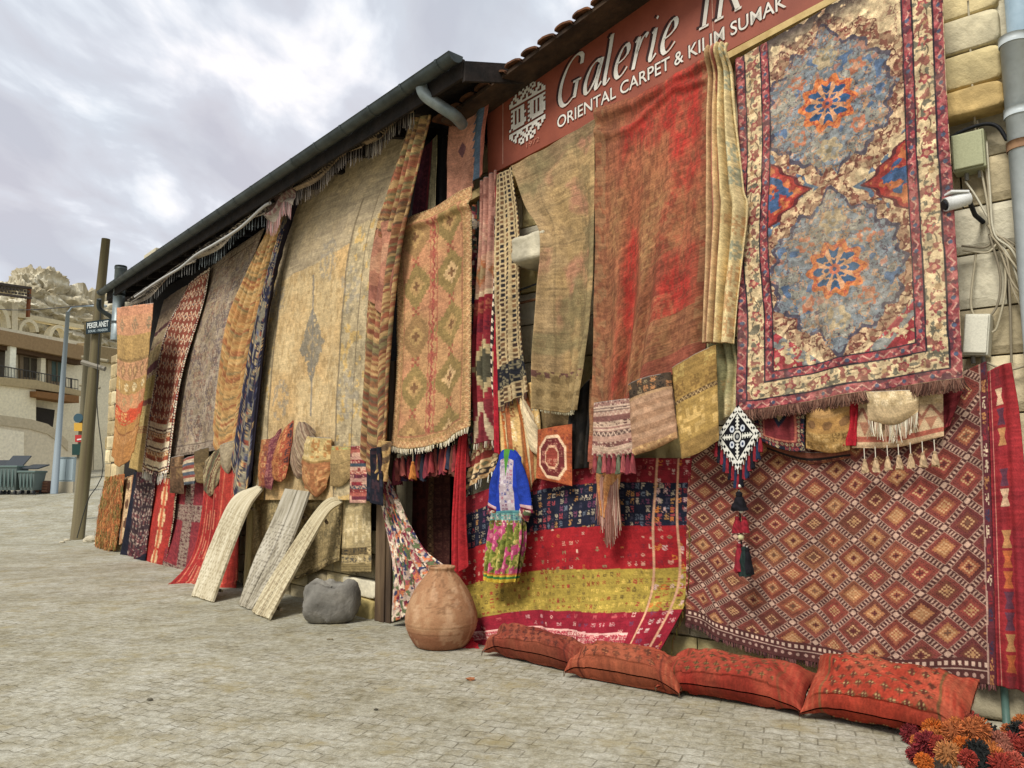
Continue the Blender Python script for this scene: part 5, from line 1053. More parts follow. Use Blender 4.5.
m = MB(); m.tube([PR.W(PR.at(388, 455, .3)), PR.W(PR.at(470, 437, .3))], .012, 6, C('#3a2a26')); m.build('rope', M_cloth('yarn', .95, .1), t)
# dark red carpet inside the doorway
PD = Plane(PR.W([0, 0, -1.0])[:2], PR.W([1, 0, -1.0])[:2])
cloth('interior_rug', 'dark red brown rug with vertical borders hanging deep inside the open doorway', 'rug', PR, -.35, [(386, 468), (386, 610)], [(452, 462), (452, 600)], P_bands([(.1, '#4a2c28', 'gly', ['#6a4438']), (.22, '#6d4432', 'gly', ['#3a2426', '#8a6a4c']), (.3, '#3c2422', 'none', []), (.7, '#5c2c28', 'gly', ['#4a2424', '#6c3a30']), (.78, '#6d5038', 'dia', ['#3a2a28', '#8a6a4c']), (1.01, '#4a2826', 'gly2', ['#5f3a32'])], 5, True), fold=('gentle', .04, 3))
# floral shawl pulled aside at the doorway
def f_floral(c, bg='#b3a096', seed=4, sc=1.8):
    img = full(c.U.shape, bg)
    for k, (s, th, col) in enumerate(((9, .62, '#a0505a'), (11, .63, '#37406a'), (13, .63, '#c07048'), (8, .66, '#7a2c40'), (15, .64, '#d9cdb8'), (12, .68, '#5a6a48'))): img = put(img, fbm(c.X * s * sc + 30 * k, c.Y * s * sc * .8, seed + k, 2) > th, col)
    return img
cloth('floral_shawl', 'white floral shawl with red and blue flowers pulled aside at the doorway post', 'shawl', PR, .30, [(380, 468), (388, 520), (396, 565), (394, 622)], [(387, 462), (404, 505), (424, 545), (452, 568)],
  lambda c: wear(c, f_floral(c), 4), T=[(380, 468), (384, 463), (387, 462)], B=[(394, 622), (404, 618), (420, 608), (452, 568)], fold=('pleat', .05, 6))
cloth('shawl_knot', 'brown and beige rug end twisted above the floral shawl at the doorway', 'rug', PR, .50, [(381, 440), (383, 462), (376, 478)], [(396, 442), (393, 462), (391, 482)], sv(['#a98c58', '#5c4a38', '#8c6a44'], 14, 4, .4), fold=('pleat', .05, 2))
# red scarf
cloth('red_scarf', 'bright red gauzy scarf hanging down at the right side of the doorway', 'scarf', PR, .26, [(464, 440), (460, 500), (456, 580)], [(471, 432), (470, 500), (473, 566)], P_bands([(1.01, '#a8232a', 'none', [])], 2), fold=('pleat', .07, 3))
# striped embroidered hanging
def f_embr(c):
    V_ = c.V + .015 * np.sin(c.U * 5) ; img = full(c.U.shape, '#7a2030')
    rowh = .085
    def gl(m, cols, cw, chh, dens, seed, img, fill=.7):
        g, r_ = glyph(c.X, c.Y, cw, chh, seed, dens, fill); return np.where((m * g > 0)[..., None], pick(r_, cols), img)
    b0 = (V_ < .10); img = put(img, b0, '#851f2c'); img = gl(b0, ['#a8525a', '#5a1c28', '#c07a6c'], .05, .05, .4, 3, img)
    b1 = (V_ >= .10) & (V_ < .30); img = put(img, b1, '#1e2338'); img = gl(b1, ['#b0a594', '#a0404a', '#a87a44', '#6a3a5c', '#98907f', '#5c6a80', '#3a3a50'], .05, .062, .8, 5, img, .74)
    b2 = (V_ >= .30) & (V_ < .495); img = put(img, b2, '#a31e26'); img = gl(b2, ['#c08878', '#b86a34', '#8c7a5a', '#d0b0a0', '#7a2430'], .07, .066, .55, 7, img, .48)
    b3 = (V_ >= .495) & (V_ < .70); img = put(img, b3, '#9c8a34'); img = gl(b3, ['#8c4a24', '#6a5a28', '#9a3a2c', '#c2a848', '#7c6a30'], .055, .062, .8, 9, img, .6)
    b4 = (V_ >= .70); img = put(img, b4, '#8c1c2e'); img = gl(b4, ['#b88488', '#b04a50', '#6a3a5a', '#c89c94'], .09, .08, .5, 11, img, .5)
    b5 = (V_ >= .81) & (V_ < .89) & (c.U < .84); img = put(img, b5, '#a43444'); img = gl(b5, ['#d8b4ac', '#c78a88'], .05, .04, .95, 13, img, .9); img = put(img, b5 & (np.abs(V_ - .815) < .006), '#d6a8a4')
    sd = (c.U > .88); img = gl(sd, ['#c8742c', '#c0a0a0', '#8a2c34'], .06, .075, .6, 15, img, .6); img = put(img, (np.abs(c.U - .88) < .004) | (np.abs(c.U - .955) < .003), '#c99a7a')
    return wear(c, img, 6, amt=.10, sp=.07)
o = cloth('embroidered_hanging', 'large cloth hanging in embroidered navy, red, mustard and crimson bands behind the blue dress', 'hanging', PR, .15, [(459, 500), (459, 560), (462, 610), (484, 652, .42)], [(694, 458), (691, 520), (690, 590), (652, 664, .38)], f_embr,
  T=[(459, 500), (530, 476), (610, 460), (694, 458)], B=[(484, 652, .42), (530, 655, .44), (590, 664, .44), (652, 664, .38)], fold=('gentle', .07, 7), fringe=(50, .05, .006, ['#7a2028', '#a03038']), wr=lambda c: .035 * np.sin(c.U * 22 + c.V * 6) * np.clip(c.V - .15, 0, 1) + .02 * np.sin(c.U * 41 + 2) * (c.V > .5) * (c.V - .5))
v, f, cc = strands(PR.W(np.array([PR.at(x, y, .17) for x, y in ((691, 500), (690, 540), (689, 580), (683, 610), (672, 640))]))[:, :], PR.n, 90, .07, .007, ['#8a7c2c', '#a3902c', '#6a5a24', '#7a2028'], 3, spread=.8); mesh_obj('side_fringe', v, f, M_cloth('yarn', .95, .1), None, o, cc, False)
cloth('embroidered_cloth', 'dark red cloth edge showing between the clay jar and the embroidered hanging', 'cloth', PR, .12, [(462, 560), (463, 600), (468, 640)], [(490, 560), (490, 600), (492, 650)], P_bands([(.4, '#8a7a2c', 'gly2', ['#6a4a24']), (1.01, '#6a1c2c', 'gly2', ['#7a2c3a', '#8c4a50'])], 3), fold=('gentle', .04, 3))
# grouped narrow drapes between the doorway kilim and the grey carpet
cloth('gathered_drape', 'multicoloured embroidered shawl beside the rail end', 'drape', PR, .12, [(474, 212), (472, 300), (471, 400), (474, 470)], [(487, 200), (489, 300), (488, 400), (490, 460)], lambda c: wear(c, f_floral(c, '#39463f', 8, 1.3), 5), fold=('pleat', .06, 3), group=DR_)
cloth('gathered_drape', 'pink and red rug hanging in a narrow twist over the embroidered shawl', 'drape', PR, .24, [(485, 184), (484, 240), (477, 330), (476, 380), (479, 445)], [(501, 172), (498, 260), (497, 330), (499, 390), (500, 440)],
   P_bands([(.30, '#a5766a', 'gly2', ['#b08a78', '#8a5a50']), (.44, '#b08a74', 'dia', ['#a86a44', '#8c7a58']), (.46, '#cbb694', 'none', []), (.6, '#8c2630', 'gly2', ['#6b2030', '#a85a44']), (.85, '#8c2a34', 'dia', ['#a89a70', '#4a4a3c']), (1.01, '#7a2a34', 'zig', ['#b8a88a'])], 4), fold=('pleat', .06, 3), group=DR_, fringe=(40, .05, .005, ['#d8ccb0', '#7a3a3a']))
cloth('gathered_drape', 'thin black and white beaded edge with crimson strip hanging left of the dotted runner', 'drape', PR, .26, [(496, 175), (497, 260), (493, 350), (494, 450)], [(502, 174), (503, 260), (500, 350), (502, 455)], P_bands([(.4, '#2d2a2c', 'dot', ['#d5ccb8']), (1.01, '#a01c2c', 'none', [])], 2, True), fold=('pleat', .03, 2), group=DR_)
def f_dots(c):
    q = .058; x = c.X % q - q / 2; y = c.Y % .05 - .025; img = full(c.U.shape, '#b5a47c'); i = np.floor(c.X / q).astype(int); j = np.floor(c.Y / .05).astype(int); m = (np.abs(x) < .017) & (np.abs(y) < .016); img = np.where(m[..., None], pick(h2(i, j, 4), ['#3a2c2a', '#5a4634', '#2a2a30', '#7a5c40']), img)
    b = (c.V > .84) & (c.V < .93); k = full(c.U.shape, '#23262f'); g, r_ = glyph(c.X, c.Y, .13, .13, 5); k = put(k, g * .8, '#8c8566'); img = np.where(b[..., None], k, img); return wear(c, img, 6)
cloth('hanging_rug', 'narrow beige runner with rows of small dark squares left of the corbel stone', 'rug', PR, .28, [(500, 176), (499, 260), (500, 340), (503, 408)], [(514, 168), (522, 230), (524, 320), (531, 392)], f_dots, fold=('gentle', .06, 4), group=GR_, fringe=(36, .05, .005, ['#6a4a3a', '#3a2c2c']))
cloth('hanging_rug', 'red and cream geometric rug end with white beaded fringe above the blue dress', 'rug', PR, .18, [(474, 425), (474, 455), (470, 490)], [(503, 410), (504, 440), (498, 470)], P_bands(rnd_bands(5, ['#8c3a34', '#cbb68c', '#6a6a50', '#b08a5a', '#3a3434'], 9), 5), fold=('gentle', .06, 4), fringe=(30, .06, .006, ['#e6dfcc', '#2a2828']), group=GR_)
cloth('hanging_rug', 'cream and orange striped kilim draped diagonally above the blue dress shoulder', 'rug', PR, .20, [(502, 405), (504, 440), (508, 480)], [(536, 382), (545, 420), (546, 470)], P_bands([((i + 1) / 11, ['#c9ab6c', '#b8652f', '#d8c694', '#a85f38', '#c0a468'][i % 5], ['none', 'gly', 'str'][i % 3], ['#8c5a34', '#d9c9a0']) for i in range(11)], 5, True), B=[(508, 480), (530, 494), (546, 470)], fold=('pleat', .06, 3), group=GR_)
bag('cream cloth bag corner sticking out beside the orange octagon bag', [(522, 395), (530, 450)], [(538, 425), (542, 458)], P_bands([(1.01, '#cfc2a0', 'none', [])], 4), group=BR_, pl=PR, off=.30)
cloth('hanging_rug', 'plain olive brown cloth folded behind the octagon bag', 'cloth', PR, .14, [(534, 400), (528, 450)], [(560, 395), (562, 450)], P_bands([(1.01, '#6f5f3f', 'gly2', ['#7a6a48'])], 4), fold=('pleat', .05, 2), group=GR_)
def f_oct(c):
    img = full(c.U.shape, '#a6532f'); x = (c.U - .5) * 2; y = (c.V - .55) * 2; d = np.maximum(np.maximum(np.abs(x) / .78, np.abs(y) / .80), (np.abs(x) + np.abs(y)) / 1.15)
    for a, b_, k in ((.86, 1.0, '#d8b898'), (.5, .86, '#6a2a2c'), (.44, .52, '#d0a888'), (0, .44, '#8a3a30')): img = put(img, (d >= a) & (d < b_), k)
    g, r_ = glyph(c.X, c.Y, .07, .07, 5, .8); img = put(img, g * (d < .8) * .6, '#c99a80'); img = put(img, g * (d > 1.05) * .5 * (d < 1.5), '#6a2a2c'); return wear(c, img, 4)
bag('orange red pile bag with a cream outlined octagon', [(538, 430), (536, 478)], [(572, 424), (572, 486)], f_oct, off=.34, amp=.04, pl=PR, group=BR_)
bag('plain tan cloth end under the grey carpet above the octagon bag', [(545, 405), (544, 428)], [(574, 405), (573, 424)], P_bands([(1.01, '#8c7752', 'none', [])], 4), off=.22, amp=.03, pl=PR, group=BR_)
cloth('dark_jacket', 'black leathery jacket hanging flat beside the pink tasselled bag', 'jacket', PR, .22, [(573, 412), (571, 440), (570, 470)], [(597, 372), (595, 420), (592, 468)], P_bands([(1.01, '#1f1d1b', 'gly2', ['#292622'])], 4), fold=('pleat', .05, 2), kind='leather')
MATS['leather'].node_tree.nodes['Principled BSDF'].inputs['Roughness'].default_value = .5
# long faded carpets
def f_greenish(c):
    img = full(c.U.shape, '#9b8560'); n = fbm(c.X * 2, c.Y * 2, 5, 5, .6); img = put(img, np.clip((n - .42) * 5, 0, .8), '#a0875a'); n = fbm(c.X * 4 + 9, c.Y * 3, 7, 4); img = put(img, np.clip((n - .52) * 6, 0, .75), '#a3705c')
    img = put(img, np.clip((fbm(c.X * 3, c.Y * 3 + 8, 9, 4) - .55) * 7, 0, .6), '#75704f')
    q = (np.abs((c.X % .34) - .17) < .01) | (np.abs((c.Y % .42) - .2) < .01); img = put(img, q * .35, '#6b5c42'); g, r_ = glyph(c.X, c.Y, .10, .12, 4, .4); img = put(img, g * .35, '#7a6446')
    b = (c.V > .86); k = full(c.U.shape, '#96835a'); k = put(k, (c.V < .885) * (fbm(c.X * 25, c.Y * 25, 4, 2) > .5), '#6a4a44'); k = put(k, np.hypot((c.X % .12) - .06, (c.Y % .14) - .07) < .035, '#7d6b47'); img = np.where(b[..., None], k, img)
    b = (c.U > .72) & (c.U < .93); n = fbm(c.X * 22, c.Y * 10, 3, 3); img = put(img, b * (n > .52) * .55, '#77694a'); return wear(c, img, 8, amt=.14, streak=.1)
cloth('hanging_rug', 'faded khaki and dusty rose carpet hanging folded right of the corbel stone', 'rug', PR, .34, [(515, 168), (530, 208), (547, 238), (546, 300), (545, 410)], [(600, 122), (600, 220), (597, 320), (585, 411)], f_greenish, fold=('gentle', .09, 4), B=[(545, 410), (565, 413), (585, 411)], fringe=(60, .02, .006, ['#b5aa88', '#9a8d6a']), group=GR_, wr=lambda c: .05 * np.sin(c.U * 6 + c.V * 2) * c.V)
cloth('hanging_rug', 'khaki carpet flap with dark blue corner beneath the khaki and rose carpet', 'rug', PR, .24, [(543, 300), (543, 402)], [(556, 300), (570, 395)], P_bands([(.5, '#8c6a50', 'none', []), (.75, '#8a7a58', 'tooth', ['#3a4450']), (1.01, '#9a8a60', 'gly', ['#6a5a44'])], 4), fold=('gentle', .03, 3), group=GR_)
def f_red(c):
    img = full(c.U.shape, '#8d5c3f'); n = fbm(c.X * 3, c.Y * 1.4, 5, 5, .6)
    w = np.exp(-((c.U - .30 - .05 * np.sin(c.V * 5)) / .09) ** 2) * (c.V > .08) + .9 * np.exp(-((c.U - .78) / .16) ** 2) * (c.V < .8) + .6 * np.exp(-((c.U - .55) / .3) ** 2) * np.exp(-((c.V - .15) / .2) ** 2)
    img = put(img, np.clip(w * 1.5 * (.45 + 1.3 * (fbm(c.X * 4, c.Y * 4, 9, 5, .65)) - .35), 0, 1), '#ab352d'); img = put(img, np.clip((n - .5) * 4, 0, .6), '#96764c')
    img = put(img, np.clip((fbm(c.X * 60, c.Y * 20, 6, 2) - .5) * 4, 0, .5), '#6c4030')
    for (u0, v0, a, b_) in ((.62, .48, .22, .12), (.58, .8, .22, .10)):
        e = np.abs(np.maximum(np.abs(c.U - u0) / a, np.abs(c.V - v0) / b_) + .3 * (np.abs(c.U - u0) / a + np.abs(c.V - v0) / b_) - 1.15); img = put(img, (e < .05) * .3, '#9a7a4e'); img = put(img, (e > .05) * (np.abs(c.U - u0) < a * .8) * (np.abs(c.V - v0) < b_ * .8) * (fbm(c.X * 30, c.Y * 30, 3, 2) > .55) * .25, '#a98d5c')
    img = put(img, ((c.U < .08) | (c.U > .93)) * (fbm(c.X * 20, c.Y * 16, 4, 2) > .5) * .5, '#8f7350'); img = put(img, (c.V > .93) * .6, '#8d4238'); return wear(c, img, 8, amt=.12, streak=.12)
cloth('hanging_rug', 'long balding red and khaki carpet, tallest one below the small sign lettering', 'rug', PR, .36, [(602, 112), (600, 200), (599, 320), (594, 462)], [(715, 57), (714, 180), (713, 270), (704, 362)], f_red, T=[(602, 112), (645, 95), (680, 76), (715, 57)], B=[(594, 462), (612, 462), (640, 400), (704, 362)], fold=('gentle', .10, 5), group=GR_,
  wr=lambda c: .05 * np.exp(-((c.V - .02) / .02) ** 2) + .03 * np.exp(-((c.V - .07 - .02 * np.sin(c.U * 7)) / .015) ** 2) + .07 * np.sin(c.U * 8 + c.V * 2) * np.clip(c.V - .1, 0, 1))
cloth('hanging_rug', 'reddish striped lower flap of the balding red carpet, behind the pink bag', 'rug', PR, .28, [(592, 380), (592, 470)], [(648, 370), (640, 440)], f_red, fold=('gentle', .05, 3), group=GR_)
cloth('gathered_drape', 'pale tan and rose rug bundled at the rail left of the medallion carpet', 'drape', PR, .38, [(718, 56), (714, 130), (713, 250), (710, 345)], [(737, 52), (741, 120), (748, 190), (752, 215), (742, 300), (738, 345)],
  P_bands([(.15, '#b89a70', 'none', []), (.24, '#a06050', 'none', []), (.34, '#bfa274', 'none', []), (.42, '#a8685a', 'none', []), (.66, '#cbb984', 'gly', ['#b8a878', '#c0a070']), (1.01, '#cfc08e', 'gly', ['#a0a58c', '#c09c6c', '#bcae80'])], 4, True), fold=('pleat', .10, 4), group=DR_, wr=lambda c: .10 * np.exp(-((c.V - .03) / .04) ** 2))
cloth('gathered_drape', 'pale green rug end hanging below the tan and rose bundle', 'drape', PR, .30, [(711, 340), (712, 380), (716, 425)], [(738, 335), (742, 370), (741, 415)], sv(['#9c9a70', '#b3ab80', '#8a8c66', '#a88f60'], 3, 5, .8), fold=('pleat', .07, 3), group=DR_)
# the big medallion carpet
def f_med(c):
    X, Z = c.S, c.Z; sx = -1
    A = PR.at(830, 106, .3); B_ = PR.at(838, 271, .3)
    cream = '#cdbc96'; img = full(c.U.shape, cream)
    f1 = fbm(c.X * 16, c.Y * 16, 3, 3); f2 = fbm(c.X * 27 + 5, c.Y * 27, 4, 3); f3 = fbm(c.X * 36, c.Y * 36, 15, 2)
    def med(img, cx, cz, flip):
        x = (c.S - cx); y = (c.Z - cz); th = np.arctan2(y * .98, x); r = np.hypot(x / .47, y / .49)
        sc = 1 + .055 * np.cos(12 * th) + .03 * np.cos(28 * th + 1) + .07 * (fbm(c.X * 6, c.Y * 6, 8, 2) - .5)
        tip = .22 * np.exp(-((np.abs(x)) / .10) ** 2) * (np.abs(y) > .4)
        q = r / sc - tip
        ring = (q > .98) & (q < 1.27); k = full(c.U.shape, '#94765f'); k = put(k, f2 > .52, '#bfa886'); k = put(k, (np.abs(f1 - .5) < .035), '#5f3a34'); k = put(k, f3 > .66, '#7a4a40'); img = np.where(ring[..., None], k, img)
        out = (q > 1.27) & (np.abs(f1 - .47) < .02) ; img = put(img, out * (fbm(c.X * 4, c.Y * 4, 22, 2) > .5) * .9, '#8a6658')
        ins = q < 1.0; k = full(c.U.shape, '#72808e'); k = put(k, np.clip((f1 - .53) * 8, 0, 1) * .6, '#94917e'); k = put(k, (np.abs(f2 - .5) < .03), '#5a5460'); k = put(k, (np.abs(f1 - .56) < .025), '#a3805f'); k = put(k, f3 > .72, '#a88a78'); k = put(k, fbm(c.X * 11, c.Y * 11, 33, 2) > .74, '#506a92'); k = put(k, (fbm(c.X * 14, c.Y * 14, 35, 2) > .78), '#a0746a')
        k = put(k, (q > .93) & (f2 > .38), '#4c4a5c')
        for ang in (38, 142, 218, 322, 90, 270): # satellite flowers
            a = math.radians(ang); px_, py_ = .27 * math.cos(a), .36 * math.sin(a); rr = np.hypot((x - px_), (y - py_)); wv = .012 * np.cos(6 * np.arctan2(y - py_, x - px_))
            big = ang in (90, 270); k = put(k, rr < (.085 if big else .06) + wv, '#a09478' if big else '#a86a52'); k = put(k, (rr < .03) , '#7a7460' if big else '#b58a70'); k = put(k, (rr < .08) & (f3 > .58), '#80878a')
        rr = np.hypot(x / .195, y / .20) / (1 + .12 * np.cos(10 * th)); k = put(k, rr < 1.0, '#c4703c'); k = put(k, (rr < 1) * (np.abs(f2 - .5) < .05), '#a3483a'); k = put(k, rr < .72, '#c2906a'); pet = (rr < .76) & ((np.cos(8 * th) > -.35) & (rr > .18) & (np.abs(rr - .42) > .035)); k = put(k, pet, '#2f5486'); k = put(k, rr < .2, '#b8604a'); k = put(k, rr < .08, '#39456a')
        return np.where(ins[..., None], k, img)
    img = put(img, (f2 > .66) * .6, '#b49678'); img = put(img, (np.abs(f1 - .55) < .012) * .7, '#9a7a64')
    img = med(img, A[0], A[1], 1); img = med(img, B_[0], B_[1], -1)
    # darker towards the top edge, broken up by noise
    img = put(img, np.clip((.07 - c.V) * 14, 0, 1) * (f1 > .38), '#3b3538')
    bw = [.065, .012, .12, .012, .055, .01]
    ds = np.minimum(np.minimum(c.X, c.W - c.X), c.H - c.Y)
    # corner triangles on the inner frame
    for (px_, py_, side) in ((912, 176, 1), (752, 205, -1)):
        a = PR.at(px_, py_, .3); edge = (c.W - c.X - sum(bw)) if side > 0 else (c.X - sum(bw)); dz = np.abs(c.Z - a[1]); q = edge / .30 + dz / .27 - .06 * np.cos(dz * 60)
        m_ = (q < 1) & (edge > 0); k = full(c.U.shape, '#99342f'); k = put(k, q < .8, '#b5683f'); k = put(k, (q < .8) * (f2 > .5), '#a03c38'); k = put(k, (q < .62) * (f1 > .52), '#3c5a8a'); k = put(k, (q > .9), '#5a2a30'); img = np.where(m_[..., None], k, img); img = put(img, (q > 1) & (q < 1.16) & (edge > 0) & (f1 > .52), '#4f6a8a')
    # lower corners
    for side in (0, 1):
        e1 = (c.W - c.X if side else c.X) - sum(bw); e2 = c.H - c.Y - sum(bw); q = e1 / .34 + e2 / .30; m_ = (q < 1) & (e1 > 0) & (e2 > 0); k = full(c.U.shape, '#7c8488'); k = put(k, q < .6, '#93333a'); k = put(k, (f1 > .55), '#a3404a'); k = put(k, f2 > .62, '#c2b08a'); img = np.where(m_[..., None], k, img)
    al = np.where(ds == (c.H - c.Y), c.X, c.Y)
    lo = 0
    cols = [('#8c4048', 'm'), ('#2e2a34', 'n'), ('#c5b48e', 'f'), ('#2e2a34', 'n'), ('#8f3a44', 'm'), ('#35303a', 'n')]
    for w, (k0, ty) in zip(bw, cols):
        m_ = (ds >= lo) & (ds < lo + w); y = ds - lo; k = full(c.U.shape, k0)
        if ty == 'm': k = put(k, np.abs(y - w * .5 - w * .28 * (tri(al / .09) - .5) * 2) < .006, '#b98a80'); k = put(k, (f3 > .62), '#5c3844'); k = put(k, (f3 < .36), '#a0585c'); k = put(k, np.hypot((al % .18) - .09, y - w / 2) < .014, '#4a5878')
        if ty == 'f':
            p = al % .26 - .13; rr = np.hypot(p, y - w * .5); a_ = np.arctan2(y - w * .5, p); k = put(k, np.abs(y - w * .5 - .03 * np.sin(al * 24)) < .005, '#6a5a48'); k = put(k, rr < .036 + .008 * np.cos(5 * a_), '#94464a'); k = put(k, rr < .018, '#b98a70'); k = put(k, np.hypot((al + .13) % .26 - .13, y - w * .35) < .022, '#a08460'); k = put(k, (f2 > .62), '#8c5a50'); k = put(k, (f2 < .33), '#6b6a5c')
        img = np.where(m_[..., None], k, img); lo += w
    img = img * (1 + .5 * (fbm(c.X * 34, c.Y * 34, 51, 2) - .5))[..., None]; return wear(c, img, 9, amt=.07, sp=.09, faded='#b3a384', fade=.3)
med = cloth('medallion_carpet', 'large cream Persian style carpet with two grey blue medallions and brown wool fringe', 'rug', PR, .34, [(738, 62), (742, 160), (738, 250), (742, 330), (741, 412)], [(941, -60), (948, 100), (956, 220), (965, 379)], f_med, B=[(741, 412), (800, 403), (870, 391), (965, 379)], fold=('gentle', .05, 4), dens=1.5, group=GR_, thick=.012,
  fringe=(1100, .07, .005, ['#6a4436', '#7c5442', '#54362c', '#8a6450'], dict(spread=.5)), wr=lambda c: .02 * np.exp(-((c.X - .02) / .02) ** 2))
# weavings under the medallion carpet
cloth('hanging_rug', 'maroon and navy prayer rug corner tucked under the medallion carpet fringe', 'rug', PR, .26, [(758, 400), (758, 425), (762, 440)], [(806, 392), (806, 430), (805, 452)], P_field(lambda c: put(put(full(c.U.shape, '#712a30'), dia(c.U - .5, c.V - .35, .3, .5) < 1, '#23283a'), dia(c.U - .5, c.V - .35, .15, .25) < 1, '#a08c68'), [(.03, '#23283a', 'gly', ['#8c3a3a', '#a89a78']), (.03, '#5a242c', 'dia', ['#9a8a6a', '#2a3048']), (.012, '#a05a4a', 'none', [])], 5), B=[(762, 440), (785, 450), (805, 452)], fold=('gentle', .05, 3), group=BR_)
bag('flat terracotta and navy bag bottom peeping below the prayer rug corner', [(765, 442), (768, 452)], [(850, 450), (852, 458)], P_bands([(.5, '#8c5240', 'none', []), (.7, '#2a2628', 'none', []), (1.01, '#6a3a34', 'gly2', ['#a8704a'])], 4), T=[(765, 442), (806, 452), (850, 450)], B=[(768, 452), (808, 464), (852, 458)], off=.17, amp=.03, pl=PR, group=BR_)
bag('golden brown embroidered bag sagging in the middle', [(806, 405), (806, 448)], [(856, 396), (850, 450)], P_bands([(.25, '#a88450', 'none', []), (.6, '#a07a42', 'dot', ['#7a5a38']), (1.01, '#a8874c', 'gly2', ['#7a6034', '#c0a268'])], 4), T=[(806, 405), (830, 408), (856, 396)], B=[(806, 448), (830, 453), (850, 450)], off=.27, amp=.09, pl=PR, group=BR_)
cloth('small_weaving', 'narrow bright red cloth strip between the golden bag and the beige tasselled bag', 'cloth', PR, .25, [(846, 400), (844, 446)], [(860, 398), (858, 446)], P_bands([(1.01, '#a81c2a', 'none', [])], 2), fold=('pleat', .04, 2), group=BR_)
o = bag('beige and salmon bag with diamond flap and a row of cream tassels', [(856, 392), (852, 448)], [(943, 390), (944, 436)], P_bands([(.08, '#b89a78', 'none', []), (.3, '#b7a27c', 'gly2', ['#a08a64', '#c9b896']), (.55, '#b09878', 'zig', ['#8c5a4a']), (.8, '#b5a080', 'tooth', ['#a07058']), (.9, '#a85c4c', 'none', []), (1.01, '#c0a886', 'none', [])], 4), B=[(852, 448), (898, 447), (944, 436)], off=.27, amp=.05, pl=PR, group=BR_)
for i, x in enumerate((864, 875, 887, 898, 910, 922, 934)):
    m = MB(); tassel_mb(m, PR.W(PR.at(x, 448 - (x - 864) * .12, .34)), .17, .022, '#b5946c', i + 3, .075, '#d8ccb4'); m.build('tassel', M_cloth('yarn', .95, .1), o)
o2 = bag('cream fringed pouch lying over the beige and salmon bag', [(866, 392), (868, 420)], [(920, 390), (918, 412)], P_bands([(.5, '#c0ae86', 'gly2', ['#a8946a', '#d6c8a4']), (1.01, '#bba882', 'none', [])], 4), B=[(868, 420), (895, 425), (918, 412)], off=.34, amp=.06, pl=PR, group=BR_)
v, f, cc = strands(o_info[o2.name][-1], PR.n, 80, .10, .004, ['#d6ccb2', '#c0ae8a', '#a8866a'], 4); mesh_obj('fringe', v, f, M_cloth('yarn', .95, .1), None, o2, cc, False)
# bags between red carpet and prayer rug
bag('pink grey banded weaving bag with red and green tassels', [(594, 403), (592, 455)], [(633, 398), (634, 452)], P_bands([((i + 1) / 11, ['#96726a', '#5f4c48', '#a8877a', '#7c5450', '#b09a88'][i % 5], ['gly2', 'str', 'zig', 'none'][i % 4], ['#c0a898', '#5a3a3c']) for i in range(11)], 5), B=[(592, 455), (612, 458), (634, 452)], off=.54, amp=.04, pl=PR, group=BR_)
o = bpy.data.objects[[k for k in o_info if k.startswith('woven_bag')][-1]]
for i in range(9):
    x = 595 + i * 4.7; m = MB(); tassel_mb(m, PR.W(PR.at(x, 452 + (i % 2), .57)), .17, .024, ['#8c3a3c', '#5a6048', '#a04a48', '#7a2c34'][i % 4], i, .012); m.build('tassel', M_cloth('yarn', .95, .1), o)
o = cloth('long_tassel_weaving', 'long pinkish brown yarn tassel with orange cloth hanging over the embroidered hanging', 'tassel', PR, .30, [(598, 458), (602, 490), (606, 515)], [(626, 458), (622, 490), (612, 520)], P_bands([(1.01, '#b07a48', 'gly2', ['#a86a3c', '#c09060'])], 4), fold=('pleat', .05, 2))
pts = np.array([PR.W(PR.at(x, y, .36)) for x, y in ((598, 468), (604, 478), (612, 486), (618, 478))]); v, f, cc = strands(pts, PR.n, 200, .38, .005, ['#a87464', '#b98a78', '#8c5a50', '#c0a088', '#9a5c44'], 3, spread=.10); mesh_obj('yarn_fringe', v, f, M_cloth('yarn', .95, .1), None, o, cc, False)
pts = np.array([PR.W(PR.at(x, y, .37)) for x, y in ((605, 505), (609, 508), (612, 505))]); v, f, cc = strands(pts, PR.n, 60, .28, .005, ['#8c5a48', '#a87464', '#7a4a3c'], 6, spread=.06); mesh_obj('yarn_fringe', v, f, M_cloth('yarn', .95, .1), None, o, cc, False)
bag('pinkish tan ribbed bag with dark open mouth', [(629, 385), (633, 456)], [(671, 372), (678, 438)], P_bands([(.22, '#4c4034', 'gly2', ['#a8764a', '#2c2824', '#8a7a5c']), (.26, '#b0906c', 'none', []), (.9, '#9c7a60', 'str', ['#ab8a70']), (1.01, '#a8845c', 'gly2', ['#b89a68', '#8c6a48'])], 5), T=[(629, 385), (650, 378), (671, 372)], B=[(633, 456), (656, 449), (678, 438)], off=.55, amp=.09, pl=PR, group=BR_)
bag('mustard double saddlebag with rows of small brown motifs', [(672, 368), (676, 410), (682, 459)], [(716, 345), (718, 400), (719, 440)], P_bands([(.38, '#96793f', 'gly2', ['#a8904f', '#7d6234']), (.42, '#5a4630', 'zig', ['#a89060']), (.84, '#9c8144', 'gly', ['#5f4a30', '#b89c5c', '#7a6038']), (1.01, '#8f7440', 'none', [])], 5), B=[(682, 459), (700, 452), (719, 440)], off=.53, amp=.05, pl=PR, group=BR_)
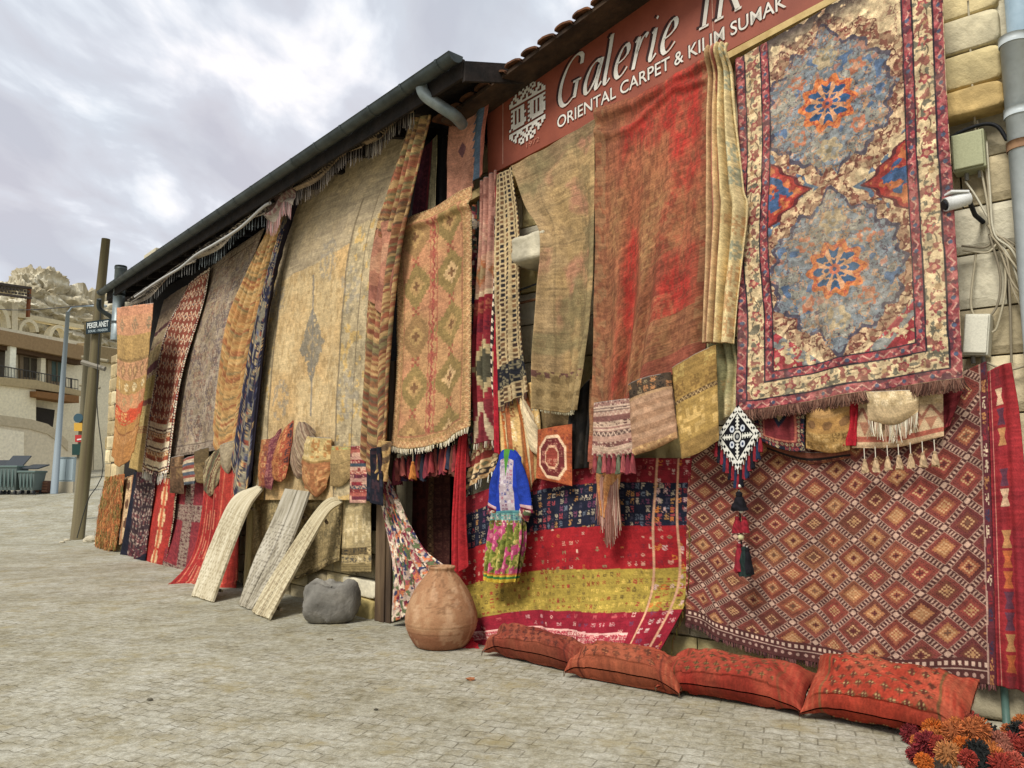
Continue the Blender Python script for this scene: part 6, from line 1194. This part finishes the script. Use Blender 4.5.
# hanging diamond ornament
t = empty('diamond_ornament', PR.W(PR.at(738, 440, .45))); tag(t, 'black and white beaded diamond ornament with tassels in front of the lattice rug', 'ornament')
def f_dorn(c):
    x = (c.U - .5) * 2; y = (c.V - .5) * 2; a = np.abs(x + y) ; b_ = np.abs(x - y); img = full(c.U.shape, '#17171c'); e = np.maximum(np.abs(x), np.abs(y)); img = put(img, (e > .80) & ((np.floor(c.X / .018) + np.floor(c.Y / .018)) % 3 > 0), '#dcd8c8'); img = put(img, (e > .74) & (e < .80), '#dcd8c8')
    r = np.hypot(x, y); img = put(img, (r < .26), '#cfcabc'); img = put(img, r < .18, '#2c2c34'); img = put(img, r < .09, '#9a9a94')
    img = put(img, ((a < .07) | (b_ < .07)) & (r > .3) & (e < .7), '#dcd8c8'); img = put(img, ((np.abs(a - .12) < .05) | (np.abs(b_ - .12) < .05)) & (np.sin(r * 40) > .3) & (r > .34) & (e < .66), '#dcd8c8')
    for px_, py_ in ((.48, 0), (-.48, 0), (0, .48), (0, -.48)): rr = np.hypot(x - px_, y - py_); img = put(img, (rr < .15), '#c9ccd0'); img = put(img, (rr < .07), '#2a3a5a')
    return np.clip(img, 0, 1)
cloth('beaded_panel', None, None, PR, .45, [(738, 405), (716, 438)], [(760, 433), (738, 470)], f_dorn, fold=('none', 0, 1), parent=t, dens=3.0, thick=.02)
yarn = M_cloth('yarn', .95, .1)
for i in range(17):
    f = i / 16; x = 716 + 44 * f; y = (438 + (470 - 438) * min(f * 2, 1)) if f < .5 else (470 - (470 - 433) * (f - .5) * 2)
    m = MB(); tassel_mb(m, PR.W(PR.at(x, y, .46)), .14 + .02 * (i % 2), .016, ['#8c1f28', '#1a1a22', '#8c1f28', '#22304a'][i % 4], i, .03, '#d8d4c8'); m.build('tassel', yarn, t)
m = MB(); m.tube([PR.W(PR.at(738, 470, .45)), PR.W(PR.at(742, 560, .45))], .006, 6, C('#2a2226')); m.tube([PR.W(PR.at(738, 405, .45)), PR.W(PR.at(738, 385, .42))], .004, 6, C('#2a2226')); m.build('cord', yarn, t)
for k, (x, y, r, col, ln) in enumerate(((739, 490, .05, '#1c1a1e', .15), (737, 515, .035, '#8c1c26', .13), (744, 515, .035, '#8c1c26', .13), (739, 542, .035, '#8c1f2a', .22), (744, 545, .042, '#22302c', .22), (747, 546, .035, '#1c1a1e', .20))):
    m = MB(); tassel_mb(m, PR.W(PR.at(x, y, .46)), ln, r, col, k + 60, .01, '#d8d4c8'); m.build('tassel', yarn, t)
for (x, y, col, r) in ((740, 486, '#d8d4c0', .014), (741, 511, '#d8d4c0', .016), (741, 537, '#c9c08a', .024), (740, 500, '#8c8a86', .010)):
    m = MB(); blob(m, PR.W(PR.at(x, y, .47)), r, C(col), 3, k=10, bump=.05); m.build('bead', yarn, t, smooth=True)
# lattice rug
def f_latt(c):
    w, h = .295, .25
    a = c.X / w + c.Y / h + .08 * (fbm(c.X * 2, c.Y * 2, 4, 2) - .5); b_ = c.X / w - c.Y / h + .08 * (fbm(c.X * 2, c.Y * 2, 5, 2) - .5); i = np.floor(a).astype(int); j = np.floor(b_).astype(int); fa = a - i - .5; fb = b_ - j - .5
    e = np.maximum(np.abs(fa), np.abs(fb)); r_ = h2(i, j, 7)
    warm = np.clip(1 - np.hypot((c.U - .45) / .5, (c.V - .6) / .5), 0, 1); base = pick(r_, ['#6a3434', '#7a3a36', '#74352f', '#803e3a', '#5f302e']); mid = pick(h2(i, j, 9), ['#8c5a3c', '#8a4a34', '#94603f', '#7d4430', '#9a6c45']); base = base * (1 - .7 * warm[..., None]) + mid * .7 * warm[..., None]
    img = base.copy()
    # ornament inside each lozenge in lozenge coordinates
    x = (fa + fb); y = (fa - fb); st = .09; d = np.abs(np.round(x / st) * st) + np.abs(np.round(y / st) * st)
    img = np.where((d < .46)[..., None], pick(h2(i, j, 19), ['#93553c', '#8a4038', '#9c6a45', '#6c3c30']), img); img = put(img, (d < .30) & (d > .19), '#b59068'); img = put(img, d < .12, pick(h2(i, j, 23), ['#5a2c2c', '#a07048', '#6a4a3a'])) if 0 else np.where((d < .12)[..., None], pick(h2(i, j, 23), ['#5a2c2c', '#a88058', '#6a4a3a']), img)
    dots = (np.sin(x * 50) * np.sin(y * 50) > .5) & (d > .46) & (d < .72) & (e < .36); img = put(img, dots * .8, '#3f2224')
    # chain of the lattice: two white threads with dashes between
    img = put(img, (e > .392) & (e < .412), '#a8887a'); img = put(img, (e > .412), '#4e2e2e')
    al = np.where(np.abs(fa) > np.abs(fb), fb, fa); img = put(img, (e > .43) & (np.abs(((al * 8) % 1) - .5) < .20) , '#b29484'); cr = (np.abs(fa) > .42) & (np.abs(fb) > .42); img = put(img, cr & (e > .44), '#b89c8c')
    # lower and side borders
    bd = c.H - c.Y; k = full(c.U.shape, '#54302f'); k = put(k, ((np.floor(c.X / .02) % 2) > 0) & (np.abs(bd - .10) < .012), '#c9b0a0'); k = put(k, np.abs(bd - .07) < .004, '#b09488'); k = put(k, (np.hypot((c.X % .05) - .025, bd - .04) < .012), '#a88a80'); img = np.where((bd < .13)[..., None], k, img)
    sd = c.W - c.X; img = put(img, (sd < .05), '#5f2a34'); img = put(img, (sd < .05) & (sd > .042), '#a88c80'); g, r2 = glyph(c.X, c.Y, .05, .09, 4); img = np.where(((sd < .035) & (g > 0))[..., None], pick(r2, ['#3a3450', '#b07a4a', '#c9b8a0', '#8c2a34']), img)
    return wear(c, img, 5, amt=.12, sp=.08)
lat = cloth('lattice_rug', 'broad maroon flatweave with a white chained diamond lattice above the cushions', 'rug', PR, .14, [(694, 440), (690, 500), (688, 560), (688, 622)], [(988, 362), (992, 480), (996, 600), (998, 684)], f_latt, T=[(694, 440), (790, 430), (900, 400), (988, 362)], B=[(688, 622), (760, 648), (860, 672), (998, 684)], fold=('gentle', .07, 6), dens=1.5, group=GR_, fringe=(400, .03, .004, ['#6a3a3c', '#4a2a30', '#8a5a50']))
def f_side(c):
    img = full(c.U.shape, '#96282e'); img = put(img, np.clip((fbm(c.X * 5, c.Y * 3, 4, 3) - .45) * 4, 0, .6), '#7c2430')
    k = (c.U > .24) & (c.U < .56); u = (c.U - .40) / .16; v = (c.Y % .13) / .13 * 2 - 1; j = np.floor(c.Y / .13).astype(int); sh = (np.abs(u) < .35 + .5 * np.abs(v)) & (np.abs(v) < .85); img = np.where((k & sh & (h2(0 * j, j, 8) < .85))[..., None], pick(h2(0 * j + 3, j, 9), ['#5a3448', '#ac5a30', '#6a2430', '#c2a688', '#4a3044', '#a87a4c', '#7a2a30', '#732430']), img)
    img = put(img, np.abs(c.U - .1) < .012, '#c0907c'); img = put(img, np.abs(c.U - .05) < .01, '#5a2030'); return wear(c, img, 5, streak=.1)
cloth('side_runner', 'red runner with a column of hourglass motifs at the right end of the lattice rug', 'rug', PR, .17, [(988, 372), (992, 480), (996, 600), (999, 684)], [(1012, 363), (1022, 430), (1030, 560), (1034, 694)], f_side, T=[(988, 372), (1000, 366), (1012, 363)], fold=('gentle', .05, 3), group=GR_)
cloth('red_cloth_corner', 'maroon red cloth corner folded between the beige tasselled bag and the lattice rug', 'cloth', PR, .2, [(940, 396), (943, 430)], [(966, 384), (950, 426)], P_bands([(1.01, '#8c3038', 'str', ['#7a2830'])], 4), fold=('gentle', .03, 2))
# ---- dress -----------------------------------------------------------------------
t = empty('embroidered_dress', PR.W(PR.at(508, 580, .42))); tag(t, 'blue dress with embroidered bib and green and pink floral skirt on a hanger', 'dress')
def f_bod(c):
    img = full(c.U.shape, '#1f3cb0'); b = (np.abs(c.U - .5) < .25) & (c.V > .14) & (c.V < .92); k = full(c.U.shape, '#bba6ac'); g, r_ = glyph(c.X, c.Y, .035, .035, 4, .8); k = k * (1 - g[..., None]) + pick(r_, ['#7a3a5a', '#c8bcb4', '#3a4a8c', '#b05a6c', '#d8cfc8']) * g[..., None]
    img = np.where(b[..., None], k, img); img = put(img, (np.abs(c.U - .5) < .12 * (1 - c.V / .42)) & (c.V < .4), '#4a8c2c'); img = put(img, c.V > .92, '#5aa0a0'); return np.clip(img, 0, 1)
cloth('bodice', None, None, PR, .36, [(500, 458), (497, 490), (496, 516)], [(521, 457), (523, 490), (524, 515)], f_bod, T=[(500, 458), (506, 450), (514, 450), (521, 457)], fold=('bag', .06, 3), back=True, parent=t, dens=3)
def f_slv(c):
    img = full(c.U.shape, '#1d3aae'); img = put(img, c.V > .88, '#c0a0a8'); img = put(img, c.V > .94, '#8c2a4a'); return wear(c, img, 3)
cloth('sleeve', None, None, PR, .36, [(501, 457), (492, 478), (488, 508)], [(503, 470), (500, 490), (497, 512)], f_slv, fold=('bag', .05, 3), back=True, parent=t, dens=3)
cloth('sleeve', None, None, PR, .38, [(517, 466), (518, 490), (521, 509)], [(519, 456), (528, 480), (533, 513)], f_slv, fold=('bag', .05, 3), back=True, parent=t, dens=3)
cloth('cuff', None, None, PR, .38, [(521, 508), (519, 518)], [(532, 511), (528, 522)], lambda c: wear(c, f_floral(c, '#cfc2bc', 5, 3), 3), fold=('bag', .05, 3), back=True, parent=t, dens=3)
cloth('cuff', None, None, PR, .36, [(489, 508), (490, 516)], [(496, 511), (495, 518)], lambda c: wear(c, f_floral(c, '#cfc2bc', 6, 3), 3), fold=('bag', .04, 3), back=True, parent=t, dens=3)
def f_skirt(c):
    img = full(c.U.shape, '#7d8a35'); n = fbm(c.X * 22, c.Y * 22, 5, 2); img = put(img, n > .55, '#5c6a28'); n = fbm(c.X * 30, c.Y * 30, 8, 2); img = put(img, n > .64, '#b9b060')
    rs = np.random.RandomState(5)
    for k in range(20): x0, y0 = rs.rand() * c.W, (.14 + .76 * rs.rand()) * c.H; r = np.hypot(c.X - x0, (c.Y - y0)) / (.05 + .02 * rs.rand()); a = np.arctan2(c.Y - y0, c.X - x0); img = put(img, r < 1 + .2 * np.cos(5 * a), '#b8457c'); img = put(img, r < .35, '#d88aa0')
    img = put(img, c.V < .10, '#6aa6a4'); g, r_ = glyph(c.X, c.Y, .03, .03, 4, .9); img = np.where(((c.V > .02) & (c.V < .16) & (g > 0))[..., None], pick(r_, ['#b0323c', '#c8a0a8', '#2c3c8c', '#d8d0c0']), img)
    img = put(img, c.V > .88, '#c0a82c'); img = put(img, (c.V > .91) & (c.V < .945), '#3a7a3c'); img = put(img, (c.V > .865) & (c.V < .885), '#c0603c'); return wear(c, img, 4)
cloth('skirt', None, None, PR, .36, [(495, 513), (490, 545), (486, 579)], [(525, 513), (525, 545), (518, 582)], f_skirt, B=[(487, 579), (500, 582), (516, 581)], fold=('pleat', .05, 5), back=True, parent=t, dens=2.5)
m = MB(); a = PR.W(PR.at(508, 440, .36)); m.tube([a, PR.W(PR.at(508, 452, .38)), PR.W(PR.at(501, 457, .38))], .006, 6, C('#a08050')); m.tube([PR.W(PR.at(508, 452, .38)), PR.W(PR.at(517, 456, .38))], .006, 6, C('#a08050')); m.build('hanger', PLANK, t)
# ---- clay jar --------------------------------------------------------------------
g = gnd(441, 651); g = g + np.array([-.02, .22, 0]); n = 72; prof = np.array([(0, 0), (.20, 0), (.255, .02), (.30, .09), (.335, .17), (.355, .27), (.345, .36), (.315, .46), (.265, .57), (.20, .67), (.150, .735), (.126, .765), (.126, .785), (.136, .80), (.134, .815), (.118, .815), (.11, .80), (.10, .74), (.2, .55)]) * [.97, .91]
pp = smooth_poly(prof, 110); th = np.arange(n) / n * 2 * math.pi; R_, Z_ = pp[:, 0][:, None], pp[:, 1][:, None]; T = th[None]
rr = R_ * (1 + .015 * (fbm(np.cos(T) * 1.5 + 4, np.sin(T) * 1.5 + Z_ * 3, 4, 3) - .5)); 
for zz in (.165, .195, .225): rr = rr + .006 * np.exp(-((Z_ - zz) / .006) ** 2)
V = np.stack([g[0] + rr * np.cos(T), g[1] + rr * np.sin(T), g[2] + Z_ + 0 * T], -1); q = fbm(T * 3 + 0 * Z_, Z_ * 9, 6, 5, .6); col = full(q.shape, '#a5734c'); col = put(col, np.clip((q - .45) * 4, 0, .8), '#b88c62'); col = put(col, np.clip((.2 - Z_) * 8 + 0 * T, 0, .55), '#8c4f34')
s_ = fbm(T * 9, Z_ * 40, 8, 4, .6); col = put(col, (s_ > .58) * (Z_ > .35) * .6 * (fbm(T * 2, Z_ * 3, 14, 3) > .48), '#7d5638'); col = put(col, (fbm(T * 5, Z_ * 6 + 4, 18, 4) > .6) * .45, '#cfa57c')
jar = mesh_obj('clay_jar', V.reshape(-1, 3), grid_faces(110, n, True), M_cloth('terracotta', .88, .35, 60), None, None, np.clip(col.reshape(-1, 3), 0, 1)); tag(jar, 'large terracotta storage jar with narrow mouth and ringed base standing by the doorway', 'jar')
cloth('fallen_scarf', 'crumpled red and white scarf end lying on the pavement right of the clay jar', 'scarf', PR, .62, [(455, 655, .70), (462, 648, .62), (474, 636, .45)], [(458, 660, .72), (475, 660, .62), (487, 652, .5)], P_bands([(.3, '#a81f2a', 'none', []), (.6, '#b02a34', 'gly2', ['#d8ccc0', '#2a2a34']), (1.01, '#a81f2a', 'none', [])], 4), fold=('pleat', .03, 3))
# ---- cushions --------------------------------------------------------------------
def cushion(label, pxs, Hc, pal, motif, tilt, seed, o_foot=.62, ears=True, band=None):
    """long kilim cushion: foot on the pavement, back against the wall. pxs: left and right end seen on the ground line"""
    a = gnd(*pxs[0]); b = gnd(*pxs[1]); sa, sb = PR.s_of(a), PR.s_of(b); oa, ob = PR.off_of(a), PR.off_of(b); ca, sa_ = math.cos(tilt), math.sin(tilt)
    nu, nv = 120, 70; U, V_ = np.meshgrid(np.linspace(-1, 1, nu), np.linspace(-1, 1, nv)); L = abs(sb - sa); tk = .15
    def skin(sg):
        f = np.clip(1 - np.abs(U) ** 4, 0, 1) ** .6 * np.clip(1 - np.abs(V_) ** 3, 0, 1) ** .6 * (.8 + .5 * fbm((U + 2) * 1.6 + seed, (V_ + 2) * 1.2, seed, 2))
        pin = 1 - .10 * (1 - np.abs(V_) ** 2) * 0 ; x = U * (1 - .05 * (1 - V_ ** 2)); y = V_ * (1 - .10 * (1 - U ** 2) * 0 + .0); y = y * (1 - .06 * (1 - np.abs(U) ** 6) * (np.abs(V_) > .8))
        w = .03 * (fbm((U + 2) * 4, (V_ + 2) * 3, seed, 3) - .5) * 2; wr = .016 * np.sin((U * 13 + V_ * 5) + seed) * (np.abs(U) > .6)
        return x, y, sg * (tk * f + .006) + (w + wr) * (.3 + f)
    out = []
    for sg in (1, -1):
        x, y, z = skin(sg); s = (sa + sb) / 2 + (sb - sa) / 2 * x; t_ = (y + 1) / 2 * Hc                      # along, up the slope
        foot = (oa + ob) / 2 + (ob - oa) / 2 * x; nrm_o, nrm_z = sa_, ca
        O = foot - .05 - t_ * ca + z * nrm_o; Z = .045 + t_ * sa_ + z * nrm_z; Z = Z + tk * .45 * np.clip(1 - t_ / Hc, 0, 1) * (1 - np.abs(U) ** 4); Z = np.maximum(Z, .008)
        out.append(PR.W(np.stack([s, Z, O], -1)))
    c = Ctx(); c.U = (U + 1) / 2; c.V = 1 - (V_ + 1) / 2; c.W = L; c.H = Hc; c.X = c.U * L; c.Y = c.V * Hc
    img = full(U.shape, pal[0]); img = put(img, np.clip((fbm(c.X * 5, c.Y * 5, seed, 4) - .45) * 3, 0, .6), pal[1])
    q = motif; i = np.floor(c.X / q).astype(int); j = np.floor(c.Y / (q * .72)).astype(int); x = (c.X + (j % 2) * q / 2) % q - q / 2; y = c.Y % (q * .72) - q * .36; d = dia(x, y, q * .72, q * .52, q / 14); cen = (np.abs(U) < .68) & (np.abs(V_) < .82)
    img = put(img, cen & (d < 1), pal[2]); img = put(img, cen & (d < .72), pal[3]); img = put(img, cen & (np.abs(x) < q * .07) & (np.abs(y) < q * .3), pal[4]); img = put(img, cen & (np.abs(y) < q * .05) & (np.abs(x) < q * .3), pal[4])
    img = put(img, (np.abs(np.abs(U) - .72) < .012), pal[2]); img = put(img, (np.abs(U) > .76) * (np.sin(c.X * 160) > .2) * .5, pal[1]); img = wear(c, img, seed, amt=.12, faded=pal[1], fade=.4)
    V = np.concatenate([out[0].reshape(-1, 3), out[1].reshape(-1, 3)]); F = np.concatenate([grid_faces(nv, nu), grid_faces(nv, nu)[:, ::-1] + nv * nu]); 
    o = mesh_obj('floor_cushion', V, F, M_cloth('cloth'), None, None, np.concatenate([img.reshape(-1, 3)] * 2)); tag(o, label, 'cushion', 'floor cushions along the foot of the wall')
    for e in (0, -1): 
        v, f, cc = strands(out[0][:, e], PR.n, 40, .035, .004, [pal[0], '#c9b68c', pal[1]], seed + e, spread=.9); mesh_obj('end_fringe', v, f, M_cloth('yarn'), None, o, cc, False)
    return o
cushion('dark red cushion with faint dotted lattice, leftmost of the four, beside the jar', [(478, 657), (578, 680)], .28, ['#7c3226', '#96523a', '#5a2620', '#8c4430', '#4a2220'], .09, .5, 3)
cushion('salmon orange cushion with small diamonds, second from the jar', [(560, 679), (676, 702)], .31, ['#8e3e2a', '#a0583c', '#6b3024', '#a86a40', '#5a3024'], .10, .45, 5)
cushion('bright red brown cushion with green diamonds, third from the jar', [(652, 696), (800, 722)], .39, ['#8c2a20', '#a04a34', '#6a3a24', '#80703f', '#4a3020'], .08, .5, 7)
cushion('nearest and longest red cushion with rows of green cream diamonds beside the pompoms', [(797, 722), (968, 760)], .52, ['#983222', '#a8563c', '#6a4a2c', '#a09060', '#5a2a20'], .085, .6, 9)
# ---- pompom garland ---------------------------------------------------------------
pc = gnd(950, 760); t = empty('pompom_garland', (pc[0], pc[1], 0)); tag(t, 'heap of orange, red and dark wool pompoms on the pavement at the near corner', 'garland')
rs = np.random.RandomState(12); pcol = ['#b8602f', '#84282c', '#a03830', '#b8743c', '#2a2c2a', '#9c4430', '#b04a38', '#c0682c', '#a03428', '#a8604a', '#c8601c']
pos = [(912, 742), (920, 752), (918, 765), (930, 742), (935, 755), (928, 768), (943, 738), (948, 750), (955, 762), (940, 772), (950, 725), (944, 731), (958, 738), (966, 748), (972, 760), (965, 770), (972, 742), (980, 755), (985, 768), (978, 775), (990, 760), (996, 772), (1000, 755), (1006, 764), (1012, 752), (1015, 770), (1020, 745), (1024, 758), (1010, 742), (1022, 735), (956, 752), (934, 764), (988, 780), (950, 782), (925, 778), (1003, 785), (970, 790), (990, 748), (1030, 770), (1034, 750)]
for k, (x, y) in enumerate(pos):
    lift = .05 + .06 * rs.rand() + (.07 if 925 < x < 985 else 0); P = gnd(x, y + 2); P[2] = 0; P = P + np.array([0, 0, lift]); r = .042 + .024 * rs.rand(); m = MB(); c0 = C(pcol[rs.randint(len(pcol))])
    nn = 260; d = rs.randn(nn, 3); d /= np.linalg.norm(d, axis=1)[:, None]; L = r * (.95 + .22 * rs.rand(nn)); e = np.cross(d, rs.randn(nn, 3)); e /= np.linalg.norm(e, axis=1)[:, None]; f_ = np.cross(d, e); w = .0028; bs = P + d * r * .3
    V = np.stack([bs + e * w, bs - e * .5 * w + f_ * w, bs - e * .5 * w - f_ * w, P + d * L[:, None] + e * w, P + d * L[:, None] - e * .5 * w + f_ * w, P + d * L[:, None] - e * .5 * w - f_ * w], 1).reshape(-1, 3)
    F = []
    for q in range(nn): b0 = q * 6; F += [(b0, b0 + 1, b0 + 4, b0 + 3), (b0 + 1, b0 + 2, b0 + 5, b0 + 4), (b0 + 2, b0, b0 + 3, b0 + 5), (b0 + 3, b0 + 4, b0 + 5)]
    m.add(V, F, np.clip(c0 * (.75 + .5 * np.repeat(rs.rand(nn, 1), 6, 0)), 0, 1)); blob(m, P, r * .75, c0 * .8, k, k=10, bump=.2); m.build('pompom', yarn, t)
m = MB(); q = np.array([gnd(x, y + 6) + [0, 0, .04] for x, y in ((915, 760), (940, 745), (955, 770), (985, 758), (1005, 772), (1030, 748))]); m.tube(smooth_poly(q, 60), .008, 6, C('#c9b49a')); m.build('cord', yarn, t)
for k, (x, y, col, a) in enumerate(((918, 745, '#d07a24', .5), (925, 750, '#c8702c', .9), (940, 758, '#b0302a', 2.1), (975, 752, '#a02c30', 2.8), (962, 735, '#8c1f2a', .2))):   # loose tassels lying flat
    P = gnd(x, y + 10) + [0, 0, .10]; n_ = 40; v = []; m = MB()
    for i in range(n_): 
        d_ = np.array([math.cos(a + .5 * (rs.rand() - .5)), -math.sin(a + .5 * (rs.rand() - .5)) * .6, -.25 + .3 * rs.rand()]) * (.12 + .04 * rs.rand()); m.tube([P, P + d_ * .5 + [0, 0, .012], P + d_], .003, 3, np.clip(C(col) * (.8 + .4 * rs.rand()), 0, 1))
    m.build('tassel', yarn, t)
# ================================================================== FITTINGS ON THE STONE WALL
def vpipe(label, px_, off, r, z0, z1, mat, cat='pipe', collars=(), name='downpipe', parent=None):
    s = PR.at(*px_, off)[0]; m = MB(); m.tube([PR.W([s, z0, off]), PR.W([s, z1, off])], r, 20); o = m.build(name, mat, parent, smooth=True)
    if label: tag(o, label, cat)
    for zc, cm in collars: m = MB(); m.tube([PR.W([s, zc, off]), PR.W([s, zc + .06, off])], r * 1.12, 20); m.build('collar', cm, o, smooth=True)
    return o
PVC = M_solid('grey_pvc', '#b9bfbe', '#a4abaa', .45, 4, .1, spec=.4); RUST = M_solid('rusty_strap', '#8a6a4c', '#6a4c38', .8, 9, .2)
zc = lambda y: PR.at(1016, y, .12)[1]
o = vpipe('large grey white drainpipe with rusty strap at the right edge of the stone wall', (1021, 130), .12, .082, 1.0, zc(36), PVC, 'drainpipe', [(zc(118), PVC), (zc(152), RUST), (zc(45), PVC)])
vpipe(None, (1017.5, 10), .12, .07, zc(36), 7.2, M_solid('blue_pipe', '#93a5ae', '#7c8f99', .4, 4, .1), name='upper_pipe', parent=o)
m = MB(); s_ = PR.at(1006, 715, .12)[0]; m.tube([PR.W([s_, 0, .12]), PR.W([s_, .42, .12])], .022, 12); o = m.build('green_pipe', M_solid('green_paint', '#4f6a5f', '#3f564e', .5, 6, .1), smooth=True); tag(o, 'thin green pipe stub rising from the pavement beneath the red runner', 'pipe')
def jbox(label, cx, cy, w, h, col, tilt=0, seed=1):
    a = PR.at(cx, cy, .1); m = MB(); ct, st_ = math.cos(tilt), math.sin(tilt)
    def corner(u, v, o): return PR.W([a[0] + u * ct - v * st_, a[1] + u * st_ + v * ct, o])
    f = [corner(u, v, .13) for u, v in ((-w, -h), (w, -h), (w, h), (-w, h))]; b = [corner(u, v, .0) for u, v in ((-w, -h), (w, -h), (w, h), (-w, h))]; m.hexa(f + b, C(col)); o = m.build('junction_box', M_cloth('painted_box', .5, .08), bevel=.008); tag(o, label, 'junction box')
    m = MB(); f = [corner(u, v, .15) for u, v in ((-w * .9, -h * .9), (w * .9, -h * .9), (w * .9, h * .9), (-w * .9, h * .9))]; b = [corner(u, v, .125) for u, v in ((-w * .9, -h * .9), (w * .9, -h * .9), (w * .9, h * .9), (-w * .9, h * .9))]; m.hexa(f + b, np.clip(C(col) * 1.06, 0, 1)); m.build('lid', M_cloth('painted_box', .5, .08), o, bevel=.006)
    for q in (-.5, .3): m = MB(); p0 = corner(w * q, -h, .06); m.tube([p0, p0 - [0, 0, .05]], .014, 8, C('#8c8a80')); m.build('gland', M_cloth('painted_box'), o)
    return o
jbox('olive beige square junction box above the security camera', 969, 152, .10, .135, '#a3a47c')
jbox('cream white junction box tilted on the wall below the security camera', 977, 335, .075, .14, '#cfcab4', .12)
t = empty('security_camera', PR.W(PR.at(962, 205, .2))); tag(t, 'white bullet security camera pointing left beside the medallion carpet edge', 'camera')
a, b_ = PR.W(PR.at(945, 205, .42)), PR.W(PR.at(968, 198, .32)); m = MB(); m.tube([a, a * .5 + b_ * .5, b_], [.045, .048, .045], 16, C('#dcdcd6')); m.build('housing', M_cloth('painted_box'), t, smooth=True)
m = MB(); m.tube([a + (a - b_) * .08, a], [.03, .036], 14, C('#1c1d22')); m.build('lens', M_cloth('painted_box'), t)
m = MB(); m.box(a * .5 + b_ * .5 + [0, 0, .055], (.12, .10, .012), None, C('#e6e6e0')); m.build('sun_shield', M_cloth('painted_box'), t)
m = MB(); m.tube([b_, PR.W(PR.at(975, 215, .2)), PR.W(PR.at(983, 222, .0))], .016, 8, C('#2a2b2e')); m.build('bracket', M_cloth('painted_box'), t, smooth=True)
rs = np.random.RandomState(21); ctr = 0
lab = ['loose beige cable bundle running down the stone wall left of the drainpipe', 'black curved cable between the medallion carpet and the drainpipe above the olive box']
t = empty('cable_bundle', PR.W(PR.at(1000, 300, .1))); tag(t, lab[0], 'cables')
paths = [[(968, 0), (972, 80), (976, 140), (985, 200), (992, 235), (1010, 260), (1030, 290)], [(975, 120), (985, 180), (990, 225), (1005, 240), (1030, 262)], [(984, 140), (988, 190), (992, 232), (1012, 250), (1032, 300)], [(960, 245), (985, 246), (1000, 235), (1030, 255)], [(962, 248), (985, 251), (1002, 243), (1034, 285)], [(990, 232), (1003, 255), (1013, 290), (1034, 330)], [(996, 236), (1012, 262), (1022, 300), (1036, 350)],
  [(988, 232), (1000, 275), (995, 305), (984, 320), (978, 322)], [(1002, 250), (1003, 290), (996, 325), (990, 330)], [(985, 222), (996, 240), (1010, 280), (1034, 305)], [(965, 180), (975, 195), (985, 215), (997, 235)], [(1007, 262), (1008, 310), (1009, 362)], [(975, 250), (970, 300), (975, 318)], [(985, 362), (1005, 368), (1034, 362)]]
for k, P in enumerate(paths):
    q = np.array([PR.W(PR.at(x + rs.rand() * 3, y + rs.rand() * 3, .05 + .03 * rs.rand())) for x, y in P]); m = MB(); m.tube(smooth_poly(q, 50), .0075, 6, C(['#b9ac8c', '#a89a7c', '#c9c0a4', '#8c8068'][k % 4])); m.build('cable', M_cloth('painted_box'), t, smooth=True)
q = np.array([PR.W(PR.at(x, y, .10)) for x, y in ((950, 138), (965, 130), (985, 124), (998, 127), (1007, 140))]); m = MB(); m.tube(smooth_poly(q, 40), .013, 8, C('#1e1f22')); o = m.build('black_cable', M_cloth('painted_box'), smooth=True); tag(o, lab[1], 'cable')
q = np.array([PR.W(PR.at(x, y, .04)) for x, y in ((520, 300), (533, 292), (550, 284))])
t = empty('wall_bar', PR.W(PR.at(535, 295, .05))); tag(t, 'rusty iron bar and grey cable fixed on the yellow blocks below the corbel stone', 'bar')
m = MB(); m.tube([PR.W(PR.at(520, 303, .1)), PR.W(PR.at(550, 296, .1))], .014, 7, C('#8a5a3a')); m.build('bar', M_cloth('painted_box'), t); m = MB(); m.tube([PR.W(PR.at(520, 290, .1)), PR.W(PR.at(550, 279, .1))], .01, 7, C('#4a4f54')); m.build('cable', M_cloth('painted_box'), t)
# small litter on the paving
for k, (x, y, col, r, lb) in enumerate(((471, 680, '#a8643a', .022, 'dry orange brown leaf lying on the paving below the first cushion'), (330, 640, '#8c8064', .02, 'tiny brown pebble on the paving in front of the hollow stone'), (376, 538 + 172, '#4c4638', .012, 'small dark pebble on the paving in the middle foreground'), (150, 700, '#57503f', .014, 'small dark pebble on the paving in the left foreground'))):
    P = gnd(x, y); m = MB(); blob(m, P + [0, 0, r * .4], r, C(col), k, 1.6, 1, .5, 8, .4); o = m.build('leaf' if k == 0 else 'pebble', M_stone); tag(o, lb, 'leaf' if k == 0 else 'pebble')
